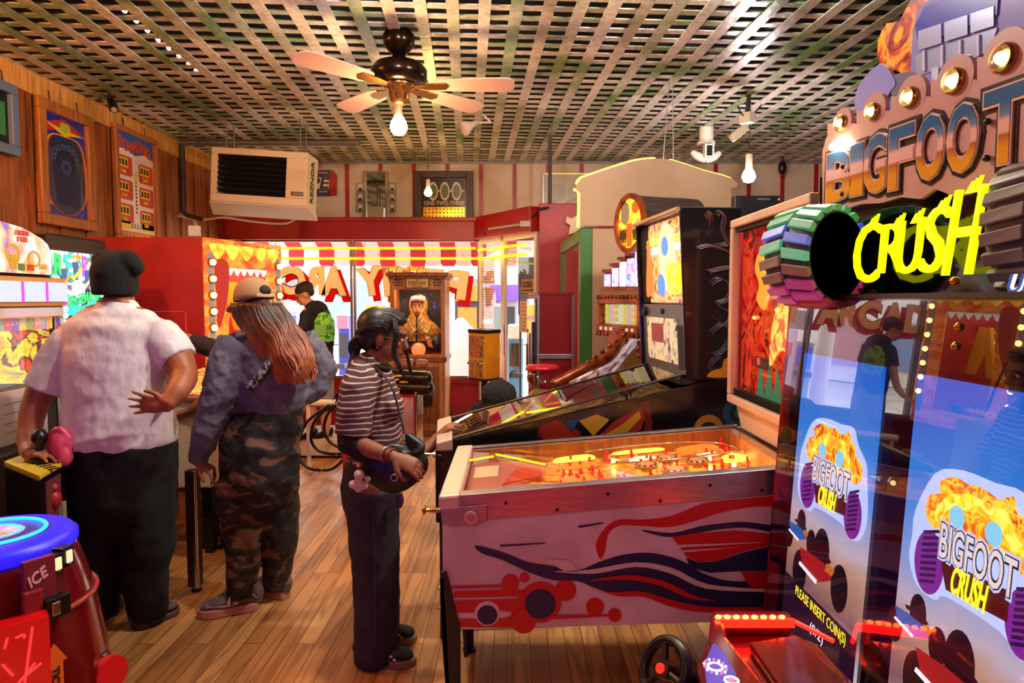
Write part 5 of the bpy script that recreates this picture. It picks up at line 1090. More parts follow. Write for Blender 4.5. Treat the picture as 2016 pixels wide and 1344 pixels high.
# ---------------------------------------------------------------- second pinball, dark
uu = V(.995, .10, 0).normalized(); vv = V(-.10, .995, 0).normalized()
O2 = V(-.335, 3.12, 0); w2 = .57
t = thing('pinball_machine', O2 + uu * .7 + vv * .3, 'dark pinball machine with black sides and a sloping glass, second from the camera', 'pinball machine')
g2 = lambda s: .935 + s * .262
def p2(s, w, z): return O2 + uu * s + vv * w + V(0, 0, z)
def slab2(b, s0, s1, w0, w1, za, zb, m=0):
    b.hexa([p2(s0, w0, za(s0)), p2(s1, w0, za(s1)), p2(s1, w1, za(s1)), p2(s0, w1, za(s0)), p2(s0, w0, zb(s0)), p2(s1, w0, zb(s1)), p2(s1, w1, zb(s1)), p2(s0, w1, zb(s0))], m)
blk2 = mat('black_pinball_side', '#0d0c12', .22, coat=.4); L2 = 1.42; sB = 1.15
lo2 = lambda s: .5
b = MB(); slab2(b, 0, L2, 0, .02, lo2, lambda s: min(g2(s), g2(sB))); slab2(b, 0, L2, w2 - .02, w2, lo2, lambda s: min(g2(s), g2(sB))); slab2(b, 0, .02, .02, w2 - .02, lo2, lambda s: g2(0) - .01); slab2(b, L2 - .02, L2, .02, w2 - .02, lo2, lambda s: g2(sB)); slab2(b, .02, L2 - .02, .02, w2 - .02, lo2, lambda s: .52)
slab2(b, sB, L2, .02, w2 - .02, lambda s: g2(sB) - .05, lambda s: g2(sB))
b.build('cabinet', blk2, t, bevel=.003)
f2 = Frm(O2, uu, (0, 0, 1)); b = MB()
ppoly(b, f2, [(1058, 862), (1060, 838), (1075, 835), (1110, 828), (1140, 848), (1150, 866)], .0005, .001, 0); ppoly(b, f2, [(1062, 840), (1095, 826), (1140, 850), (1128, 866), (1070, 866)], .001, .0015, 1)
ppoly(b, f2, [(1140, 828), (1175, 815), (1200, 826), (1168, 858)], .001, .0015, 2); ppoly(b, f2, [(1175, 860), (1210, 828), (1262, 800), (1270, 820), (1262, 845), (1230, 858)], .0015, .002, 1)
ppoly(b, f2, [(1190, 856), (1225, 835), (1258, 808), (1262, 822), (1235, 850)], .002, .0025, 2); ppoly(b, f2, [(1262, 792), (1276, 788), (1284, 830), (1282, 858), (1266, 858), (1270, 830)], .0015, .002, 0); ppoly(b, f2, [(1110, 830), (1140, 822), (1128, 850)], .002, .0025, 3)
b.build('side_artwork', [mat('art_crimson', '#6a1418', .3), mat('art_red', '#8e2418', .3), mat('art_gold', '#b88a20', .3), mat('art_teal', '#14405a', .35)], t); b = MB()
for px, py, r, m in ((1395, 846, 30, 4), (1395, 850, 20, 5), (1452, 812, 30, 3), (1454, 812, 18, 5), (1456, 812, 10, 6)): pdisc(b, f2, px, py, r, .0003 * m, .0008 + .0003 * m, m)
b.build('side_artwork', [mat('art_crimson', '#6a1418', .3), mat('art_red', '#8e2418', .3), mat('art_gold', '#b88a20', .3), mat('art_teal', '#14405a', .35), mat('art_ochre', '#a8702c', .35), blackm, mat('art_bluegrey', '#2a5a7a', .35)], t)
b = MB(); slab2(b, 0, sB, -.006, .03, lambda s: g2(s), lambda s: g2(s) + .006); b.build('side_rail', black, t); b = MB(); slab2(b, 0, sB, w2 - .03, w2 + .006, lambda s: g2(s), lambda s: g2(s) + .006); b.build('side_rail', black, t)
b = MB(); slab2(b, -.015, .06, -.02, w2 + .02, lambda s: g2(0) - .035, lambda s: g2(s) + .01); b.build('lockbar', mat('cream_steel', '#d8c4b4', .35, .4), t, bevel=.008)
b = MB(); c = p2(-.012, .09, .86); b.cyl(c, c + V(-.12, 0, .01), .006); b.cyl(c, c + V(-.02, 0, 0), .014); b.ell(c + V(-.13, 0, .012), (.016, .013, .013), nu=12, nv=8); b.build('plunger', chrome, t)
MB().ell(p2(.0, -.012, .87), (.018, .012, .018), nu=14, nv=8).build('flipper_button', black, t)
b = MB(); slab2(b, -.02, .05, .02, w2 - .02, lambda s: .55, lambda s: .9); b.build('front_door', black, t, bevel=.01)
b = MB(); slab2(b, .06, sB, .03, w2 - .03, lambda s: g2(s) - .09, lambda s: g2(s) - .08); b.build('playfield', lit_art('dark_playfield', [(.3, '#20181c'), (.45, '#6a4a34'), (.55, '#a8844c'), (.7, '#3a2028')], 8, .1, rough=.3), t)
b = MB(); slab2(b, .06, sB, .028, w2 - .028, lambda s: g2(s) - .002, lambda s: g2(s) + .002); b.build('playfield_glass', glass('reflective_glass', '#b8b0a8', ior=2.0), t)
b = MB()
for k in range(6): slab2(b, .9 + .035 * k, .91 + .035 * k, .08 + .05 * k, .2 + .05 * k, lambda s: g2(s) - .08, lambda s: g2(s) - .03)
b.build('wire_ramp', chrome, t)
for s_, w_ in ((0, 0), (0, w2), (L2 - .06, 0), (L2 - .06, w2)): q = p2(s_ + .03, w_ + (.03 if w_ == 0 else -.03), 0); b = MB(); b.hexa([q + V(-.03, -.03, 0), q + V(.03, -.03, 0), q + V(.03, .03, 0), q + V(-.03, .03, 0), q + V(-.03, -.03, .6), q + V(.03, -.03, .6), q + V(.03, .03, .6), q + V(-.03, .03, .6)]); b.build('leg', black, t)
# backbox : leans
bw = .73; w0 = -.02
def p3(s, w, z, lean=1): return O2 + uu * (s - (z - 1.22) * .055 * lean) + vv * w + V(0, 0, z)
zt2 = 2.03; zb2 = 1.215; s0 = 1.165
b = MB(); b.hexa([p3(s0, w0, zb2), p3(s0 + .24, w0, zb2), p3(s0 + .24, w0 + .02, zb2), p3(s0, w0 + .02, zb2), p3(s0, w0, zt2), p3(s0 + .30, w0, zt2), p3(s0 + .30, w0 + .02, zt2), p3(s0, w0 + .02, zt2)])
b.hexa([p3(s0, bw - .02, zb2), p3(s0 + .24, bw - .02, zb2), p3(s0 + .24, bw, zb2), p3(s0, bw, zb2), p3(s0, bw - .02, zt2), p3(s0 + .3, bw - .02, zt2), p3(s0 + .3, bw, zt2), p3(s0, bw, zt2)])
b.hexa([p3(s0 + .05, w0 + .02, zb2), p3(s0 + .24, w0 + .02, zb2), p3(s0 + .24, bw - .02, zb2), p3(s0 + .05, bw - .02, zb2), p3(s0 + .05, w0 + .02, zt2), p3(s0 + .29, w0 + .02, zt2), p3(s0 + .29, bw - .02, zt2), p3(s0 + .05, bw - .02, zt2)])
b.hexa([p3(s0, w0 + .02, zt2 - .02), p3(s0 + .1, w0 + .02, zt2 - .02), p3(s0 + .1, bw - .02, zt2 - .02), p3(s0, bw - .02, zt2 - .02), p3(s0, w0 + .02, zt2), p3(s0 + .1, w0 + .02, zt2), p3(s0 + .1, bw - .02, zt2), p3(s0, bw - .02, zt2)])
b.build('backbox', blk2, t, bevel=.006)
fB = Frm(p3(s0 + .03, bw, zb2), p3(s0 + .03, 0, zb2) - p3(s0 + .03, bw, zb2), p3(s0 + .03, 0, zt2) - p3(s0 + .03, 0, zb2))
zz0, zz1 = .02, (zt2 - zb2); LB = bw + .0
def rel(px, py): return onp(fB, px, py)
zm = rel(1345, 600)[1]
b = MB(); b.fbox(fB, .03, LB, zm + .01, zz1 - .03, -.012, 0, 0); b.fbox(fB, .03, .15, zm + .01, zz1 - .03, 0, .001, 7)
b.fbox(fB, .12, LB - .05, zz1 - .14, zz1 - .11, 0, .002, 1); b.fbox(fB, .15, LB - .05, zz1 - .19, zz1 - .155, 0, .002, 2)
b.prism(smoothpts([(.08, zm + .05), (.12, zm + .3), (.1, zz1 - .15), (.17, zm + .35), (.2, zm + .1)], 4), fB, 0, .003, 3)
b.prism(smoothpts([(.35, zm + .12), (.33, zm + .32), (.42, zm + .42), (.55, zm + .36), (.58, zm + .18), (.5, zm + .06)], 5), fB, 0, .0025, 4)
b.text('VENG', fB, LB - .15, zm + .13, .26, .16, .003, .008, 5); 
b.disc(fB, .43, zm + .30, .05, .003, .005, 6); b.disc(fB, .35, zm + .1, .06, .003, .005, 6)
b.build('translite', [lit_art('translite_print', [(.3, '#7a2a10'), (.4, '#e07020'), (.48, '#e8b880'), (.55, '#e89a4a'), (.62, '#a84a6a'), (.72, '#3a3a6a')], 7, .8, dist=2.5), glow('tl_yellow', '#ffe040', 2), glow('tl_white', '#fff2e0', 2.2), glow('tl_fire', '#ff6a1c', 1.3), glow('tl_pale', '#ffc890', 1.3), glow('tl_lime', '#f4e020', 1.6), glow('tl_blue', '#4a8af0', 1.0), blackm], t)
b = MB(); b.fbox(fB, .02, LB, 0.0, zm, -.01, .012, 0); b.fbox(fB, .12, LB - .13, .06, zm - .07, .012, .018, 1); b.fbox(fB, .2, .4, zm - .2, zm - .1, .018, .02, 2)
b.fbox(fB, LB - .11, LB - .02, .04, zm - .1, .012, .02, 3); b.disc(fB, .08, zm - .04, .025, .012, .03, 3); b.disc(fB, .38, zm - .035, .015, .012, .02, 3)
b.build('speaker_panel', [mat('gunmetal', '#5a5252', .3, .6), lit_art('display_art', [(.35, '#4a3a30'), (.5, '#d8c8b0'), (.6, '#e8b060')], 14, .45), mat('red_card', '#a02820', .4), mat('speaker_grille', '#141214', .6)], t)
b = MB(); q = [p3(s0 - .01, w0, zt2 - .012), p3(s0 - .01, bw, zt2 - .012)]; b.cyl(q[0], q[1], .012, n=8); b.build('top_trim', mat('pale_trim', '#c8a088', .3, .5), t)
fS = Frm(p3(s0, w0, zb2), uu, V(0, 0, 1)); b = MB()
swirls = [([(1400, 560), (1420, 550), (1440, 565), (1435, 590), (1415, 600), (1440, 620), (1430, 640), (1405, 625), (1395, 590)], 0), ([(1400, 655), (1425, 640), (1440, 660), (1425, 690), (1405, 700), (1415, 670)], 1), ([(1418, 700), (1400, 720), (1410, 740), (1430, 732), (1420, 745), (1400, 742), (1394, 715)], 0),
          ([(1412, 425), (1420, 418), (1428, 430), (1424, 455), (1432, 480), (1412, 484), (1415, 450)], 2), ([(1390, 430), (1400, 420), (1398, 455), (1392, 460)], 3), ([(1375, 490), (1400, 485), (1440, 500), (1440, 512), (1395, 500)], 4), ([(1396, 535), (1440, 528), (1440, 538), (1400, 545)], 4)]
rs_ = random.Random(4)
for k, (pts, m) in enumerate(swirls):
    for j in range(3): b.limb([fS.p(*onp(fS, x_ + (j - 1.5) * 3.5 + rs_.uniform(-1, 1), y_ + (j - 1.5) * 2.5), .001) for x_, y_ in pts[:len(pts) - 1]], [(.001, .0012 + .0008 * (j % 3))] + [(.001, .003 + .001 * (j % 2))] * (len(pts) - 3) + [(.0005, .0008)], fS.n, 5, m=(m + j) % 5)
ppoly(b, fS, [(1392, 742), (1405, 728), (1420, 724), (1425, 708), (1440, 702), (1447, 715), (1450, 735), (1440, 742)], .003, .0035, 5, 3)
b.build('backbox_artwork', [mat('swirl_red', '#5c1018', .35), mat('swirl_blue', '#20283c', .35), mat('swirl_violet', '#382c4c', .35), mat('swirl_rose', '#4c2028', .35), mat('swirl_brown', '#5a2a20', .35), mat('swirl_ochre', '#b8761c', .4)], t)
# ================================================================= MONSTER TRUCK MACHINE
t = thing('video_arcade_machine', (1.2, 1.4, 0), 'tall monster truck arcade machine with yellow neon word and two portrait screens', 'arcade machine')
tilt = .06
fx = Frm((.9, 0, 1.44), (0, -1, 0), (tilt, 0, 1)); xf = lambda z: .9 + (z - 1.44) * tilt
body = lit_art('purple_camo', [(0, '#120a24'), (.35, '#241048'), (.5, '#180a20'), (.7, '#0c0810')], 4, 0, kind='v', rough=.08)
camor = lit_art('red_camo', [(0, '#7a0c10'), (.4, '#200608'), (.55, '#8c1014'), (.8, '#10060a')], 9, 0, kind='v', rough=.12)
b = MB(); yf, yn = 2.205, .45
b.hexa([V(xf(.05), yn, .05), V(1.65, yn, .05), V(1.65, yf, .05), V(xf(.05), yf, .05), V(xf(1.6), yn, 1.6), V(1.65, yn, 1.6), V(1.65, yf, 1.6), V(xf(1.6), yf, 1.6)]); b.hexa([V(.99, yf, 1.6), V(1.27, yn, 1.6), V(1.75, yn, 1.6), V(1.65, yf, 1.6), V(.99, yf, 2.0), V(1.27, yn, 2.0), V(1.75, yn, 2.0), V(1.65, yf, 2.0)])
b.build('cabinet', mat('cabinet_side_black', '#0c080c', .25), t, bevel=.006)
ZB = -1.38; topb = 1.6 - 1.44
b = MB(); b.fbox(fx, -yf + .12, -yn, ZB, topb, 0, .012, 0); b.build('front_panel', body, t)
b = MB(); b.fbox(fx, -yf, -yf + .13, ZB, topb, 0, .016, 0); b.build('edge_panel', camor, t, bevel=.004)
b = MB(); b.fbox(fx, -yf, -yn, topb, topb + .012, -.1, .02, 0); b.build('panel_trim', black, t)
fu = Frm((.955 + .03, 2.05, 0), (.158, -.987, 0), (0, 0, 1)); b = MB(); b.fbox(fu, -.12, 1.6, 1.612, 1.98, -.01, .0); b.build('upper_panel', mat('gloss_black_panel', '#070507', .06, coat=.5), t)
# screens
def screen_mat():
    m = bpy.data.materials.new('game_screen'); m.use_nodes = True; nt = m.node_tree; N = nt.nodes; L = nt.links; b = N['Principled BSDF']
    tc = N.new('ShaderNodeTexCoord'); sx = N.new('ShaderNodeSeparateXYZ'); L.new(tc.outputs['Object'], sx.inputs[0])
    nz = N.new('ShaderNodeTexNoise'); nz.inputs['Scale'].default_value = 7; L.new(tc.outputs['Object'], nz.inputs[0])
    ad = N.new('ShaderNodeMath'); ad.operation = 'MULTIPLY_ADD'; ad.inputs[1].default_value = .12; L.new(nz.outputs[0], ad.inputs[0]); L.new(sx.outputs[2], ad.inputs[2])
    mr = N.new('ShaderNodeMapRange'); mr.inputs[1].default_value = .66; mr.inputs[2].default_value = 1.52; L.new(ad.outputs[0], mr.inputs[0])
    r = N.new('ShaderNodeValToRGB'); cr = r.color_ramp; cr.elements[0].color = (*col('#cfc6ba'), 1); cr.elements[0].position = .08; cr.elements[1].color = (*col('#1466c8'), 1); cr.elements[1].position = .95
    for p, c_ in ((.2, '#8a5f5a'), (.36, '#c49a78'), (.42, '#c8b8b8'), (.55, '#6f9fd8'), (.72, '#3f8ad8')): e = cr.elements.new(p); e.color = (*col(c_), 1)
    L.new(mr.outputs[0], r.inputs[0]); b.inputs['Base Color'].default_value = (.01, .01, .01, 1); b.inputs['Roughness'].default_value = .08
    L.new(r.outputs[0], b.inputs['Emission Color']); b.inputs['Emission Strength'].default_value = 1.05; return m
smat = screen_mat()
cc = lambda x, y: (1500 + x * .39, 820 + y * .39)
ea = lambda px, py: onp(fx, px, py)
sA, sT = ea(1597, 695); sA2 = ea(1755, 722)[0]; sB_ = ea(1575, 958)
hS = .80; wS_ = sA2 - sA
off2 = ea(1825, 745)[0] - sA
sg = [glow('scr_%s' % n, c_, e_) for n, c_, e_ in (('halo', '#c8dcff', 1.1), ('fire', '#f07a10', 1.3), ('flame', '#ffd020', 1.5), ('cyanhl', '#90e0f0', 1.1), ('purple', '#8a2a9a', .9), ('dkpurple', '#3a1450', .7), ('maroon', '#6a1410', .6), ('letter', '#e8dccc', 1.2), ('lettero', '#d88a20', 1.1), ('neon', '#ffe020', 1.8), ('red', '#c02020', .8), ('blue', '#2a70c0', .8), ('dark', '#181420', .4), ('band', '#3a1a34', .5), ('orange', '#e07820', .9), ('white', '#fff6e8', 1.3))]
HALO, FIRE, FLAME, CY_, PUR, DPU, MAR, LET, LEO, NEO, RED_, BLU, DRK, BAND, ORG, WHI = range(16)
for si, o_ in enumerate((0, off2)):
    fq = Frm(fx.p(o_, 0, 0), fx.u, fx.v)
    b = MB(); b.fbox(fq, sA, sA + wS_, sT - hS, sT, .012, .02, 0); scr = b.build('screen', smat, t)
    b = MB()
    def pp(pts, c1, m, sm=0): 
        q = [ea(*cc(*p)) for p in pts]
        if sm: q = smoothpts(q, sm)
        b.prism(q, fq, .0205, c1, m)
    def ctr(x, y): return ea(*cc(x, y))
    pp([(235, 170), (290, 30), (360, 10), (440, 40), (505, 60), (530, 150), (570, 240), (575, 340), (575, 520), (540, 620), (490, 620), (440, 540), (310, 460), (280, 480), (235, 440), (215, 350), (225, 260)], .0210, HALO, 3)
    pp([(262, 170), (275, 110), (305, 100), (300, 60), (340, 35), (370, 55), (400, 60), (425, 75), (450, 95), (485, 78), (490, 130), (512, 150), (515, 200), (548, 250), (545, 320), (510, 345), (450, 300), (300, 230), (275, 215)], .0216, FIRE, 2)
    pp([(290, 200), (310, 120), (360, 90), (420, 110), (470, 140), (490, 220), (520, 260), (500, 320), (400, 280)], .0221, FLAME, 3)
    pp([(310, 190), (330, 150), (420, 160), (460, 220), (460, 260), (320, 225)], .0226, FIRE, 3); 
    for x_, y_ in ((345, 175), (435, 215)): q = ctr(x_, y_); b.disc(fq, q[0], q[1], .022, .0205, .0231, CY_)
    for (x_, y_, rx, ry) in ((268, 350, 40, 118), (500, 500, 48, 125)):
        q = ctr(x_, y_); e1 = ctr(x_ + rx, y_); e2 = ctr(x_, y_ + ry); ra, rb = abs(e1[0] - q[0]), abs(e2[1] - q[1])
        b.disc(fq, q[0], q[1], ra, .0205, .0222, PUR, 28, rb)
        for k in range(9): zq = q[1] - rb * .8 + rb * 1.6 * k / 8; b.prism([(q[0] - ra * .5, zq), (q[0] + ra * .55, zq + .018), (q[0] + ra * .5, zq + .024), (q[0] - ra * .55, zq + .006)], fq, .0222, .0228, DPU)
    pp([(300, 330), (470, 400), (462, 505), (312, 435)], .0226, MAR)
    q = ctr(390, 308); b.text('BIGFOOT', fq, q[0], q[1], .215, .085, .0228, .0233, HALO, bold=.09); b.text('BIGFOOT', fq, q[0], q[1], .21, .075, .0233, .0240, DRK, bold=.05); b.text('BIGFOOT', fq, q[0], q[1], .205, .07, .0240, .0246, LET, bold=.01)
    q = ctr(372, 418); b.text('CRUSH', fq, q[0], q[1], .10, .055, .023, .0246, NEO, bold=.02, shear=.3)
    # buggies
    for (bx, by, k, c1) in ((225, 560, .55, BLU), (320, 720, 1, RED_)):
        for wx, wy in ((-95, 60), (110, 150), (20, -40)): q = ctr(bx + wx * k, by + wy * k); b.disc(fq, q[0], q[1], .035 * k + .008, .0205, .0222, DRK, 20, .05 * k + .012)
        pp([(bx - 90 * k, by - 60 * k), (bx - 20 * k, by - 20 * k), (bx + 80 * k, by + 60 * k), (bx + 70 * k, by + 110 * k), (bx - 10 * k, by + 120 * k), (bx - 80 * k, by + 20 * k)], .0225, c1)
        pp([(bx - 40 * k, by - 80 * k), (bx + 30 * k, by - 60 * k), (bx + 70 * k, by + 20 * k), (bx + 50 * k, by + 30 * k), (bx + 10 * k, by - 40 * k), (bx - 30 * k, by - 50 * k)], .0228, DRK); pp([(bx + 50 * k, by + 20 * k), (bx + 90 * k, by + 60 * k), (bx + 75 * k, by + 90 * k), (bx + 40 * k, by + 60 * k)], .023, ORG)
        pp([(bx - 90 * k, by + 10 * k), (bx + 0 * k, by + 110 * k), (bx - 10 * k, by + 125 * k), (bx - 95 * k, by + 25 * k)], .0231, WHI)
    if si == 0:
        q0_ = ctr(180, 880); q1_ = ctr(520, 1180)
        b.fbox(fq, sA, sA + wS_, ctr(200, 1010)[1] - .06, ctr(200, 860)[1] + .02, .0205, .0209, BAND)
        q = ctr(330, 1000); b.text('PLEASE INSERT COIN(S)', fq, q[0], q[1], .31, .042, .0232, .0240, DRK, bold=.05); b.text('PLEASE INSERT COIN(S)', fq, q[0], q[1], .30, .036, .0240, .0246, NEO, bold=.0)
        q = ctr(318, 1100); b.text('(0/2)', fq, q[0], q[1], .085, .042, .0232, .0240, DRK, bold=.05); b.text('(0/2)', fq, q[0], q[1], .08, .036, .0240, .0246, WHI, bold=.0)
    b.build('screen_picture', [sg[0], lit_art('screen_fire', [(.32, '#a83008'), (.42, '#e86a10'), (.5, '#f8a818'), (.58, '#ffd830'), (.66, '#d85010')], 22, 1.25, dist=2), lit_art('screen_flame', [(.35, '#f09018'), (.5, '#ffd828'), (.6, '#ffe860')], 26, 1.35)] + sg[3:], scr)
# neon word
fn_ = sidefrm(.955); ny = glow('yellow_neon_word', '#eef000', 1.7)
for ch, x0, x1, yb_, yt_, sh in (('C', 1688, 1738, 556, 440, .1), ('R', 1737, 1786, 536, 440, .1), ('U', 1772, 1822, 538, 432, .15), ('S', 1818, 1874, 536, 408, .25), ('H', 1866, 1944, 540, 372, .35)):
    q0_ = onp(fn_, x0, (yb_ + yt_) / 2); q1_ = onp(fn_, x1, (yb_ + yt_) / 2); qm = (x0 + x1) / 2; hb, ht = onp(fn_, qm, yb_)[1], onp(fn_, qm, yt_)[1]
    b = MB(); b.text(ch, fn_, (q0_[0] + q1_[0]) / 2, (hb + ht) / 2, q1_[0] - q0_[0], ht - hb, 0, .012, 0, bold=-.008, shear=sh)
    for k in range(3): b.prism([((q0_[0] + q1_[0]) / 2 + .01 * k, ht - .01), ((q0_[0] + q1_[0]) / 2 + .012 + .01 * k, ht - .01), ((q0_[0] + q1_[0]) / 2 + .022 + .013 * k, ht + .012 + .004 * k)], fn_, 0, .008)
    b.build('neon_letter', ny, t)
f_ = fn_; q = onp(f_, 2004, 557); b = MB(); b.text('UNIS', f_, q[0] + .045, q[1], .13, .035, 0, .004, 0, bold=.05, shear=.3); b.text('UNIS', f_, q[0] + .045, q[1], .13, .035, .004, .006, 1, bold=.0, shear=.3); b.build('maker_mark', [glow('mark_white', '#f0f0ff', .8), glow('mark_blue', '#2a50a0', .6)], t)
# the sign
fz = Frm((.955, 2.05, 0), (.158, -.987, 0), (0, 0, 1)); n_ = fz.n
mauve = mat('mauve_sign', '#b98a86', .3, c2='#b08078', scale=5, coat=.2)
b = MB()
base = [(1626, 418), (1626, 300), (1634, 270), (1650, 262), (1720, 240), (1800, 212), (1885, 180), (1985, 140), (2060, 100), (2075, 355), (2030, 352), (1990, 362), (1955, 385), (1930, 378), (1890, 388), (1850, 372), (1820, 392), (1780, 388), (1740, 400), (1700, 402), (1660, 416)]
ppoly(b, fz, base, 0, .012, 0)
for px, py, r in ((1665, 243, 29), (1728, 218, 34), (1802, 190, 40), (1888, 157, 47), (1988, 113, 55)): pdisc(b, fz, px, py, r, -.0004, .0124, 0); ppoly(b, fz, [(px - r, py), (px + r, py), (px + r, py + 60), (px - r, py + 60)], .0002, .0118, 0)
sign_ = b.build('sign_board', mauve, t)
for px, py, r, e_ in ((1665, 243, 17, 10), (1728, 220, 18, 10), (1802, 192, 21, 12), (1889, 160, 26, 12), (1988, 115, 30, 3)):
    q = onp(fz, px, py); q2_ = onp(fz, px, py + r); rr2 = abs(q[1] - q2_[1]); b = MB(); b.lathe([(rr2, .012), (rr2, .02), (rr2 * .86, .026)], fz.p(q[0], q[1], 0), 24, axis=n_, m=0, cap=False)
    b.lathe([(rr2 * .86, .026), (rr2 * .7, .017), (.0, .0135)], fz.p(q[0], q[1], 0), 24, axis=n_, m=2, cap=False); b.ell(fz.p(q[0], q[1], .022), (rr2 * .42,) * 3, nu=12, nv=8, m=1); b.build('sign_lamp', [mat('brass_bezel', '#c09040', .2, 1), glow('sign_lamp%d' % e_, '#ffdca0', e_), mat('reflector', '#e8d0a0', .25, 1)], t)
def letter_mat():
    m = bpy.data.materials.new('letter_gradient'); m.use_nodes = True; nt = m.node_tree; N = nt.nodes; L = nt.links; b = N['Principled BSDF']; b.inputs['Roughness'].default_value = .2
    tc = N.new('ShaderNodeTexCoord'); sx = N.new('ShaderNodeSeparateXYZ'); L.new(tc.outputs['Object'], sx.inputs[0]); mr = N.new('ShaderNodeMapRange'); mr.inputs[1].default_value = 1.885; mr.inputs[2].default_value = 2.045; L.new(sx.outputs[2], mr.inputs[0])
    r = N.new('ShaderNodeValToRGB'); cr = r.color_ramp; cr.elements[0].color = (*col('#d8901c'), 1); cr.elements[0].position = .2; cr.elements[1].color = (*col('#1c5a8c'), 1); cr.elements[1].position = .8
    for p, c_ in ((.36, '#a85a1c'), (.4, '#d8a89c'), (.55, '#d8a8a0'), (.62, '#5a7a9a')): e = cr.elements.new(p); e.color = (*col(c_), 1)
    L.new(mr.outputs[0], r.inputs[0]); L.new(r.outputs[0], b.inputs['Base Color']); return m
lg = letter_mat(); edge = mat('pale_edge', '#d0a8a0', .25, .3); blk3 = mat('letter_black', '#120a0a', .25)
lets = [('B', 1636, 1690, 397, 296), ('I', 1684, 1712, 388, 282), ('G', 1710, 1757, 383, 264), ('F', 1760, 1812, 374, 246), ('O', 1814, 1873, 357, 224), ('O', 1875, 1940, 342, 202), ('T', 1945, 2040, 326, 168)]
for ch, x0, x1, yb_, yt_ in lets:
    xm = (x0 + x1) / 2; a0_ = onp(fz, x0, yb_)[0]; a1_ = onp(fz, x1, yb_)[0]; hb, ht = onp(fz, xm, yb_)[1], onp(fz, xm, yt_)[1]; W2 = a1_ - a0_; H2 = ht - hb; b = MB()
    cx_, cy_ = (a0_ + a1_) / 2, (hb + ht) / 2
    b.text(ch, fz, cx_, cy_, W2 * 1.22, H2 * 1.13, .0126, .0145, 0, bold=.09); b.text(ch, fz, cx_, cy_, W2, H2, .0145, .020, 1, bold=.05); b.text(ch, fz, cx_, cy_, W2 * .92, H2 * .95, .020, .0215, 2, bold=.025)
    b.build('sign_letter', [blk3, edge, lg], sign_)
for px, py in ((1673, 328), (1671, 382), (1960, 240), (1958, 312)): MB().ell(fz.p(*onp(fz, px, py), .02), .008, nu=10, nv=6).build('sign_bolt', black, sign_)
# topper behind the sign
ft2 = Frm(fz.p(0, 0, -.05), fz.u, fz.v)
b = MB(); ppoly(b, ft2, [(1722, 80), (1740, 45), (1765, 40), (1790, -10), (1830, -40), (1900, -60), (1900, 60), (1825, 150), (1760, 140), (1725, 125)], -.02, -.01, 0, 2); b.build('flame_topper', lit_art('flame_print', [(.32, '#2a0808'), (.42, '#7a1408'), (.5, '#c84a0c'), (.57, '#e8a020'), (.68, '#7a1a0a')], 9, .25, dist=2), t)
b = MB(); lil = mat('lilac_acrylic', '#8f92d0', .15, coat=.4)
ppoly(b, ft2, [(1800, 140), (1806, 60), (1815, 20), (1850, -10), (2060, -80), (2070, 60), (1990, 90), (1960, 160), (1930, 170), (1920, 130), (1880, 120), (1860, 150), (1850, 200), (1838, 200), (1830, 150)], 0, .012, 0)
ppoly(b, ft2, [(1690, 200), (1700, 165), (1740, 125), (1765, 150), (1770, 170), (1755, 190), (1775, 230), (1700, 225)], 0, .012, 0, 2); ppoly(b, ft2, [(1755, 150), (1800, 140), (1835, 150), (1835, 200), (1770, 230)], -.004, .010, 3)
ppoly(b, ft2, [(1812, 50), (1830, 15), (1960, -40), (1978, -10), (1975, 30), (1820, 90)], .012, .016, 1)
for k in range(3): ppoly(b, ft2, [(1820 + k * 52, 62 - k * 17), (1866 + k * 52, 47 - k * 17), (1866 + k * 52, 86 - k * 17), (1820 + k * 52, 100 - k * 17)], .016, .018, 2)
ppoly(b, ft2, [(1812, 110), (1975, 55), (1960, 100), (1920, 120), (1815, 150)], .012, .015, 2); 
for k in range(4): ppoly(b, ft2, [(1830 + k * 36, 100 - k * 10), (1834 + k * 36, 99 - k * 10), (1834 + k * 36, 140 - k * 10), (1830 + k * 36, 142 - k * 10)], .015, .02, 4)
ppoly(b, ft2, [(1846, 135), (1860, 132), (1858, 185), (1850, 190)], .015, .018, 4)
b.build('truck_topper', [lil, mat('truck_blue', '#3a3cb0', .2), mat('silver_blue', '#a8b0d0', .2, .4), mat('dark_lilac', '#5a5a80', .3), mat('silver_line', '#d0d8f0', .2)], t)
# glare at the sign's left end, built as a small glowing ellipsoid
q = onp(fz, 1665, 283); b = MB(); b.ell(fz.p(q[0], q[1] - .006, .03), (.014, .036, .014), nu=14, nv=10); b.build('glare_spot', glow('glare_spot_hot', '#ffe8c8', 22), t)
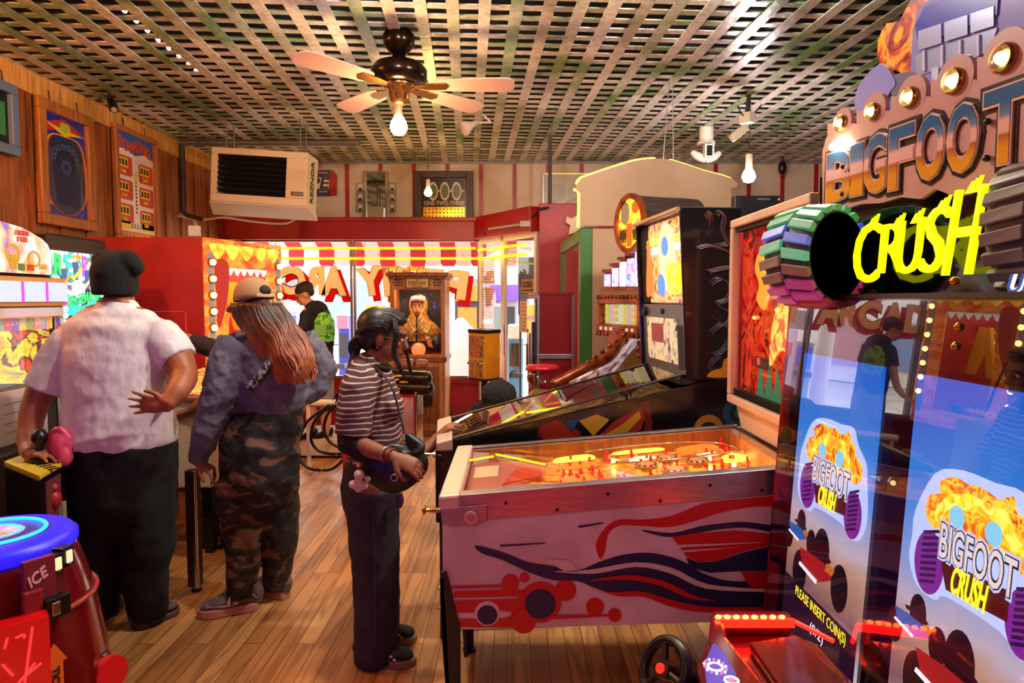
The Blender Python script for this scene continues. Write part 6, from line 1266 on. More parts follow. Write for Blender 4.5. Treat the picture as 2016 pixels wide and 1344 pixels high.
# wheels
def wheel(c, r, w, ax, name, arcs):
    ax = Vector(ax).normalized(); x_, y_ = axisframe(ax, V(0, 0, 1)); tb = MB()
    tb.lathe([(r * .55, -w / 2), (r * .84, -w / 2), (r * .93, -w * .35), (r * .95, 0), (r * .93, w * .35), (r * .84, w / 2), (r * .55, w / 2)], c, 40, axis=ax, m=0)
    tb.lathe([(0, w * .53), (r * .8, w * .54), (r * .86, w * .4)], c, 40, axis=ax, m=1)
    n = 20
    for i in range(n):
        for side in (-1, 1):
            a0_ = 2 * pi * i / n + (side > 0) * pi / n; pts = []
            for rr_ in (r * .9, r * 1.03):
                for da, s0_, s1_ in ((0, 0, .5),):
                    pts += [c + (x_ * cos(a0_) + y_ * sin(a0_)) * rr_ + ax * side * w * .02, c + (x_ * cos(a0_ + .2) + y_ * sin(a0_ + .2)) * rr_ + ax * side * w * .02,
                            c + (x_ * cos(a0_ + .3) + y_ * sin(a0_ + .3)) * rr_ * .95 + ax * side * w * .52, c + (x_ * cos(a0_ + .1) + y_ * sin(a0_ + .1)) * rr_ * .95 + ax * side * w * .52]
            zc = (pts[0] - c).z / r; m = 2
            if arcs: m = 3 if zc > .55 else 4 if zc > .3 else 5 if zc > .05 else 6 if zc > -.35 else 7 if zc > -.75 else 8  # coloured LED light on the tread is put into glowing lug colours
            tb.hexa(pts, m)
    tb.build(name, [mat('tire_rubber', '#4a4644', .5), mat('tire_disc', '#030203', 1, spec=0), mat('tread_grey', '#8a8478', .45), glow('tread_green_glow', '#10c060', .25, '#7a8880'), glow('tread_blue_glow', '#2050e0', .3, '#7a8894'), glow('tread_teal_glow', '#10c890', .35, '#8a9084'), mat('tread_silver', '#a8988c', .4), glow('tread_magenta_glow', '#e01890', .22, '#806a70'), glow('tread_red_glow', '#b02030', .3, '#6a5050')], t, bevel=.003)
axw_ = V(.5, -.87, 0).normalized(); fc_ = P(1650, 503, 1.90); wheel(fc_ - axw_ * .075, .145, .15, axw_, 'monster_wheel', True)
fc_ = P(2185, 440, 1.30); wheel(fc_ - axw_ * .08, .14, .16, axw_, 'monster_wheel', False)
# glass over the lower front
MB().fbox(fx, -yf + .05, -yn, ZB + .2, topb - .005, .026, .029).build('front_glass', glass('coated_glass', '#e8e4ee', ior=1.7), t)
# bulb reflections on the front panel, built as small gold beads
for px, py in ((1917, 645), (1911, 683), (1909, 555)): MB().ell(fx.p(*onp(fx, px, py), .03), .009, nu=12, nv=8).build('bulb_glint', mat('gold_glint', '#d8a040', .2, 1), t)
# ---------------------------------------------------------------- red steering console
t = thing('driving_console', (.62, 1.62, 0), 'red driving console with a row of red lamps and black steering wheel', 'driving console')
rc = mat('console_red', '#68060c', .2, coat=.5)
b = MB(); Cn = [P(1392, 1245, 1.78), P(1560, 1240, 1.78)]
q = [P(1400, 1238, 1.80), P(1556, 1238, 1.80), P(1640, 1290, 1.45), P(1470, 1420, 1.3), P(1360, 1330, 1.45)]
zc = .735
outl = [(.41, 1.42), (.46, 1.64), (.54, 1.8), (.745, 1.8), (.80, 1.72), (.80, 1.2), (.56, 1.15), (.45, 1.3)]
ff = Frm((0, 0, 0), (1, 0, 0), (0, 1, 0)); b.prism(outl, ff, .35, zc - .03, 0); b.prism([(.45, 1.42), (.49, 1.66), (.54, 1.8), (.57, 1.8), (.54, 1.66), (.58, 1.15), (.56, 1.15), (.45, 1.3)], ff, zc - .03, zc + .02, 0); b.prism([(.54, 1.76), (.745, 1.76), (.745, 1.8), (.54, 1.8)], ff, zc - .03, zc + .025, 0)
b.prism([(.60, 1.3), (.60, 1.68), (.74, 1.72), (.78, 1.3)], ff, zc - .03, zc + .0, 0)
b.build('console', rc, t, bevel=.018)
MB().box((.6, 1.3, 0), (.8, 1.7, .36)).build('pedestal', black, t)
for k in range(8): c = V(.545 + k * .024, 1.755, zc + .026); MB().ell(c, (.009, .006, .006), nu=10, nv=6).build('red_lamp', glow('red_led', '#ff3010', 40), t)
MB().box((.54, 1.748, zc + .0), (.745, 1.758, zc + .022)).build('lamp_strip', glow('red_strip', '#ff1408', 4.5), t)
MB().cyl(V(.745, 1.755, zc + .015), V(.805, 1.66, zc + .01), .006).build('lamp_strip', glow('red_strip', '#ff1408', 4.5), t)
fq = Frm((0, 0, .757), (1, 0, 0), (0, 1, 0)); b = MB()
ppoly(b, fq, [(1404, 1270), (1426, 1288), (1448, 1330), (1456, 1400), (1398, 1400), (1386, 1310)], .0, .006, 0); q = onp(fq, 1408, 1318); b.ring(fq, *q, .014, .019, .006, .009, 1); b.disc(fq, *q, .010, .006, .009, 2)
for k in range(14): an = 2 * pi * k / 14; b.disc(fq, q[0] + .024 * cos(an), q[1] + .03 * sin(an), .003, .006, .01, 3 if k % 2 else 1, 8)
q = onp(fq, 1440, 1345); b.ring(fq, *q, .012, .017, .006, .009, 1); b.disc(fq, *q, .008, .006, .009, 3)
b.build('instrument_panel', [glow('violet_print', '#4a2aa8', .9), glow('white_print', '#d8d0ff', 1.4), glow('deep_violet', '#6a3ac0', .8), glow('pink_dots', '#ff5a90', 1.5)], t)
wc = P(1308, 1318, 1.62); axw = V(-.75, -.35, .45).normalized()
b = MB(); b.tor(wc, .07, .013, axw, 40, 10); b.cyl(wc - axw * .0, wc - axw * .12, .02); x_, y_ = axisframe(axw, V(0, 0, 1))
for k in range(3): an = 2 * pi * k / 3 + .5; b.cyl(wc, wc + (x_ * cos(an) + y_ * sin(an)) * .07, .009)
b.cyl(wc + axw * .012, wc - axw * .012, .024); b.build('steering_wheel', black, t)
MB().cyl(wc + axw * .012, wc + axw * .018, .012).build('horn_button', glow('horn_red', '#ff2010', 1.5), t)
# ================================================================= WALL AND CEILING FITTINGS
XW = XL + .03
fwl = Frm((XW, 0, 0), (0, 1, 0), (0, 0, 1))
def wq(px, py): return onp(fwl, px, py)
def frame(name, px0, px1, zt_, zb_, fw, m, label):
    y0, y1 = wq(px0, 400)[0], wq(px1, 400)[0]
    t = thing(name, (XW, (y0 + y1) / 2, zb_), label, 'framed picture'); b = MB()
    b.prism([(y0, zb_), (y1, zb_), (y1, zb_ + fw), (y0, zb_ + fw)], fwl, 0, .05); b.prism([(y0, zt_ - fw), (y1, zt_ - fw), (y1, zt_), (y0, zt_)], fwl, 0, .05)
    b.prism([(y0, zb_ + fw), (y0 + fw, zb_ + fw), (y0 + fw, zt_ - fw), (y0, zt_ - fw)], fwl, 0, .05); b.prism([(y1 - fw, zb_ + fw), (y1, zb_ + fw), (y1, zt_ - fw), (y1 - fw, zt_ - fw)], fwl, 0, .05)
    b.build('frame', m, t, bevel=.008); h = MB()
    for k in (.25, .75): h.cyl(fwl.p(y0 + (y1 - y0) * k, zt_, .02), fwl.p(y0 + (y1 - y0) * k, zt_ + .08, .01), .004, n=6)
    h.build('hanging_hook', black, t)
    return t, y0, y1
oakf = wood('frame_oak', '#b86c2c', '#8a4a1c', .4)
# 1 blue grey frame
t, y0, y1 = frame('framed_picture', -60, 33, 3.12, 2.62, .07, mat('bluegrey_frame', '#5e6f86', .5), 'blue grey framed picture at the far left edge of the wood wall')
b = MB(); b.fbox(fwl, y0 + .07, y1 - .07, 2.69, 3.05, .005, .015, 0); b.fbox(fwl, y1 - .16, y1 - .1, 2.75, 2.98, .015, .018, 1); b.build('picture', [mat('pic_dark', '#101410', .3), mat('pic_green', '#2c7a44', .4)], t)
# 2 playfield picture
zt_ = 1.6 + (588 - 190) / 1344 * (3.59 * 1344 / 936); t, y0, y1 = frame('framed_playfield', 72, 180, zt_, 2.17, .085, oakf, 'oak framed dark blue playfield print with red and yellow lightning')
b = MB(); b.fbox(fwl, y0 + .08, y1 - .08, 2.25, zt_ - .08, .005, .012, 0); ym_ = (y0 + y1) / 2 + 0; hw = (y1 - y0) / 2 - .08; zb2_, zt3 = 2.25, zt_ - .08; hh = zt3 - zb2_
b.prism([(ym_ - hw, zb2_ + hh * .8), (ym_ - hw * .8, zb2_ + hh * .9), (ym_ + hw * .0, zt3 - .02), (ym_ + hw * .9, zb2_ + hh * .88), (ym_ + hw * .1, zb2_ + hh * .84), (ym_, zb2_ + hh * .8), (ym_ - hw * .3, zb2_ + hh * .85)], fwl, .012, .014, 1)
b.prism([(ym_ - hw * .9, zb2_ + hh * .9), (ym_, zb2_ + hh * .87), (ym_ + hw, zb2_ + hh * .86), (ym_ + hw * .3, zb2_ + hh * .83), (ym_, zb2_ + hh * .8)], fwl, .012, .015, 2)
b.prism([(ym_ - .05, zt3 - .05), (ym_ + .05, zt3 - .05), (ym_ + .08, zb2_ + hh * .88), (ym_, zb2_ + hh * .84), (ym_ - .06, zb2_ + hh * .88)], fwl, .015, .016, 5)
o1 = smoothpts([(ym_ - hw * .8, zb2_ + hh * .15), (ym_ - hw * .92, zb2_ + hh * .45), (ym_ - hw * .7, zb2_ + hh * .76), (ym_, zb2_ + hh * .8), (ym_ + hw * .7, zb2_ + hh * .76), (ym_ + hw * .92, zb2_ + hh * .45), (ym_ + hw * .8, zb2_ + hh * .15), (ym_, zb2_ + hh * .02)], 4)
b.prism([(ym_ + (x - ym_) * 1.08, z + .006) for x, z in o1], fwl, .012, .0165, 2); b.prism([(ym_ + (x - ym_) * 1.03, z) for x, z in o1], fwl, .012, .017, 1); b.prism([(ym_ + (x - ym_) * .95, z * .985 + (zb2_ + hh * .45) * .015) for x, z in o1], fwl, .012, .0175, 3)
for k in range(8): an = pi * (k / 7); b.ring(fwl, ym_ + hw * .55 * cos(an), zb2_ + hh * .58 + hh * .12 * sin(an), .018, .022, .0175, .019, 4, 14)
for k in range(6): an = 2 * pi * k / 6; b.ring(fwl, ym_ + .045 * cos(an), zb2_ + hh * .5 + .045 * sin(an), .014, .017, .0175, .019, 4, 14)
for sx in (-1, 1): b.prism([(ym_ + sx * hw * .75, zb2_ + hh * .1), (ym_ + sx * hw, zb2_ + hh * .6), (ym_ + sx * hw, zb2_ + hh * .3)], fwl, .012, .0155, 2)
b.build('picture', [mat('star_blue', '#1c1c8a', .3, c2='#3a4ac0', scale=30, lo=.6, hi=.64), mat('print_crimson', '#c42018', .3), mat('print_yellow', '#f0c020', .3), mat('print_navy', '#18284a', .25), mat('print_steelblue', '#6a86a8', .4), mat('print_lime', '#a8c030', .4)], t)
MB().fbox(fwl, y0 + .08, y1 - .08, 2.25, zt_ - .08, .022, .024).build('picture_glass', GL, t)
# 3 bowling score card
zt_ = 1.6 + (588 - 242) / 1344 * (3.59 * 1344 / 786); t, y0, y1 = frame('framed_score_card', 222, 306, zt_, 2.13, .05, oakf, 'pine framed bowling score poster with red and yellow boxes')
b = MB(); za, zb3 = 2.18, zt_ - .05; ya, yb3 = y0 + .05, y1 - .05; hh = zb3 - za; ww = yb3 - ya
b.fbox(fwl, ya, yb3, za, zb3, .005, .012, 0); b.prism([(ya, zb3 - .16), (ya + ww * .25, zb3 - .14), (ya + ww * .5, zb3 - .18), (ya + ww * .75, zb3 - .14), (yb3, zb3 - .17), (yb3, zb3), (ya, zb3)], fwl, .012, .013, 1)
b.text('BOWLING', fwl, (ya + yb3) / 2, zb3 - .1, ww * .85, .11, .013, .016, 2, bold=.05, arc=lambda a: .02 * sin(a * 9)); 
for k in range(3):
    for sx in (0, 1):
        yc = ya + ww * (.05 if sx == 0 else .62); zc = zb3 - .30 - k * .22 - .03 * sx
        b.prism(rrect(yc - .02, zc - .09, yc + ww * .33 + .02, zc + .09, .03), fwl, .012, .014, 2); b.fbox(fwl, yc, yc + ww * .25, zc - .015, zc + .07, .014, .015, 3)
        for j in range(3): b.fbox(fwl, yc + .01 + j * ww * .08, yc + .014 + ww * .06 + j * ww * .08 - .01, zc, zc + .055, .015, .016, 4)
        b.text(('1st', '3rd', '5th', '2nd', '4th', '6th')[k + 3 * sx], fwl, yc + ww * .13, zc - .05, .08, .04, .015, .017, 3)
for k in range(9): b.disc(fwl, (ya + yb3) / 2, za + .24 + k * .035, .012, .012, .014, 4, 8)
b.prism([((ya + yb3) / 2 - .04, za + .6), ((ya + yb3) / 2 + .04, za + .6), ((ya + yb3) / 2 + .01, za + .52), ((ya + yb3) / 2 - .01, za + .52)], fwl, .012, .015, 3)
b.fbox(fwl, ya + .02, yb3 - .02, za + .07, za + .14, .012, .014, 3)
for j in range(4): b.fbox(fwl, ya + ww * .32 + j * .05, ya + ww * .32 + j * .05 + .045, za + .075, za + .135, .014, .015, 0); b.text('X' if j < 3 else '/', fwl, ya + ww * .32 + j * .05 + .022, za + .105, .03, .045, .015, .017, 4)
b.fbox(fwl, ya + .0, yb3, za, za + .05, .012, .014, 2); b.text('12345678', fwl, (ya + yb3) / 2, za + .025, ww * .7, .03, .014, .016, 3)
b.build('picture', [mat('poster_cream', '#e8cdb4', .5), mat('poster_blue', '#2a5aa0', .4), mat('poster_red', '#c8402c', .4), mat('poster_yellow', '#e8c030', .4), mat('poster_ink', '#20180f', .5)], t)
# pipe and bracket
b = MB(); p0 = P(350, 275, 7.35); b.cyl(V(XL + .12, p0.y, 2.55), V(XL + .12, p0.y, ZC - .03), .03); b.tor(V(XL + .12, p0.y, 2.9), .034, .008); b.limb([V(XL + .12, p0.y, 2.57), V(XL + .14, p0.y, 2.5), V(XL + .3, p0.y + .02, 2.45)], .022, n=8)
tag(b.build('wall_pipe', mat('dark_iron', '#3a3028', .5, .6)), 'dark vertical pipe in the back left corner of the wood wall', 'pipe')
tag(MB().cyl(V(-3.5, 7.3, ZC - .06), V(-1.6, 7.3, ZC - .06), .035).build('ceiling_pipe', mat('galvanised', '#6e655a', .5, .6)), 'horizontal galvanised pipe under the ceiling above the heater', 'pipe')
# heater
t = thing('unit_heater', (-2.5, 6.9, 2.5), 'cream hanging unit heater with dark louvres', 'heater')
hp = [P(413, 288, 6.5), P(600, 299, 6.5), P(602, 406, 6.5), P(413, 394, 6.5)]
o = hp[3]; fh_ = Frm(o, hp[2] - o, hp[0] - o); Wh = (hp[2] - o).length; Hh = (hp[0] - o).length; dp = .33
hc_ = mat('heater_cream', '#cdb795', .45)
b = MB(); k = .08
b.fbox(fh_, 0, Wh, 0, .07, -.03, 0); b.fbox(fh_, 0, Wh, Hh - .06, Hh, -.03, 0); b.fbox(fh_, 0, .06, .07, Hh - .06, -.03, 0); b.fbox(fh_, Wh * .78, Wh, .07, Hh - .06, -.03, 0)
b.fbox(fh_, 0, .015, 0, Hh, -dp, -.03); b.fbox(fh_, Wh - .015, Wh, 0, Hh, -dp, -.03); b.fbox(fh_, 0, Wh, Hh - .015, Hh, -dp, -.03); b.fbox(fh_, 0, Wh, 0, Hh, -dp - .01, -dp)
b.hexa([fh_.p(-.12, -.10, -dp - .02), fh_.p(Wh + .02, -.10, -dp - .02), fh_.p(Wh + .02, -.02, .02), fh_.p(-.0, -.02, .02), fh_.p(-.0, 0, -dp), fh_.p(Wh, 0, -dp), fh_.p(Wh, 0, 0), fh_.p(0, 0, 0)])
b.build('casing', hc_, t, bevel=.006)
b = MB(); b.fbox(fh_, .06, Wh * .78, .07, Hh - .06, -.2, -.19); b.build('interior', blackm, t)
for k in range(7):
    z_ = .09 + k * (Hh - .17) / 6.6; b = MB(); b.hexa([fh_.p(.06, z_, -.05), fh_.p(Wh * .78, z_, -.05), fh_.p(Wh * .78, z_ + .03, 0), fh_.p(.06, z_ + .03, 0), fh_.p(.06, z_ + .005, -.055), fh_.p(Wh * .78, z_ + .005, -.055), fh_.p(Wh * .78, z_ + .036, -.003), fh_.p(.06, z_ + .036, -.003)])
    b.build('louvre', mat('dark_louvre', '#2a221c', .35, .4), t)
fsd = Frm(fh_.p(Wh, 0, 0), -fh_.n, fh_.v); f90 = Frm(fsd.p(dp * .5, Hh * .5, .001), fsd.v, -fsd.u)
b = MB(); b.text('REZNOR', f90, .0, -.0, .40, .1, 0, .003); b.build('brand_lettering', black, t)
b = MB(); b.fbox(fh_, Wh * .84, Wh * .97, .09, .13, 0, .004, 0); b.fbox(fh_, Wh * .87, Wh * .965, .1, .12, .004, .005, 1); b.build('rating_plate', [black, mat('plate_blue', '#5a6a88', .4)], t)
b = MB(); 
for a_, c_ in ((.1, -.1), (Wh - .1, -.1), (.1, -dp + .05), (Wh - .1, -dp + .05)): c = fh_.p(a_, Hh, c_); b.cyl(c, V(c.x, c.y, ZC), .008, n=8)
b.build('hanger_rod', mat('galvanised', '#6e655a', .5, .6), t)
# white cables below the heater
tag(MB().limb([P(350, 425, 7.4), P(400, 432, 7.4), P(440, 428, 7.4), P(500, 436, 7.6), P(560, 440, 7.8), P(585, 428, 7.8)], .012, n=6).build('conduit', mat('white_cable', '#d8c8b4', .5)), 'white cable drooping beneath the heater', 'cable')
tag(MB().limb([P(352, 420, 7.5), P(378, 430, 7.5), P(385, 445, 7.5)], .02, n=6).build('conduit', mat('white_cable', '#d8c8b4', .5)), 'short white conduit bend at the wall corner', 'cable')
b = MB(); c = P(380, 452, 6.3); b.box((c.x - .05, 6.3, c.z - .06), (c.x + .05, 6.36, c.z + .04)); b.cyl(V(c.x, 6.34, 2.1), V(c.x, 6.34, c.z), .014); tag(b.build('junction_box', white, bevel=.01), 'small white junction box on top of the red crane cabinet', 'box')
# ceiling fan
t = thing('ceiling_fan', P(786, 240, 4.5), 'dark bronze ceiling fan with pale rosy blades and a bare bulb', 'ceiling fan')
fc = P(786, 170, 4.5); bz = mat('dark_bronze', '#2c1c12', .22, .8); 
zc_ = P(786, 100, 4.5).z
b = MB(); b.lathe([(.0, -.0), (.046, .0), (.098, .058), (.104, .115), (.08, .15), (0, .15)], V(fc.x, fc.y, P(786, 108, 4.5).z), 28); b.cyl(V(fc.x, fc.y, fc.z + .05), V(fc.x, fc.y, ZC), .014); b.lathe([(.035, .104), (.058, .058), (.15, .035), (.179, .0), (.179, -.058), (.138, -.087), (.092, -.092)], V(fc.x, fc.y, P(786, 138, 4.5).z), 40); b.build('motor', bz, t)
zb_ = P(786, 172, 4.5).z
b = MB(); b.lathe([(.092, .035), (.104, .0), (.07, -.012), (.063, -.07), (.046, -.104), (.023, -.115), (.0, -.115)], V(fc.x, fc.y, zb_), 28); b.build('brass_fitter', brass, t)
for k, an in enumerate((6, 56, 140, 236)):
    a_ = radians(an - 8); d = V(cos(a_), sin(a_), 0); e = V(-sin(a_), cos(a_), 0); up_ = V(0, 0, 1); f = Frm(V(fc.x, fc.y, zb_ + .01), d, e * cos(radians(14)) + up_ * sin(radians(14)) * (1 if an > 90 else -1))
    b = MB(); b.prism(smoothpts([(.23, -.05), (.39, -.07), (.66, -.08), (.73, -.058), (.745, 0), (.73, .058), (.66, .08), (.39, .07), (.23, .05)], 3), f, -.004, .004); bl = b.build('blade', mat('rosy_blade', '#c49a8c', .4), t, bevel=.002)
    b = MB(); b.prism([(.08, -.014), (.18, -.035), (.3, -.035), (.32, 0), (.3, .035), (.18, .035), (.08, .014)], f, -.012, -.004); b.build('blade_iron', brass, bl)
cb_ = P(785, 248, 4.5); b = MB(); b.cyl(V(cb_.x, cb_.y, cb_.z + .05), V(cb_.x, cb_.y, zb_ - .09), .024); b.build('bulb_holder', mat('rose_holder', '#a0684c', .4), t)
b = MB(); b.lathe([(0, -.06), (.035, -.052), (.053, -.023), (.055, .0), (.046, .03), (.028, .058), (.023, .07)], cb_, 24); b.build('bulb', glow('fan_bulb', '#ffc488', 300), t)
# pendant bulbs
def pendant(px, py, Y, m, label, rb=.035, top=None):
    c = P(px, py, Y); t = thing('pendant_bulb', c, label, 'pendant lamp'); b = MB(); b.lathe([(0, -rb), (rb * .7, -rb * .75), (rb, -.1 * rb), (rb * .8, rb * .6), (rb * .45, rb * 1.1), (rb * .4, rb * 1.5)], c, 24); b.build('bulb', m, t)
    b = MB(); b.cyl(c + V(0, 0, rb * 1.3), c + V(0, 0, rb * 3.2), rb * .5); b.build('holder', mat('pendant_holder', '#c8b8a0', .4), t)
    b = MB(); q = c + V(0, 0, rb * 3.2); n = int((ZC - q.z) / .03)
    for k in range(n): b.tor(q + V(0, 0, .03 * k + .015), .009, .003, V(1, 0, 0) if k % 2 else V(0, 1, 0), 10, 5)
    b.cyl(q, V(q.x, q.y, ZC), .003, n=6); b.build('chain', mat('pendant_chain', '#6a5a3c', .35, .8), t)
pendant(843, 379, 7.2, glow('pendant_warm', '#ffc868', 120), 'small warm bulb hanging on a chain before the etched glass frame', .042)
pendant(1474, 347, 5.95, glow('pendant_cool', '#fff0f4', 220), 'cool white bare bulb hanging on a chain near the right', .058)
# floodlight bulb beside the fan
c = P(910, 255, 6.3); b = MB(); ax_ = V(-.8, -.4, -.5).normalized(); b.lathe([(.0, .0), (.06, .007), (.07, .027), (.04, .09), (.027, .12), (.027, .17), (0, .17)], c, 24, axis=-ax_); b.cyl(c - ax_ * .16, c - ax_ * .2 + V(.1, .05, .0), .01); b.cyl(c - ax_ * .2 + V(.1, .05, 0), V(c.x + .18, c.y + .12, ZC), .01)
tag(b.build('spot_bulb', mat('unlit_frosted', '#cbb4a0', .5)), 'unlit frosted reflector bulb under the ceiling right of the fan', 'spot bulb')
# cameras
def bullet(px, py, Y, label, m):
    c = P(px, py, Y); ax_ = V(.45, -.6, -.55).normalized(); t = thing('security_camera', c, label, 'security camera'); b = MB(); b.cyl(c - ax_ * .1, c + ax_ * .06, .032, .036); b.cyl(c + ax_ * .06, c + ax_ * .075, .036, .03); b.build('housing', m, t)
    MB().cyl(c + ax_ * .076, c + ax_ * .08, .022).build('lens', mat('lens_glass', '#8a8a90', .05, .6), t)
    b = MB(); b.cyl(c - ax_ * .06, V(c.x - .05, c.y + .04, ZC), .01); b.limb([c - ax_ * .1, c - ax_ * .2 + V(-.06, 0, -.02), c + V(-.14, .03, .05), V(c.x - .1, c.y + .04, ZC)], .005, n=6); b.build('bracket', black, t)
bullet(222, 208, 5.7, 'black bullet security camera under the ceiling above the framed playfield', black)
c = P(1474, 232, 5.8); t = thing('security_camera', c, 'pale box camera on a bracket above the cool white bulb', 'security camera'); cm = mat('camera_cream', '#d8c4a8', .45)
b = MB(); f = Frm(c, V(.5, -.85, 0), V(0, 0, 1)); b.fbox(f, -.075, .04, -.045, .045, -.04, .04); b.build('housing', cm, t, bevel=.01)
f2_ = Frm(P(1457, 260, 5.7), V(.7, 0, .55), V(-.5, 0, .8)); b = MB(); b.fbox(f2_, -.09, .065, -.032, .032, -.04, .04); b.build('arm_housing', cm, t, bevel=.012)
b = MB(); b.cyl(P(1470, 230, 5.8), V(c.x, c.y, ZC), .018); b.limb([P(1452, 208, 5.8), P(1462, 226, 5.8), P(1478, 228, 5.8), P(1500, 206, 5.8)], .006, n=6); b.build('bracket', black, t)
c = P(1390, 298, 6.9); t = thing('motion_floodlight', c, 'white twin head motion camera light on the ceiling over the gabled booth', 'security light')
b = MB(); b.cyl(V(c.x, c.y, c.z + .06), V(c.x, c.y, c.z + .09), .09); b.cyl(V(c.x, c.y, c.z + .09), V(c.x, c.y, ZC), .07); b.cyl(V(c.x, c.y, c.z - .0), V(c.x, c.y, c.z + .06), .025); b.build('base', mat('camera_white', '#ded4c4', .4), t)
b = MB(); b.limb([P(1364, 300, 6.85), P(1375, 308, 6.83), P(1390, 313, 6.82), P(1404, 310, 6.83), P(1415, 302, 6.85)], [(.03, .03), (.04, .04), (.04, .04), (.04, .04), (.03, .03)], n=12); b.build('lamp_bar', mat('camera_white', '#ded4c4', .4), t)
q = P(1397, 296, 6.74); b = MB(); b.box((q.x - .045, q.y, q.z - .065), (q.x + .045, q.y + .08, q.z + .065), 0); b.box((q.x - .028, q.y - .003, q.z - .05), (q.x + .028, q.y, q.z + .05), 1); b.build('lens', [mat('camera_white', '#ded4c4', .4), black], t, bevel=.004)
c = P(1540, 330, 8.3); b = MB(); b.cyl(V(c.x, 8.3, c.z), V(c.x, 8.3, ZC), .012); b.ell(c, (.05, .05, .08)); tag(b.build('hanging_sensor', black), 'small black pear shaped object hanging at the top of the back wall right side', 'sensor')
c = P(1083, 290, 7.4); tag(MB().cyl(V(c.x, 7.4, 2.62), V(c.x, 7.4, ZC), .02).build('conduit_pole', mat('dark_conduit', '#3c3a34', .5)), 'dark vertical conduit rising from the red pillar to the ceiling', 'conduit')
c0 = P(960, 441, 8.3); tag(MB().limb([P(955, 462, 8.25), P(975, 432, 8.2), P(1030, 430, 7.8), P(1050, 425, 7.4), P(1062, 412, 7.33), P(1080, 408, 7.33)], .012, n=6).build('black_wire', black), 'black wire running along the top of the angled red beam', 'cable')
b = MB(); q = P(1035, 440, 7.42); b.box((q.x - .06, q.y, q.z - .03), (q.x + .05, q.y + .05, q.z + .03)); b.cyl(P(962, 450, 8.1), P(1028, 441, 7.45), .012); tag(b.build('power_outlet', mat('grey_box', '#b0a494', .5), bevel=.004), 'grey outlet box with conduit on the angled red beam', 'outlet')
# string lights in the lattice
sm0 = None
LBL = lambda k: 'tiny ceiling fairy light, %s of the %s row from the top' % (('first', 'second', 'third', 'fourth', 'fifth', 'sixth', 'seventh', 'eighth')[k % 8], 'longer upper' if k < 8 else 'shorter lower left')
for k, (px, py) in enumerate(((245, 21), (268, 41), (290, 60), (311, 78), (332, 95), (352, 110), (371, 126), (386, 139), (109, 144), (134, 156), (155, 167), (172, 178))):
    c = F(px, py, ZC + .02)
    if sm0 is None: sm0 = MB().ell(c, (.014, .022, .014), nu=10, nv=8).build('string_light', glow('cool_fairy', '#fff2e0', 1.6)); o = sm0; base_ = c; tag(o, LBL(k), 'string light', 'fairy lights in the ceiling lattice')
    else: o = sm0.copy(); COL.objects.link(o); o.location = sm0.location + (c - base_); o['label'] = LBL(k)
# ---------------------------------------------------------------- back wall pictures
fbk = Frm((0, YB - .02, 0), (1, 0, 0), (0, 0, 1))
def bq(px, py): return onp(fbk, px, py)
def brect(b, px0, px1, py0, py1, c0, c1, m=0): a = bq(px0, py1); c = bq(px1, py0); b.fbox(fbk, a[0], c[0], a[1], c[1], c0, c1, m)
t = thing('wall_mirror', fbk.p(*bq(740, 440)), 'tall narrow silver framed mirror with small portraits on each side', 'mirror')
b = MB(); brect(b, 718, 722, 338, 440, 0, .04); brect(b, 760, 765, 338, 440, 0, .04); brect(b, 722, 760, 338, 341, 0, .04); brect(b, 722, 760, 436, 440, 0, .04); b.build('frame', mat('pewter', '#8d8678', .3, .8), t, bevel=.004)
b = MB(); brect(b, 722, 760, 341, 436, .0, .02); b.build('mirror_glass', mat('mirror_silver', '#c8d0c8', .02, 1), t)
for sx, (x0, x1) in enumerate(((703, 717), (766, 780))):
    for k in range(3):
        y0_ = 360 + k * 20; b = MB(); brect(b, x0, x1, y0_, y0_ + 18, 0, .025, 0); brect(b, x0 + 2, x1 - 2, y0_ + 2, y0_ + 16, .025, .027, 1); a_ = bq((x0 + x1) / 2, y0_ + 7); b.disc(fbk, a_[0], a_[1], .018, .027, .028, 2, 12); b.prism([(a_[0] - .03, a_[1] - .055), (a_[0] + .03, a_[1] - .055), (a_[0], a_[1] - .01)], fbk, .027, .0285, 3); b.build('portrait', [mat('pewter', '#8d8678', .3, .8), mat('sepia_bg', '#a09888', .5), mat('sepia_face', '#d8ccb8', .6), black], t)
t = thing('etched_glass_frame', fbk.p(*bq(875, 440)), 'dark wood framed etched glass with three zeros and gold lettering', 'framed sign')
b = MB(); brect(b, 817, 830, 338, 444, 0, .06); brect(b, 919, 932, 338, 444, 0, .06); brect(b, 830, 919, 338, 351, 0, .06); brect(b, 830, 919, 432, 444, 0, .06); b.build('frame', wood('walnut_frame', '#4a2c1c', '#2e180e', .5), t, bevel=.008)
b = MB(); brect(b, 830, 919, 351, 432, .0, .02, 0); brect(b, 834, 915, 408, 430, .02, .022, 3)
for k in range(3): a_ = bq(853 + k * 23, 377); b.ring(fbk, a_[0], a_[1], .045, .06, .02, .024, 1, 28, 1.9); b.disc(fbk, a_[0], a_[1], .044, .02, .021, 2, 24, .085); 
for k in range(4): a_ = bq(842 + k * 23, 377); b.fbox(fbk, a_[0] - .02, a_[0] + .02, a_[1] - .006, a_[1] + .006, .021, .024, 1); b.fbox(fbk, a_[0] - .012, a_[0] + .012, a_[1] + .012, a_[1] + .02, .021, .024, 1)
a_ = bq(875, 400); b.text('ONE-TWO-THREE', fbk, a_[0], a_[1], .5, .05, .021, .025, 1, bold=.01)
for r_ in range(3):
    for k in range(11): a_ = bq(838 + k * 7.2, 412 + r_ * 7); b.disc(fbk, a_[0], a_[1], .011, .022, .024, 0 if (r_ + k) % 2 else 2, 8)
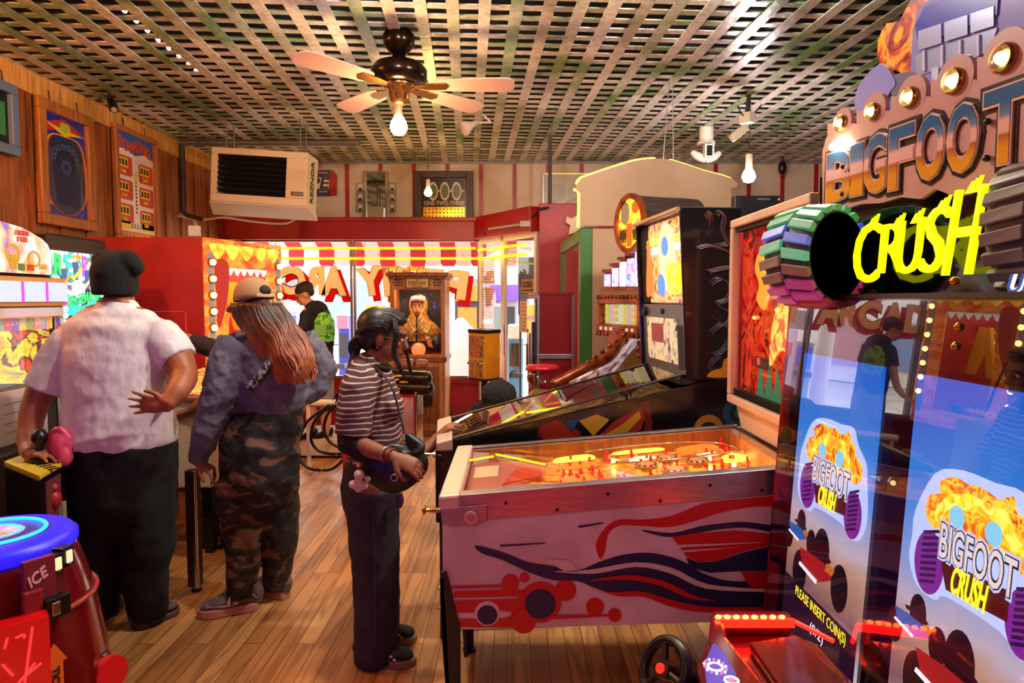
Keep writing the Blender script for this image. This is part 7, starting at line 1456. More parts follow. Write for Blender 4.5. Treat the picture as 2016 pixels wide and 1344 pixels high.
b.build('etched_glass', [mat('etched_brown', '#3a2c1e', .2), mat('etched_cream', '#c8b48c', .3), mat('etched_green', '#5a6448', .25), mat('gold_leaf', '#d8a838', .25, .8)], t)
t = thing('number_plate_sign', fbk.p(*bq(640, 385)), 'blue and white sign with black letters partly behind the heater', 'sign')
b = MB(); brect(b, 596, 652, 335, 386, .0, .02, 0); brect(b, 596, 650, 350, 372, .02, .023, 1); a_ = bq(631, 361); b.text('PE', fbk, a_[0], a_[1], .24, .13, .023, .027, 2, shear=.15)
for py in (341, 378): brect(b, 628, 646, py - 2, py + 1, .02, .023, 3)
b.build('plate', [mat('plate_navy', '#2c3c60', .4), mat('plate_white', '#d8ccb8', .5), black, mat('plate_amber', '#b87a40', .5)], t)
b = MB(); b.prism([bq(*p) for p in ((650, 342), (657, 336), (664, 346), (664, 385), (650, 385))], fbk, .0, .05); tag(b.build('red_arrow_board', redtrim), 'small red pointed board beside the blue and white sign', 'board')
t = thing('glazed_picture', fbk.p(*bq(1120, 430)), 'large pale picture with two faint circles above the green booth frame', 'framed picture')
b = MB(); brect(b, 1068, 1300, 342, 410, .0, .015, 0); brect(b, 1068, 1300, 341, 344, .015, .03, 1); brect(b, 1068, 1071, 342, 410, .015, .03, 2)
for px in (1096, 1135): a_ = bq(px, 380); b.disc(fbk, a_[0], a_[1], .11, .015, .017, 3)
b.prism(smoothpts([bq(*p) for p in ((1071, 400), (1090, 395), (1105, 402), (1125, 392), (1150, 386), (1150, 392), (1125, 399), (1105, 408), (1085, 404))], 3), fbk, .015, .018, 4); b.build('picture', [mat('pale_art', '#b09a72', .3), mat('gold_edge', '#d8c070', .3, .6), steel, mat('pale_circle', '#a08c66', .3), mat('pale_line', '#8a7650', .3)], t)
# boxes on top shelf right
c = P(1495, 405, 7.0); b = MB(); b.box((P(1455, 0, 7.0).x, 7.0, 2.35), (P(1545, 0, 7.0).x, 7.3, P(1455, 385, 7).z)); o = tag(b.build('stereo_receiver', mat('dark_electronics', '#1c1a20', .3), bevel=.006), 'dark stereo unit on the red shelf near the cool white bulb', 'stereo')
b = MB(); b.ell(V(P(1535, 400, 6.98).x, 6.995, P(1535, 392, 6.98).z), .02); b.fbox(Frm((0, 6.995, 0), (1, 0, 0), (0, 0, 1)), P(1500, 0, 7).x, P(1525, 0, 7).x, P(1500, 392, 7).z - .01, P(1500, 392, 7).z + .01, 0, .004); b.build('knob', steel, o)
b = MB(); b.box((.9, 6.98, 0), (3.6, 7.45, 2.35)); struct(b.build('trim_5', redp))
# ---------------------------------------------------------------- added unseen lamps that brighten the room
def fill_lamp(x, y, z, m, label, r=.06):
    t = thing('pendant_bulb', (x, y, z), label, 'pendant lamp'); MB().ell(V(x, y, z), r).build('bulb', m, t); MB().cyl(V(x, y, z + r), V(x, y, ZC), .01).build('chain', black, t)
fill_lamp(1.05, 2.9, 3.17, glow('fill_bulb', '#fff4ea', 1300), 'added unseen frosted bulb hanging above and behind the monster truck sign', .05)
fill_lamp(-.5, 2.75, 3.18, glow('fill_bulb2', '#fff4ea', 900), 'added unseen frosted bulb hanging over the camera', .05)
fill_lamp(-.7, -.5, 2.9, glow('fill_bulb4', '#ffb4a4', 250), 'added unseen warm bulb hanging behind the camera', .05)
fill_lamp(-3.3, 3.2, 3.08, glow('fill_bulb3', '#ffa448', 1300), 'added unseen amber bulb hanging near the wood wall just out of view', .04)
# added unseen cabinet behind the camera that throws violet light on the players' backs
t = thing('video_arcade_machine', (-1.6, -.7, 0), 'added unseen cabinet with violet light panel behind the camera', 'arcade machine')
fv_ = Frm((-1.95, -.9, 0), V(.7, -.05, 0), V(0, 0, 1)); fv_ = Frm((-1.25, -.95, 0), V(-.7, .02, 0), V(0, .1, 1)); b = MB(); b.fbox(fv_, -.03, .73, 0, 1.9, -.6, -.01); b.build('cabinet', dk, t, bevel=.01)
MB().fbox(fv_, .04, .66, .9, 1.5, 0, .01).build('screen', glow('violet_fill_panel', '#8a4aff', 7), t)
t = thing('video_arcade_machine', (-.3, .25, 0), 'added unseen low cabinet with red light panel below the camera', 'arcade machine')  # added unseen cabinet, throws red light on the pinball side panel
f5 = Frm((.45, .35, 0), V(-.6, 0, 0), V(0, 0, 1)); b = MB(); b.fbox(f5, -.02, .62, 0, .75, -.3, -.005); b.build('cabinet', dk, t, bevel=.01); MB().fbox(f5, .02, .58, .15, .65, 0, .01).build('screen', glow('red_fill_panel', '#ff2820', 2), t)
# ================================================================= PEOPLE
def mixmat(name, a, b_, sc, lo, hi, rough=.8, c3=None, p3_=None, detail=2, dist=0, bump=.2, stretch=(1, 1, 1)):
    m = mat(name, a, rough, c2=b_, scale=sc, detail=detail, lo=lo, hi=hi, bump=bump, bscale=120, stretch=stretch)
    for n in m.node_tree.nodes:
        if n.type == 'VALTORGB':
            n.color_ramp.interpolation = 'CONSTANT'
            if c3: e = n.color_ramp.elements.new(p3_); e.color = (*col(c3), 1)
        if n.type == 'TEX_NOISE' and abs(n.inputs['Scale'].default_value - sc) < 1e-4: n.inputs['Distortion'].default_value = dist
    return m
def stripe_mat(name, a, b_, period, duty):
    m = bpy.data.materials.new(name); m.use_nodes = True; nt = m.node_tree; N = nt.nodes; L = nt.links; b = N['Principled BSDF']; b.inputs['Roughness'].default_value = .85
    tc = N.new('ShaderNodeTexCoord'); nz = N.new('ShaderNodeTexNoise'); nz.inputs['Scale'].default_value = 6; L.new(tc.outputs['Object'], nz.inputs[0])
    sx = N.new('ShaderNodeSeparateXYZ'); L.new(tc.outputs['Object'], sx.inputs[0])
    ma = N.new('ShaderNodeMath'); ma.operation = 'MULTIPLY_ADD'; ma.inputs[1].default_value = .05; L.new(nz.outputs[0], ma.inputs[0]); L.new(sx.outputs[2], ma.inputs[2])
    dv = N.new('ShaderNodeMath'); dv.operation = 'MULTIPLY'; dv.inputs[1].default_value = 1 / period; L.new(ma.outputs[0], dv.inputs[0])
    fc = N.new('ShaderNodeMath'); fc.operation = 'FRACT'; L.new(dv.outputs[0], fc.inputs[0]); gt = N.new('ShaderNodeMath'); gt.operation = 'LESS_THAN'; gt.inputs[1].default_value = duty; L.new(fc.outputs[0], gt.inputs[0])
    mx = N.new('ShaderNodeMixRGB'); L.new(gt.outputs[0], mx.inputs[0]); mx.inputs[1].default_value = (*col(a), 1); mx.inputs[2].default_value = (*col(b_), 1); L.new(mx.outputs[0], b.inputs['Base Color']); return m
def rot_frame(fwd):
    f = Vector(fwd).normalized(); r = f.cross(V(0, 0, 1)).normalized(); u = r.cross(f); return r, f, u
def head(b, c, fwd, k=1.0):
    """skull, jaw, nose, ears around c (centre of the head); fwd = where the face looks"""
    r, f, u = rot_frame(fwd); M = Matrix((r, f, u)).transposed(); q = lambda x, y, z: c + (r * x + f * y + u * z) * k
    b.ell(q(0, -.012, .03), (.074 * k, .092 * k, .085 * k), M); b.ell(q(0, .028, -.03), (.056 * k, .058 * k, .082 * k), M); b.ell(q(0, .042, -.082), (.034 * k, .034 * k, .026 * k), M)
    b.ell(q(0, .076, .03), (.045 * k, .022 * k, .018 * k), M, nu=14, nv=8)
    for s_ in (-1, 1):
        b.ell(q(s_ * .043, .03, -.06), (.02 * k, .04 * k, .03 * k), M, nu=12, nv=8); b.ell(q(s_ * .037, .062, -.02), (.022 * k, .02 * k, .018 * k), M, nu=12, nv=8); b.ell(q(s_ * .078, -.012, -.012), (.012 * k, .02 * k, .032 * k), M, nu=10, nv=8)
    b.loft([q(0, .075, .018), q(0, .092, -.005), q(0, .106, -.028), q(0, .085, -.04)], [(.008 * k, .01 * k), (.01 * k, .012 * k), (.016 * k, .012 * k), (.012 * k, .008 * k)], r, 10)
    b.ell(q(0, .085, -.056), (.022 * k, .012 * k, .008 * k), M, nu=10, nv=6); b.ell(q(0, .082, -.067), (.019 * k, .012 * k, .008 * k), M, nu=10, nv=6)
    return q, M
def face_parts(par, q, M, k=1.0, brow='#1a100c', lip='#8a4038', closed=False):
    for s_ in (-1, 1):
        b = MB(); b.ell(q(s_ * .032, .078, .004), (.013 * k, .007 * k, .007 * k), M, nu=12, nv=8, m=0)
        if not closed: b.ell(q(s_ * .033, .0845, .003), (.006 * k, .003 * k, .006 * k), M, nu=10, nv=6, m=1)
        b.build('eye', [mat('eye_white', '#cfc4bc', .3) if not closed else mat('eye_lid', brow, .6), mat('eye_dark', '#140a06', .2)], par)
    b = MB()
    for s_ in (-1, 1): b.limb([q(s_ * .014, .09, .024), q(s_ * .034, .09, .031), q(s_ * .054, .076, .024)], .0035 * k, n=6)
    b.build('eyebrows', mat('brow' + brow, brow, .8), par)
    b = MB(); b.ell(q(0, .093, -.056), (.02 * k, .006 * k, .006 * k), M, nu=10, nv=6); b.ell(q(0, .09, -.066), (.017 * k, .007 * k, .0065 * k), M, nu=10, nv=6); b.build('lips', mat('lip' + lip, lip, .4), par)
def handm(b, wrist, d, palm, k=1.0, curl=.5, side=1, spread=.12, curls=None):
    """d = direction wrist->knuckles, palm = palm normal; thumb on +side of d x palm"""
    d = Vector(d).normalized(); n = Vector(palm); n = (n - d * n.dot(d)).normalized(); x = d.cross(n) * side
    kn = wrist + d * .085 * k
    b.loft([wrist - d * .02 * k, wrist + d * .01 * k, wrist + d * .05 * k, kn, kn + d * .012 * k], [(.024 * k, .018 * k), (.027 * k, .017 * k), (.038 * k, .016 * k), (.040 * k, .014 * k), (.034 * k, .010 * k)], x, 16)
    L_ = (.072, .082, .076, .06)
    for i in range(4):
        off = (.030 - .0195 * i) * k; c_ = curl if curls is None else curls[i]
        p = kn + x * off - d * (.004 + .006 * (i == 3)) * k; dd = (d + x * (1.5 - i) * spread).normalized(); pts = [p - d * .02 * k, p]
        for j, fr_ in enumerate((.45, .32, .25)):
            ang = c_ * (.7, 1.0, .7)[j]; dd = (dd * cos(ang) + n * sin(ang)).normalized(); p = p + dd * L_[i] * fr_ * k; pts.append(p)
        b.limb(pts, [(.0095 * k,) * 2, (.0095 * k,) * 2, (.0088 * k,) * 2, (.0078 * k,) * 2, (.0064 * k,) * 2], x, 10)
    t0 = wrist + d * .018 * k + x * .022 * k; t1 = t0 + (x * .75 + d * .55 + n * .25).normalized() * .034 * k; t2 = t1 + (x * .35 + d * .85 + n * (.2 + curl * .4)).normalized() * .032 * k; t3 = t2 + (x * .1 + d * .9 + n * (.2 + curl * .6)).normalized() * .026 * k
    b.limb([t0, t1, t2, t3], [(.015 * k,) * 2, (.0125 * k,) * 2, (.0105 * k,) * 2, (.008 * k,) * 2], n, 10)
def shoe(par, heel, toe, mats_, name='shoe', w=.05, h=.085, sole=.03, chunky=False, det=None):
    heel = Vector(heel); toe = Vector(toe); d = (toe - heel); L_ = d.length; d.normalize(); r = d.cross(V(0, 0, 1)); f = Frm(heel, d, r)
    z = V(0, 0, 1); b = MB(); P_ = lambda t, zz: heel + d * L_ * t + z * zz
    b.loft([P_(.03, sole + .0), P_(.02, sole + h * .5), P_(.10, sole + h)], [(w * .6, L_ * .10), (w * .72, L_ * .14), (w * .62, L_ * .15)], r, 18, 0)
    b.loft([P_(.0, sole + h * .5), P_(.12, sole + h * .5), P_(.3, sole + h * .5), P_(.5, sole + h * .40), P_(.7, sole + h * .26), P_(.88, sole + h * .18), P_(.97, sole + h * .12), P_(1.0, sole + h * .1)],
           [(w * .5, h * .4), (w * .7, h * .5), (w * .75, h * .5), (w * .85, h * .42), (w * 1.0, h * .3), (w * .92, h * .22), (w * .6, h * .14), (w * .2, h * .05)], r, 20, 0)
    o = b.build(name, mats_[0], par, vox=.006, smooth=4)
    pts = [(-.01, 0), (.02, -w * .62), (.2, -w * .78), (.45, -w * .8), (.7, -w * 1.06), (.9, -w * .9), (1.03, -w * .35), (1.05, 0), (1.03, w * .35), (.9, w * .9), (.7, w * 1.06), (.45, w * .8), (.2, w * .78), (.02, w * .62)]
    pts = smoothpts([(a_ * L_, c_) for a_, c_ in pts], 4); fz_ = Frm(heel, d, r); sgn = 1 if fz_.n.z > 0 else -1
    b = MB(); b.prism(pts, fz_, .0, sgn * sole * (1.15 if chunky else 1), 0); b.build('sole', mats_[1], o, bevel=.008)
    b = MB()
    for k in range(4): c = P_(.36 + .08 * k, sole + h * (.9 - .14 * k)); b.limb([c - r * w * .45, c + z * .012, c + r * w * .45], .004, n=6)
    b.build('laces', mats_[2], o)
    if det: det(o, P_, r, d, z, L_, w, sole, h)
    return o
# ---------------------------------------------------------------- man in white T-shirt, seen from behind
Y = 3.28; sk1 = mat('tan_skin', '#a8603c', .5, sss=.05, c2='#965432', scale=14, bump=.04, bscale=200)
Pm = lambda x, y, dy=0: P(x, y, Y + dy)
b = MB(); hc = Pm(229, 560, .0)
q, M = head(b, hc, (-.12, 1, -.1), 1.05)
b.loft([Pm(229, 585, .0), Pm(231, 605, .0), Pm(233, 630, 0)], [(.074, .075), (.085, .08), (.12, .09)], V(1, 0, 0), 20)
b.limb([Pm(232, 620), Pm(230, 680), Pm(232, 780), Pm(236, 880), Pm(238, 960)], [(.17, .1), (.225, .14), (.22, .15), (.23, .16), (.2, .15)])
b.limb([Pm(140, 660), Pm(100, 730, -.02), Pm(68, 800, -.06), Pm(58, 850, -.1), Pm(56, 884, -.16)], [.075, .072, .058, .052, .04]); b.limb([Pm(56, 884, -.16), Pm(62, 893, -.22)], [.04, .036])
handm(b, Pm(62, 892, -.2), (1, -.25, .03), (0, .1, -1), 1.0, .35, 1)
b.limb([Pm(315, 655), Pm(345, 700, -.03), Pm(362, 738, -.08), Pm(352, 765, -.16), Pm(330, 795, -.22)], [.085, .075, .062, .052, .037])
handm(b, Pm(326, 800, -.225), (-1, .0, .12), (.0, -1, .05), 1.0, .12, 1, .2)
for sx, xs in ((-1, (182, 190, 196, 195)), (1, (292, 290, 286, 290))): b.limb([Pm(xs[0], 980), Pm(xs[1], 1070), Pm(xs[2], 1150), Pm(xs[3], 1215)], [.11, .08, .065, .05])
man = b.build('person', sk1, vox=.0055, smooth=2); tag(man, 'man in white T-shirt and black slouchy cap, back turned, one hand behind his hip', 'person')
b = MB(); b.limb([Pm(232, 604), Pm(232, 618), Pm(231, 650), Pm(229, 710), Pm(229, 775), Pm(236, 835), Pm(238, 868, .0)], [(.10, .09), (.18, .12), (.25, .155), (.252, .18), (.245, .19), (.26, .2), (.265, .2)], n=28)
b.loft([Pm(238, 850), Pm(240, 876, -.02)], [(.262, .2), (.25, .205)], V(1, 0, 0), 28)
b.loft([Pm(205, 648), Pm(172, 656), Pm(142, 675, -.01), Pm(114, 718, -.02), Pm(90, 768, -.04)], [.03, .075, .1, .1, .094], n=20); b.loft([Pm(260, 640), Pm(290, 648), Pm(316, 664, -.01), Pm(336, 684, -.02), Pm(352, 708, -.035)], [.03, .075, .096, .094, .088], n=20)
b.build('t_shirt', mat('white_cotton', '#e6dede', .85, c2='#dad0d2', scale=9, stretch=(3, 3, 1), bump=.5, bscale=7), man, vox=.009, smooth=8, disp=.014, dsize=.07)
b = MB(); b.limb([Pm(238, 862), Pm(238, 910), Pm(238, 970), Pm(238, 1010)], [(.255, .19), (.268, .2), (.262, .195), (.22, .17)], n=24)
for xs in ((184, 190, 197, 196), (292, 291, 286, 292)): b.loft([Pm(xs[0], 980), Pm(xs[1], 1060), Pm(xs[2], 1140), Pm(xs[3], 1200), Pm(xs[3], 1214)], [(.13, .15), (.122, .13), (.105, .11), (.088, .1), (.08, .09)], n=20)
b.build('trousers', mat('black_cotton', '#060507', .9, bump=.3, bscale=8), man, vox=.011, smooth=5, disp=.03, dsize=.12)
b = MB(); b.ell(hc + V(0, -.01, .05), (.099, .12, .11)); b.lathe([(.094, -.09), (.098, -.06), (.1, -.02)], hc + V(0, -.01, .04), 28, k=1.15); b.limb([hc + V(.02, 0, .09), hc + V(.07, -.01, .1), hc + V(.115, -.02, .075)], [(.08, .08), (.06, .07), (.035, .045)]); b.ell(hc + V(-.03, 0, .11), (.07, .09, .06)); b.ell(hc + V(0, -.01, .0), (.096, .115, .06))
b.build('slouchy_cap', mat('black_knit', '#0a090b', .95, bump=.6, bscale=60), man, vox=.007, smooth=4)
c = Pm(231, 602); b = MB(); b.tor(c + V(0, 0, .01), .083, .0035, V(0, .25, 1), 40, 6); b.build('gold_necklace', brass, man)
crocm = mat('pale_print_shoe', '#5c4c50', .6, c2='#1c1418', scale=30, lo=.48, hi=.54); crs = mat('grey_sole', '#5c4a46', .6)
shoe(man, V(P(182, 1238, 3.3).x, 3.3, 0), V(P(240, 1190, 3.55).x, 3.5, 0), [crocm, crs, black], w=.06, h=.07)
shoe(man, V(P(290, 1240, 3.28).x - .03, 3.22, 0), V(P(352, 1200, 3.45).x, 3.42, 0), [crocm, crs, black], w=.06, h=.07)
# ---------------------------------------------------------------- woman in denim jacket
Y = 3.45; Pm = lambda x, y, dy=0: P(x, y, Y + dy); rf = V(.92, -.35, 0)
sk2 = mat('warm_skin', '#b8704c', .5, sss=.05)
b = MB(); hc = Pm(500, 608, 0); fw_ = V(-.8, .55, -.12); q, M = head(b, hc, fw_, 1.0)
b.loft([Pm(510, 630), Pm(520, 660)], [.06, .075], rf, 16)
b.limb([Pm(525, 660), Pm(528, 720), Pm(535, 790), Pm(512, 880), Pm(515, 950)], [(.14, .09), (.18, .12), (.15, .12), (.19, .15), (.17, .14)], rf)
b.limb([Pm(455, 690, -.05), Pm(432, 780, -.1), Pm(402, 860, -.1), Pm(388, 905, -.08)], [.07, .055, .04, .03]); handm(b, Pm(388, 910, -.08), (.75, .25, -.55), (-.3, .3, -1), .95, .8, -1)
b.limb([Pm(605, 690, .05), Pm(640, 735, .08), Pm(603, 785, .02)], [.06, .05, .03]); handm(b, Pm(600, 790, .02), (-.35, -.1, -.9), (-1, 0, .2), .9, .6, 1)
for xs in ((478, 477, 474, -.02, -.03, -.05), (549, 552, 545, .05, .08, .1)): b.limb([Pm(xs[0], 960, xs[3]), Pm(xs[1], 1060, xs[4]), Pm(xs[2], 1155, xs[5])], [.08, .06, .04])
wom = b.build('person', sk2, vox=.0055, smooth=2); tag(wom, 'woman in beige cap, denim jacket and camouflage trousers with long auburn hair', 'person'); face_parts(wom, q, M)
den = mat('washed_denim', '#6c6876', .85, c2='#5c5a6c', scale=14, bump=.7, bscale=16)
b = MB(); b.limb([Pm(520, 640), Pm(525, 658), Pm(525, 695), Pm(530, 745), Pm(541, 795)], [(.09, .08), (.18, .12), (.215, .15), (.2, .16), (.175, .15)], rf, 24)
b.loft([Pm(465, 672, -.03), Pm(448, 715, -.08), Pm(434, 775, -.11), Pm(408, 850, -.12), Pm(394, 890, -.09), Pm(388, 908, -.08)], [(.088, .09), (.094, .094), (.09, .09), (.07, .074), (.052, .056), (.042, .045)], rf, 20)
b.loft([Pm(590, 672, .03), Pm(612, 695, .06), Pm(637, 730, .08), Pm(622, 765, .05), Pm(601, 786, .02)], [(.09, .09), (.088, .088), (.078, .08), (.06, .06), (.045, .045)], rf, 20)
jk = b.build('denim_jacket', den, wom, vox=.009, smooth=3, disp=.022, dsize=.045)
b = MB(); b.limb([Pm(470, 660, -.09), Pm(500, 652, -.1), Pm(545, 650, -.12), Pm(580, 658, -.06)], [(.018, .03)] * 4, n=8); b.build('collar', den, jk)
b = MB(); b.limb([Pm(490, 765, -.2), Pm(515, 735, -.2), Pm(535, 705, -.18)], [(.018, .006)] * 3, n=8); b.build('checked_strap', mixmat('checked_strap', '#1c1a1c', '#a09a98', 60, .5, .5), jk)
camo = mixmat('camouflage', '#1a1614', '#6e4a36', 7.5, .0, .56, c3='#2e2a20', p3_=.47, detail=2, dist=.6, stretch=(1, 1, 2.0))
b = MB(); b.limb([Pm(545, 792), Pm(532, 825), Pm(514, 870), Pm(510, 930), Pm(508, 970)], [(.15, .13), (.175, .15), (.215, .175), (.205, .18), (.18, .16)], rf, 24)
b.loft([Pm(474, 940, -.02), Pm(478, 1000, -.02), Pm(480, 1080, -.03), Pm(476, 1140, -.04), Pm(474, 1178, -.05)], [(.11, .14), (.108, .125), (.085, .1), (.075, .085), (.062, .07)], rf, 20)
b.loft([Pm(545, 940, .04), Pm(549, 1000, .06), Pm(552, 1060, .08), Pm(546, 1115, .1), Pm(544, 1158, .1)], [(.10, .13), (.098, .115), (.088, .1), (.072, .08), (.056, .065)], rf, 20)
b.build('camouflage_trousers', camo, wom, vox=.01, smooth=4, disp=.03, dsize=.1)
cap = mat('beige_twill', '#a8835e', .85, bump=.2, bscale=150)
b = MB(); r_, f_, u_ = rot_frame(fw_); capc = hc + V(0, 0, .045); n_ = 24; vs_ = []; fs_ = []
for j in range(8):
    th = pi / 2 * j / 7.0
    for i in range(n_):
        ph = 2 * pi * i / n_; vs_.append(capc + r_ * .092 * cos(th) ** .8 * cos(ph) + f_ * .112 * cos(th) ** .8 * sin(ph) + u_ * .115 * sin(th))
for j in range(7):
    for i in range(n_): fs_.append((j * n_ + i, j * n_ + (i + 1) % n_, (j + 1) * n_ + (i + 1) % n_, (j + 1) * n_ + i))
b.add(vs_, fs_, 0, True); b.ell(capc + u_ * .118, .008, nu=8, nv=6)
bill = [(-.085, .06), (-.08, .12), (-.05, .165), (0, .18), (.05, .165), (.08, .12), (.085, .06), (.05, .095), (0, .105), (-.05, .095)]
fb_ = Frm(capc - u_ * .0, r_, f_ - u_ * .25); b.prism(smoothpts(bill, 3), fb_, -.003, .004, 0)
cp = b.build('cap', cap, wom, recalc=True); cp.modifiers.new('s', 'SOLIDIFY').thickness = .003
b = MB(); cb0 = capc - f_ * .113; b.limb([cb0 + r_ * .05 + f_ * .015 + u_ * .01, cb0 - f_ * .003 + u_ * .006, cb0 - r_ * .05 + f_ * .015 + u_ * .01], [(.009, .004)] * 3, u_, 8); b.build('cap_strap', mat('pale_strap', '#b89a78', .7), cp)
b = MB(); b.ell(capc - f_ * .098 + u_ * .035, (.032, .022, .028), Matrix((r_, f_, u_)).transposed()); b.build('cap_opening', mat('dark_brown_hair', '#24140e', .7), cp)
b = MB(); 
for s_ in (-1, 1): cc_ = q(s_ * .033, .095, 0); b.tor(cc_, .022, .0022, f_, 24, 6); b.limb([q(s_ * .055, .09, .003), q(s_ * .078, .02, .004)], .002, n=6)
b.build('spectacles', mat('dark_red_wire', '#5a1c18', .3, .6), wom)
rr = random.Random(5)
def hairmass(par, name, mt_, roots, n, guide, spread, r0, wav=.012, seg=12, freq=3.2, base=None, bsm=5, bm=None):
    """many tapering wavy locks following guide points; roots(i) gives a start, guide(t, u) the path"""
    b = MB()
    for i in range(n):
        a_, c_ = rr.random(), rr.random(); ph = a_ * 11 + c_ * 2.5 + rr.uniform(0, .9); ln = rr.uniform(.7, 1.0) ** .7; pts = []; rad = []
        for j in range(seg + 1):
            t = j / seg * ln; p, sd, dp_ = guide(t, a_, c_); w = wav * (t ** .6); pts.append(p + sd * w * sin(freq * 6.28 * t + ph) + dp_ * w * cos(freq * 6.28 * t + ph)); rad.append(r0 * (.55 + .6 * sin(pi * min(1, t * 1.15))) * (1 - t ** 6 * .8) + .0006)
        b.loft(pts, rad, V(1, 0, 0), 6)
    return b.build(name, mt_, par)
hairg = mat('auburn_hair', '#4a2618', .45, c2='#c87848', scale=3.5, detail=2, stretch=(1.5, 1.5, 1), lo=.42, hi=.6)
def auburn():
    m = bpy.data.materials.new('ombre_auburn_hair'); m.use_nodes = True; nt = m.node_tree; N = nt.nodes; L = nt.links; b = N['Principled BSDF']; b.inputs['Roughness'].default_value = .4
    tc = N.new('ShaderNodeTexCoord'); sx = N.new('ShaderNodeSeparateXYZ'); L.new(tc.outputs['Object'], sx.inputs[0]); nz = N.new('ShaderNodeTexNoise'); nz.inputs['Scale'].default_value = 18; L.new(tc.outputs['Object'], nz.inputs[0])
    ma = N.new('ShaderNodeMath'); ma.operation = 'MULTIPLY_ADD'; ma.inputs[1].default_value = .22; L.new(nz.outputs[0], ma.inputs[0]); L.new(sx.outputs[2], ma.inputs[2])
    mr = N.new('ShaderNodeMapRange'); mr.inputs[1].default_value = 1.25; mr.inputs[2].default_value = 1.68; L.new(ma.outputs[0], mr.inputs[0]); r = N.new('ShaderNodeValToRGB'); r.color_ramp.elements[0].color = (*col('#c87a4e'), 1); r.color_ramp.elements[0].position = .15
    r.color_ramp.elements[1].color = (*col('#3a1c14'), 1); r.color_ramp.elements[1].position = .9; e = r.color_ramp.elements.new(.55); e.color = (*col('#8a4628'), 1); L.new(mr.outputs[0], r.inputs[0]); L.new(r.outputs[0], b.inputs['Base Color']); return m
aub = auburn(); wz = wom['_org'][2]
for n in aub.node_tree.nodes:
    if n.type == 'MAP_RANGE': n.inputs[1].default_value -= wz; n.inputs[2].default_value -= wz
# hair outline in the photo: left edge and right edge per height
EL = [(597, 452, 556), (620, 458, 572), (650, 478, 592), (680, 500, 606), (710, 520, 618), (735, 538, 617), (758, 556, 604)]
def edge_at(t):
    y = 597 + t * 161; 
    for (ya, la, ra), (yb_, lb, rb_) in zip(EL, EL[1:]):
        if y <= yb_: k = (y - ya) / (yb_ - ya); return y, la + (lb - la) * k, ra + (rb_ - ra) * k
    return EL[-1]
def g1(t, a_, c_):
    y, l_, r2 = edge_at(t); x = l_ - 4 * t + (r2 - l_ + 10 * t) * (.02 + .96 * a_); bulge = sin(pi * (.04 + .92 * a_)); dy = -.10 * bulge * (.5 + .5 * c_) - .04 - .09 * min(1, t * 1.6)
    return Pm(x, y, dy), V(1, 0, 0), V(0, 1, 0)
hairmass(wom, 'hair', aub, None, 420, g1, 0, .0065, .014, 20, 2.3)
b = MB(); b.limb([Pm(505, 598, -.01), Pm(516, 630, -.06), Pm(540, 665, -.1), Pm(560, 700, -.12), Pm(572, 730, -.12)], [(.085, .075), (.1, .07), (.1, .05), (.09, .04), (.05, .03)], rf); b.build('under_hair', aub, wom, vox=.01, smooth=4)
nbg, nbs, nbw = mat('grey_mesh_shoe', '#7a6468', .6, c2='#5c484c', scale=30), mat('pink_sole', '#c08878', .6), mat('white_lace', '#c8b8b4', .7)
def nb(o, P_, r, d, z, L_, w, sole, h):
    s_ = -1; f = Frm(P_(.42, sole + h * .42) - r * w * .98 * (1 if (r.y > 0) else -1), d * -1, z); 
    if f.n.y > 0: f = Frm(f.o, d, z)
    b = MB(); b.text('N', f, 0, .004, .062, .044, -.004, .008, 0, bold=.06, shear=.2); b.build('side_letter', mat('silver_letter', '#d0c0bc', .35, .3), o)
    b = MB()
    for k in (-1, 1): b.limb([P_(.02, sole + h * .35) + r * k * w * .68, P_(.2, sole + h * .75) + r * k * w * .72, P_(.45, sole + h * .2) + r * k * w * .95, P_(.85, sole + h * .25) + r * k * w * .8], .006, n=6)
    b.build('overlay_panels', mat('silver_overlay', '#a08c90', .4, .3), o)
shoe(wom, V(P(506, 1212, 3.42).x, 3.44, 0), V(P(400, 1212, 3.38).x, 3.34, 0), [nbg, nbs, nbw], w=.05, h=.095, sole=.04, chunky=True, det=nb)
shoe(wom, V(P(573, 1190, 3.62).x, 3.56, 0), V(P(498, 1175, 3.66).x, 3.66, 0), [nbg, nbs, nbw], w=.05, h=.095, sole=.04, chunky=True, det=nb)
# ---------------------------------------------------------------- girl in striped top, profile to the right
Y = 3.0; Pm = lambda x, y, dy=0: P(x, y, Y + dy); rf = V(0, 1, 0)
sk3 = mat('brown_skin', '#8a5238', .5, sss=.04); b = MB(); hc = Pm(757, 662); fw_ = V(1, .1, -.22); q, M = head(b, hc, fw_, .98)
b.loft([Pm(748, 690), Pm(738, 712), Pm(728, 728)], [(.055, .058), (.052, .056), (.08, .07)], rf, 18)
b.limb([Pm(727, 728), Pm(730, 790), Pm(735, 860), Pm(732, 930), Pm(731, 960)], [(.12, .07), (.13, .095), (.12, .095), (.15, .115), (.13, .1)], rf)
b.limb([Pm(712, 748, -.15), Pm(698, 800, -.18), Pm(694, 862, -.2), Pm(730, 884, -.25), Pm(772, 897, -.31)], [.055, .05, .042, .036, .025])
handm(b, Pm(776, 899, -.315), (.9, -.05, -.4), (-.1, .75, -.7), .95, .55, -1, .06)
b.limb([Pm(735, 745, .15), Pm(765, 830, .2), Pm(800, 888, .24), Pm(838, 886, .27), Pm(860, 860, .3)], [.05, .045, .038, .032, .022]); handm(b, Pm(858, 862, .3), (.5, .05, .45), (.2, .2, -1), .9, .5, 1)
for dy, xs in ((-.09, (732, 736, 738)), (.09, (734, 738, 742))): b.limb([Pm(xs[0], 950, dy), Pm(xs[1], 1090, dy), Pm(xs[2], 1270, dy)], [.09, .06, .04], rf)
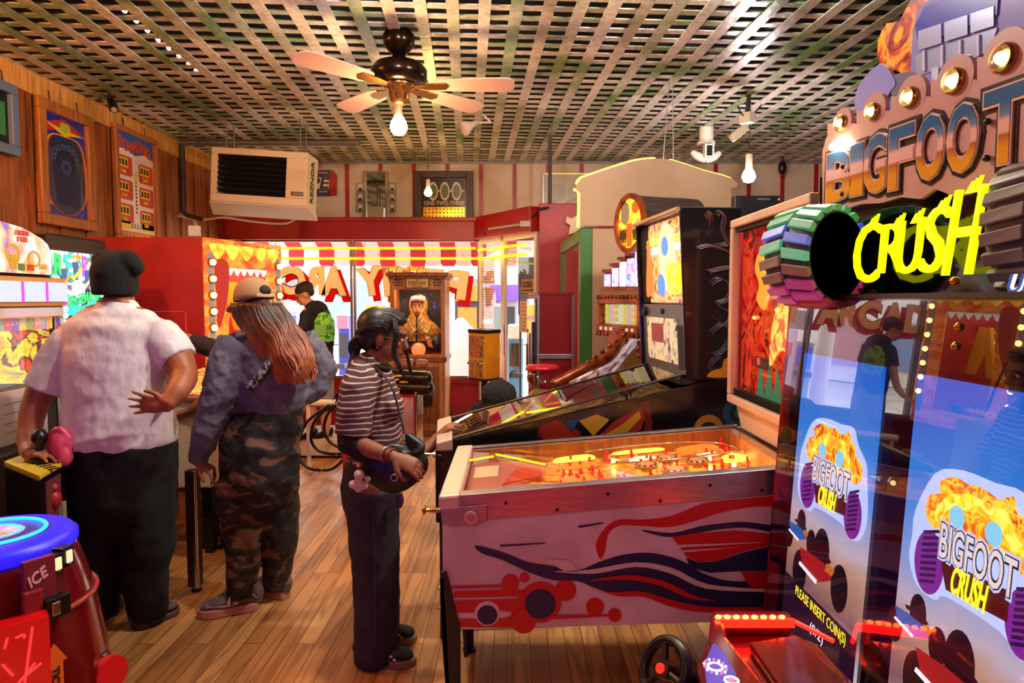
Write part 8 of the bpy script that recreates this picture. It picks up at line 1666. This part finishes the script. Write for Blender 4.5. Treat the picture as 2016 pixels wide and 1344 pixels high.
girl = b.build('person', sk3, vox=.005, smooth=2); tag(girl, 'woman in a striped top and dark jeans with long black hair, playing pinball in profile', 'person'); face_parts(girl, q, M, .98, '#120a08', '#7a3830')
strp = stripe_mat('striped_knit', '#4e343a', '#cdb4a8', .0235, .26)
b = MB(); b.limb([Pm(733, 712), Pm(728, 726), Pm(729, 755), Pm(733, 800), Pm(736, 850), Pm(737, 905)], [(.085, .07), (.155, .085), (.175, .11), (.16, .125), (.15, .12), (.155, .12)], rf, 24); b.ell(Pm(772, 800, -.06), (.055, .07, .06)); b.ell(Pm(772, 800, .06), (.055, .07, .06))
b.loft([Pm(716, 738, -.12), Pm(704, 770, -.16), Pm(699, 810, -.18), Pm(694, 855, -.19)], [(.075, .075), (.085, .08), (.082, .078), (.08, .074)], rf, 20); b.loft([Pm(736, 740, .12), Pm(745, 790, .17), Pm(765, 830, .2)], [.075, .075, .07], rf, 18)
top = b.build('striped_top', strp, girl, vox=.008, smooth=4, disp=.016, dsize=.07)
b = MB(); b.tor(Pm(737, 713), .07, .011, V(.4, 0, 1), 28, 8); b.build('collar', mat('dark_trim', '#1c1418', .8), top)
blk4 = mat('black_undersleeve', '#100c14', .85, bump=.2, bscale=60)
b = MB(); b.loft([Pm(694, 848, -.19), Pm(692, 872, -.205), Pm(712, 884, -.215), Pm(738, 889, -.225)], [(.066, .066), (.062, .062), (.052, .052), (.045, .045)], rf, 18); b.ell(Pm(690, 866, -.2), .055); b.build('undersleeve', blk4, girl, vox=.008, smooth=4)
b = MB(); b.limb([Pm(800, 880, .24), Pm(815, 885, .25)], [.04, .04]); b.build('cuff', mat('grey_cuff', '#8a7a78', .8), girl)
jeans = mat('dark_denim', '#23212c', .85, c2='#2e2c38', scale=12, bump=.4, bscale=40)
b = MB(); b.limb([Pm(737, 900), Pm(733, 925), Pm(730, 960), Pm(732, 1000)], [(.15, .115), (.165, .128), (.17, .132), (.16, .12)], rf, 24)
for dy, xs in ((-.085, (731, 734, 738, 740, 739)), (.085, (735, 740, 744, 746, 744))): b.loft([Pm(xs[0], 960, dy), Pm(xs[1], 1040, dy), Pm(xs[2], 1120, dy), Pm(xs[3], 1210, dy), Pm(xs[4], 1288, dy), Pm(xs[4], 1300, dy)], [(.1, .118), (.095, .108), (.088, .1), (.088, .096), (.092, .094), (.09, .092)], rf, 22)
b.build('jeans', jeans, girl, vox=.009, smooth=4, disp=.018, dsize=.1)
b = MB(); b.limb([Pm(735, 1010, -.19), Pm(738, 1120, -.187), Pm(740, 1290, -.178)], .002, n=5)
b.build('seam', mat('seam_thread', '#4a3c3c', .8), girl)
vb, vsol, vl = mat('black_canvas', '#0e0c0e', .8), mat('tan_rubber', '#8a6a50', .6), mat('cream_lace', '#c8b498', .7)
def chk(o, P_, r, d, z, L_, w, sole, h):
    b = MB()
    for k in (-1, 1):
        for i in range(4):
            for j in range(2):
                if (i + j) % 2: c = P_(.52 + i * .06, sole + .008 + j * .014) + r * k * w * .97; b.ell(c, (.009, .004, .007), nu=6, nv=4)
    b.build('checked_panel', vl, o)
shoe(girl, V(P(708, 1310, 2.93).x, 2.915, 0), V(P(816, 1310, 2.93).x, 2.9, 0), [vb, vsol, vl], w=.05, h=.07, sole=.035, det=chk)
shoe(girl, V(P(728, 1285, 3.09).x, 3.08, 0), V(P(817, 1270, 3.1).x, 3.11, 0), [vb, vsol, vl], w=.05, h=.07, sole=.035, det=chk)
# hair
bh = mat('black_hair', '#0c0808', .45, c2='#1c1210', scale=20, stretch=(1, 1, .2))
b = MB(); r_, f_, u_ = rot_frame(fw_); b.ell(hc - f_ * .03 + u_ * .04, (.088, .10, .088), Matrix((r_, f_, u_)).transposed()); b.ell(hc - f_ * .065 + u_ * .0, (.07, .05, .08), Matrix((r_, f_, u_)).transposed()); b.ell(hc + f_ * .03 + u_ * .085, (.055, .055, .028), Matrix((r_, f_, u_)).transposed())
b.limb([Pm(722, 655), Pm(707, 672), Pm(700, 690), Pm(697, 715, -.02), Pm(690, 745, -.03), Pm(677, 768, -.03), Pm(668, 785, -.03)], [(.03, .03), (.025, .025), (.022, .022), (.026, .024), (.03, .026), (.024, .02), (.008, .008)], n=12)
b.limb([Pm(716, 660, -.02), Pm(697, 668, -.02), Pm(689, 682, -.02), Pm(694, 700, -.02)], [.013, .012, .011, .011], n=8)
hr = b.build('hair', bh, girl, vox=.006, smooth=3)
b = MB()
for k in range(26):
    o_ = rr.uniform(-1, 1); b.limb([Pm(700 + 4 * o_, 705 + rr.uniform(-6, 6), -.03), Pm(690 + 7 * o_, 742, -.04), Pm(676 + 9 * o_, 770, -.04), Pm(666 + 9 * o_ + rr.uniform(-6, 4), 790 + rr.uniform(-8, 8), -.04)], [.004, .004, .0035, .001], n=5)
for k in range(9):
    o_ = rr.uniform(-1, 1); b.limb([Pm(775 + 3 * o_, 628, -.07), Pm(780 + 4 * o_, 660, -.09), Pm(776 + 4 * o_, 695, -.09), Pm(786 + 4 * o_, 720, -.1), Pm(797 + 3 * o_, 745 + rr.uniform(-6, 10), -.1)], [.005, .006, .005, .004, .001], n=6)
for k in range(5): b.limb([Pm(790, 640, .07), Pm(800 + k, 700, .09), Pm(806 + k * 2, 735 + k * 3, .09)], [.003, .003, .001], n=5)
for k in range(130):
    an = rr.uniform(0, 3.14); C_, S_ = cos(an), sin(an); b.limb([q(.084 * C_, .012 + .06 * S_, .02 + .095 * S_), q(.089 * C_, -.02 + .03 * S_, .035 + .096 * S_), q(.085 * C_, -.075, .02 + .085 * S_), q(.04 * C_, -.125, -.02 + .02 * S_)], .0026, n=5)
b.build('loose_strands', bh, girl)
b = MB(); 
for s_ in (-1, 1): cc_ = q(s_ * .033, .098, 0); b.tor(cc_, .021, .0016, f_, 24, 6); b.limb([q(s_ * .055, .092, .003), q(s_ * .08, .0, .004)], .0014, n=6)
b.build('spectacles', mat('silver_wire', '#c8c0b8', .2, 1), girl); MB().ell(q(.083 if q(.083, 0, 0).y < hc.y else -.083, -.014, -.048), .004, nu=8, nv=6).build('earring', chrome, girl)
b = MB(); c0, c1 = Pm(760, 894, -.295), Pm(772, 897, -.312); ax_ = (c1 - c0).normalized(); b.tor(c0, .03, .004, ax_, 24, 6, 0); b.tor(c0 + ax_ * .01, .03, .003, ax_, 24, 6, 1); b.tor(c1, .028, .004, ax_, 24, 6, 1); b.build('bracelets', [mat('bracelet_silver', '#b8a8a0', .3, .8), mat('bracelet_red', '#6a1c1c', .5)], girl)
# handbag, strap and charm
lea = mat('black_leather_bag', '#0a0a0d', .4, bump=.15, bscale=60)
b = MB(); b.limb([Pm(724, 898, -.2), Pm(742, 922, -.21), Pm(775, 932, -.22), Pm(810, 912, -.22), Pm(822, 888, -.21), Pm(804, 858, -.19)], [(.03, .02), (.07, .03), (.085, .034), (.075, .032), (.05, .028), (.02, .02)], V(0, 0, 1), 20); b.ell(Pm(775, 906, -.21), (.1, .034, .075))
bag = b.build('handbag', lea, vox=.007, smooth=5); tag(bag, 'black leather crescent handbag slung at the striped woman\'s hip', 'handbag')
b = MB(); b.limb([Pm(797, 858, -.2), Pm(786, 810, -.17), Pm(770, 760, -.15), Pm(740, 722, -.08), Pm(722, 722, .05)], [(.012, .004)] * 5, rf, 8); b.build('strap', lea, bag); b = MB(); b.tor(Pm(796, 862, -.22), .012, .003, V(1, 0, 0)); b.build('strap_ring', chrome, bag); b = MB(); b.tor(Pm(776, 940, -.262), .013, .003, V(0, 1, 0), 20, 6); b.build('metal_fittings', chrome, bag)
b = MB()
for x_, y_, r__ in ((695, 953, .018), (706, 960, .019), (717, 956, .016), (724, 942, .012), (706, 945, .016)): b.ell(Pm(x_, y_, -.26), r__)
b.ell(Pm(707, 934, -.26), .022); b.build('x', white) if False else None
ch = b.build('plush_charm', mat('fluffy_cream', '#d8bcb0', .95, bump=.5, bscale=150), vox=.004, smooth=2); tag(ch, 'small cream fluffy charm hanging from the black handbag', 'charm')
MB().limb([Pm(716, 895, -.22), Pm(711, 908, -.25), Pm(707, 925, -.26)], .002, n=6).build('cord', black, ch); MB().ell(Pm(706, 916, -.26), .009).build('pink_bead', mat('pink_bead', '#d88a98', .4), ch)
tag(MB().limb([Pm(785, 972, -.16), Pm(788, 985, -.16), Pm(784, 996, -.16)], [(.016, .01)] * 3, n=10).build('key_fob', mat('violet_fob', '#3a2c50', .3)), 'small violet fob dangling below the black handbag', 'key fob')
# ---------------------------------------------------------------- boy with green backpack
Y = 6.85; Pm = lambda x, y, dy=0: P(x, y, Y + dy); rf = V(.75, .6, 0)
sk4 = mat('boy_skin', '#c8845c', .5); b = MB(); hc = Pm(600, 580); fw_ = V(-.8, -.1, -.5); q, M = head(b, hc, fw_, .98)
b.loft([Pm(606, 592), Pm(614, 606)], [.05, .06], rf, 14); b.limb([Pm(618, 612), Pm(622, 650), Pm(626, 700), Pm(626, 740)], [(.13, .08), (.15, .1), (.13, .1), (.13, .1)], rf)
b.limb([Pm(603, 622, -.08), Pm(596, 655, -.14), Pm(586, 690, -.2), Pm(572, 708, -.25)], [.045, .04, .034, .026]); handm(b, Pm(571, 709, -.25), (-.8, -.2, -.3), (0, 0, -1), .9, .5, 1)
b.limb([Pm(640, 622, .1), Pm(645, 660, .1), Pm(632, 695, .0)], [.045, .038, .028])
for xs in ((613, 613, 613, 612), (638, 640, 642, 640)): b.limb([Pm(xs[0], 735), Pm(xs[1], 790), Pm(xs[2], 825), Pm(xs[3], 858)], [.085, .06, .052, .035])
boy = b.build('person', sk4, vox=.007, smooth=2); tag(boy, 'boy in a black T-shirt with a green backpack, looking down by the shop window', 'person'); face_parts(boy, q, M, .98, '#1c1410', '#a05a4c', closed=True)
bkc = mat('black_tee', '#121014', .85); b = MB(); b.limb([Pm(611, 602), Pm(617, 610), Pm(622, 640), Pm(626, 680), Pm(628, 712)], [(.075, .07), (.15, .09), (.165, .115), (.155, .12), (.15, .12)], rf, 20); b.loft([Pm(606, 615, -.07), Pm(600, 638, -.12), Pm(596, 652, -.14)], [.065, .062, .058], rf, 16); b.loft([Pm(638, 616, .09), Pm(644, 650, .1)], [.065, .06], rf, 16)
b.build('t_shirt', bkc, boy, vox=.012, smooth=3, disp=.02, dsize=.1)
b = MB(); b.limb([Pm(628, 700), Pm(628, 735), Pm(627, 755)], [(.15, .12), (.16, .13), (.15, .12)], rf, 18); b.loft([Pm(614, 740), Pm(613, 785), Pm(613, 796)], [(.095, .1), (.092, .1), (.09, .098)], rf, 16); b.loft([Pm(638, 740), Pm(640, 785), Pm(640, 796)], [(.095, .1), (.092, .1), (.09, .098)], rf, 16); b.build('shorts', mat('grey_shorts', '#8a8078', .85), boy, vox=.012, smooth=3)
r_, f_, u_ = rot_frame(fw_); b = MB(); b.ell(hc - f_ * .025 + u_ * .05, (.084, .098, .075), Matrix((r_, f_, u_)).transposed()); b.ell(hc - f_ * .06 + u_ * .01, (.068, .045, .06), Matrix((r_, f_, u_)).transposed()); b.build('hair', mat('short_dark_hair', '#241810', .7, bump=.6, bscale=90), boy, vox=.008, smooth=2)
shoe(boy, P(622, 862, Y) * 1 - V(0, 0, P(622, 862, Y).z - .207), V(P(596, 862, Y).x, Y - .12, .207), [black, blackm, white], w=.045, h=.06, sole=.02); shoe(boy, V(P(650, 862, Y).x, Y + .06, .207), V(P(622, 862, Y).x, Y - .08, .207), [black, blackm, white], w=.045, h=.06, sole=.02)
bpg = mixmat('green_pixel_print', '#2f7a1c', '#7ac83a', 22, .0, .5, rough=.6, c3='#4a9a28', p3_=.44, detail=1, bump=.0)
fbp = Frm(Pm(639, 646, -.2), V(.93, -.2, 0), V(-.1, 0, 1)); bp = MB().limb([fbp.p(0, -.12, 0), fbp.p(0, -.04, 0), fbp.p(0, .06, 0), fbp.p(0, .13, 0)], [(.095, .07), (.105, .08), (.1, .075), (.06, .05)], fbp.u, 20).build('backpack', bpg, vox=.008, smooth=3); tag(bp, 'bright green patterned backpack on the boy\'s back', 'backpack')
b = MB(); b.fbox(fbp, -.06, .06, -.07, .04, .07, .085); b.build('front_pocket', mat('green_pocket', '#6aa848', .6), bp, bevel=.008)
b = MB(); b.limb([fbp.p(0, -.17, 0), fbp.p(0, -.13, 0)], [(.09, .065), (.097, .072)], fbp.u, 18); b.build('black_base', black, bp); b = MB()
for s_ in (-1, 1): b.limb([fbp.p(s_ * .05, .12, -.02), Pm(622 + s_ * 12, 608, -.06 + .03 * s_), Pm(612 + s_ * 14, 618, .02)], [(.014, .005)] * 3, n=8)
b.limb([fbp.p(-.02, .14, 0), fbp.p(0, .18, 0), fbp.p(.02, .14, 0)], .006, n=6); b.build('straps', black, bp)
# ---------------------------------------------------------------- small girl beyond the pinball machines
Y = 4.15; Pm = lambda x, y, dy=0: P(x, y, Y + dy); rf = V(.2, .98, 0)
b = MB(); hc = Pm(990, 790); fw_ = V(1, .15, -.1); q, M = head(b, hc, fw_, .93); b.loft([Pm(982, 815), Pm(978, 840)], [.045, .05], rf, 14); b.limb([Pm(978, 848), Pm(975, 890), Pm(975, 950), Pm(975, 985)], [(.1, .065), (.12, .08), (.11, .08), (.11, .08)], rf)
b.limb([Pm(985, 860, -.1), Pm(1010, 870, -.13), Pm(1035, 830, -.05), Pm(1048, 800, .0)], [.035, .033, .03, .022]); handm(b, Pm(1049, 798, 0), (.45, .1, .9), (1, 0, -.3), .8, .75, 1)
b.limb([Pm(985, 860, .12), Pm(1010, 890, .15), Pm(1030, 870, .15)], [.035, .03, .022])
for dy in (-.06, .06): b.limb([Pm(976, 980, dy), Pm(978, 1040, dy), Pm(978, 1098, dy)], [.065, .045, .03])
kid = b.build('person', mat('deep_brown_skin', '#6e4230', .5), vox=.006, smooth=2); tag(kid, 'small girl with a dark curly ponytail looking at the candy dispenser', 'person'); face_parts(kid, q, M, .93, '#140c0a', '#6a3430')
r_, f_, u_ = rot_frame(fw_); Mh = Matrix((r_, f_, u_)).transposed(); b = MB(); b.ell(hc - f_ * .028 + u_ * .035, (.09, .11, .10), Mh); b.ell(hc - f_ * .07 - u_ * .03, (.07, .05, .07), Mh); b.ell(Pm(945, 806), .05); b.ell(Pm(940, 818), .035); b.build('hair', mat('dark_curly_hair', '#1c1110', .9, bump=1, bscale=70), kid, vox=.007, smooth=1, disp=.012, dsize=.015)
b = MB()
for k in range(150):
    c = Pm(943, 810) ; d = V(rr.gauss(0, 1), rr.gauss(0, 1), rr.gauss(0, 1)).normalized(); b.limb([c + d * .03, c + d * .055 + V(rr.uniform(-.01, .01), 0, rr.uniform(-.01, .01)), c + d * .072], .0016, n=4)
b.build('frizz', mat('dark_curly_hair', '#1c1110', .9), kid); b = MB()
for k in range(8): b.limb([Pm(1003, 745), Pm(1005 + k, 735 - k), Pm(1008 + k * 1.5, 728 + (k % 3) * 4)], .0015, n=4)
b.build('frizz', mat('dark_curly_hair', '#1c1110', .9), kid)
b = MB(); b.limb([Pm(979, 838), Pm(977, 850), Pm(975, 890), Pm(974, 945)], [(.07, .06), (.125, .08), (.135, .1), (.13, .1)], rf, 20); b.loft([Pm(984, 855, -.09), Pm(1000, 868, -.12)], [.05, .048], rf, 14); b.build('white_top', mat('white_cotton2', '#dcd4d4', .85), kid, vox=.01, smooth=3)
b = MB(); b.limb([Pm(975, 940), Pm(975, 985)], [(.125, .1), (.12, .1)], rf, 18)
for dy in (-.06, .06): b.loft([Pm(976, 975, dy), Pm(978, 1040, dy), Pm(978, 1092, dy)], [.075, .06, .05], rf, 14)
b.build('leggings', jeans, kid, vox=.01, smooth=3)
for dy in (-.06, .06): shoe(kid, V(P(975, 1100, Y).x - .04, Y + dy, 0), V(P(975, 1100, Y).x + .14, Y + dy, 0), [vb, white, white], w=.04, h=.06, sole=.02)
# ---------------------------------------------------------------- player hidden behind the woman in denim: dark sleeve reaching left
Y = 4.05; Pm = lambda x, y, dy=0: P(x, y, Y + dy); rf = V(1, .2, 0)
b = MB(); hc = Pm(505, 612); q, M = head(b, hc, (-.4, .9, -.1), .95); b.loft([Pm(505, 632), Pm(505, 655)], [.05, .06], rf, 14); b.limb([Pm(505, 660), Pm(505, 720), Pm(505, 800), Pm(505, 850)], [(.14, .08), (.16, .1), (.14, .1), (.15, .11)], rf)
b.limb([Pm(462, 678), Pm(425, 692, .0), Pm(395, 676, .02), Pm(368, 664, .04)], [.05, .045, .038, .027]); handm(b, Pm(366, 663, .04), (-1, .2, .1), (0, .3, -1), .9, .4, 1)
b.limb([Pm(462, 690, -.04), Pm(440, 740, -.02), Pm(400, 790, .08), Pm(374, 806, .12)], [.05, .045, .035, .025]); handm(b, Pm(372, 808, .12), (-.9, .2, -.25), (0, .2, -1), .9, .5, -1)
for xs in (485, 528): b.limb([Pm(xs, 850), Pm(xs, 970), Pm(xs, 1105)], [.08, .06, .04])
hid = b.build('person', mat('hidden_skin', '#8a543c', .5), vox=.007, smooth=2); tag(hid, 'person in a dark long sleeve reaching left, almost hidden behind the woman in denim', 'person')
b = MB(); b.limb([Pm(505, 650), Pm(505, 665), Pm(505, 720), Pm(505, 810)], [(.08, .07), (.17, .1), (.17, .11), (.165, .12)], rf, 20); b.loft([Pm(468, 676), Pm(430, 692, 0), Pm(398, 678, .02), Pm(378, 668, .035)], [.065, .066, .056, .04], rf, 18); b.loft([Pm(466, 688, -.03), Pm(442, 740, -.02), Pm(408, 784, .07)], [.065, .06, .05], rf, 16); b.build('dark_sweater', mat('dark_sweater', '#1c1416', .9, bump=.4, bscale=50), hid, vox=.01, smooth=3, disp=.015, dsize=.07)
b = MB(); b.limb([Pm(505, 800), Pm(505, 850)], [(.16, .12), (.165, .125)], rf, 18)
for xs in (485, 528): b.loft([Pm(xs, 840), Pm(xs, 970), Pm(xs, 1100)], [.09, .075, .065], rf, 16)
b.build('trousers', jeans, hid, vox=.012, smooth=3); MB().ell(hc + V(0, -.01, .04), (.085, .1, .09)).build('hair', bh, hid)
for xs in (485, 528): shoe(hid, V(P(xs, 0, Y).x, Y - .05, 0), V(P(xs, 0, Y).x - .02, Y + .2, 0), [vb, white, white], w=.04, h=.06, sole=.02)
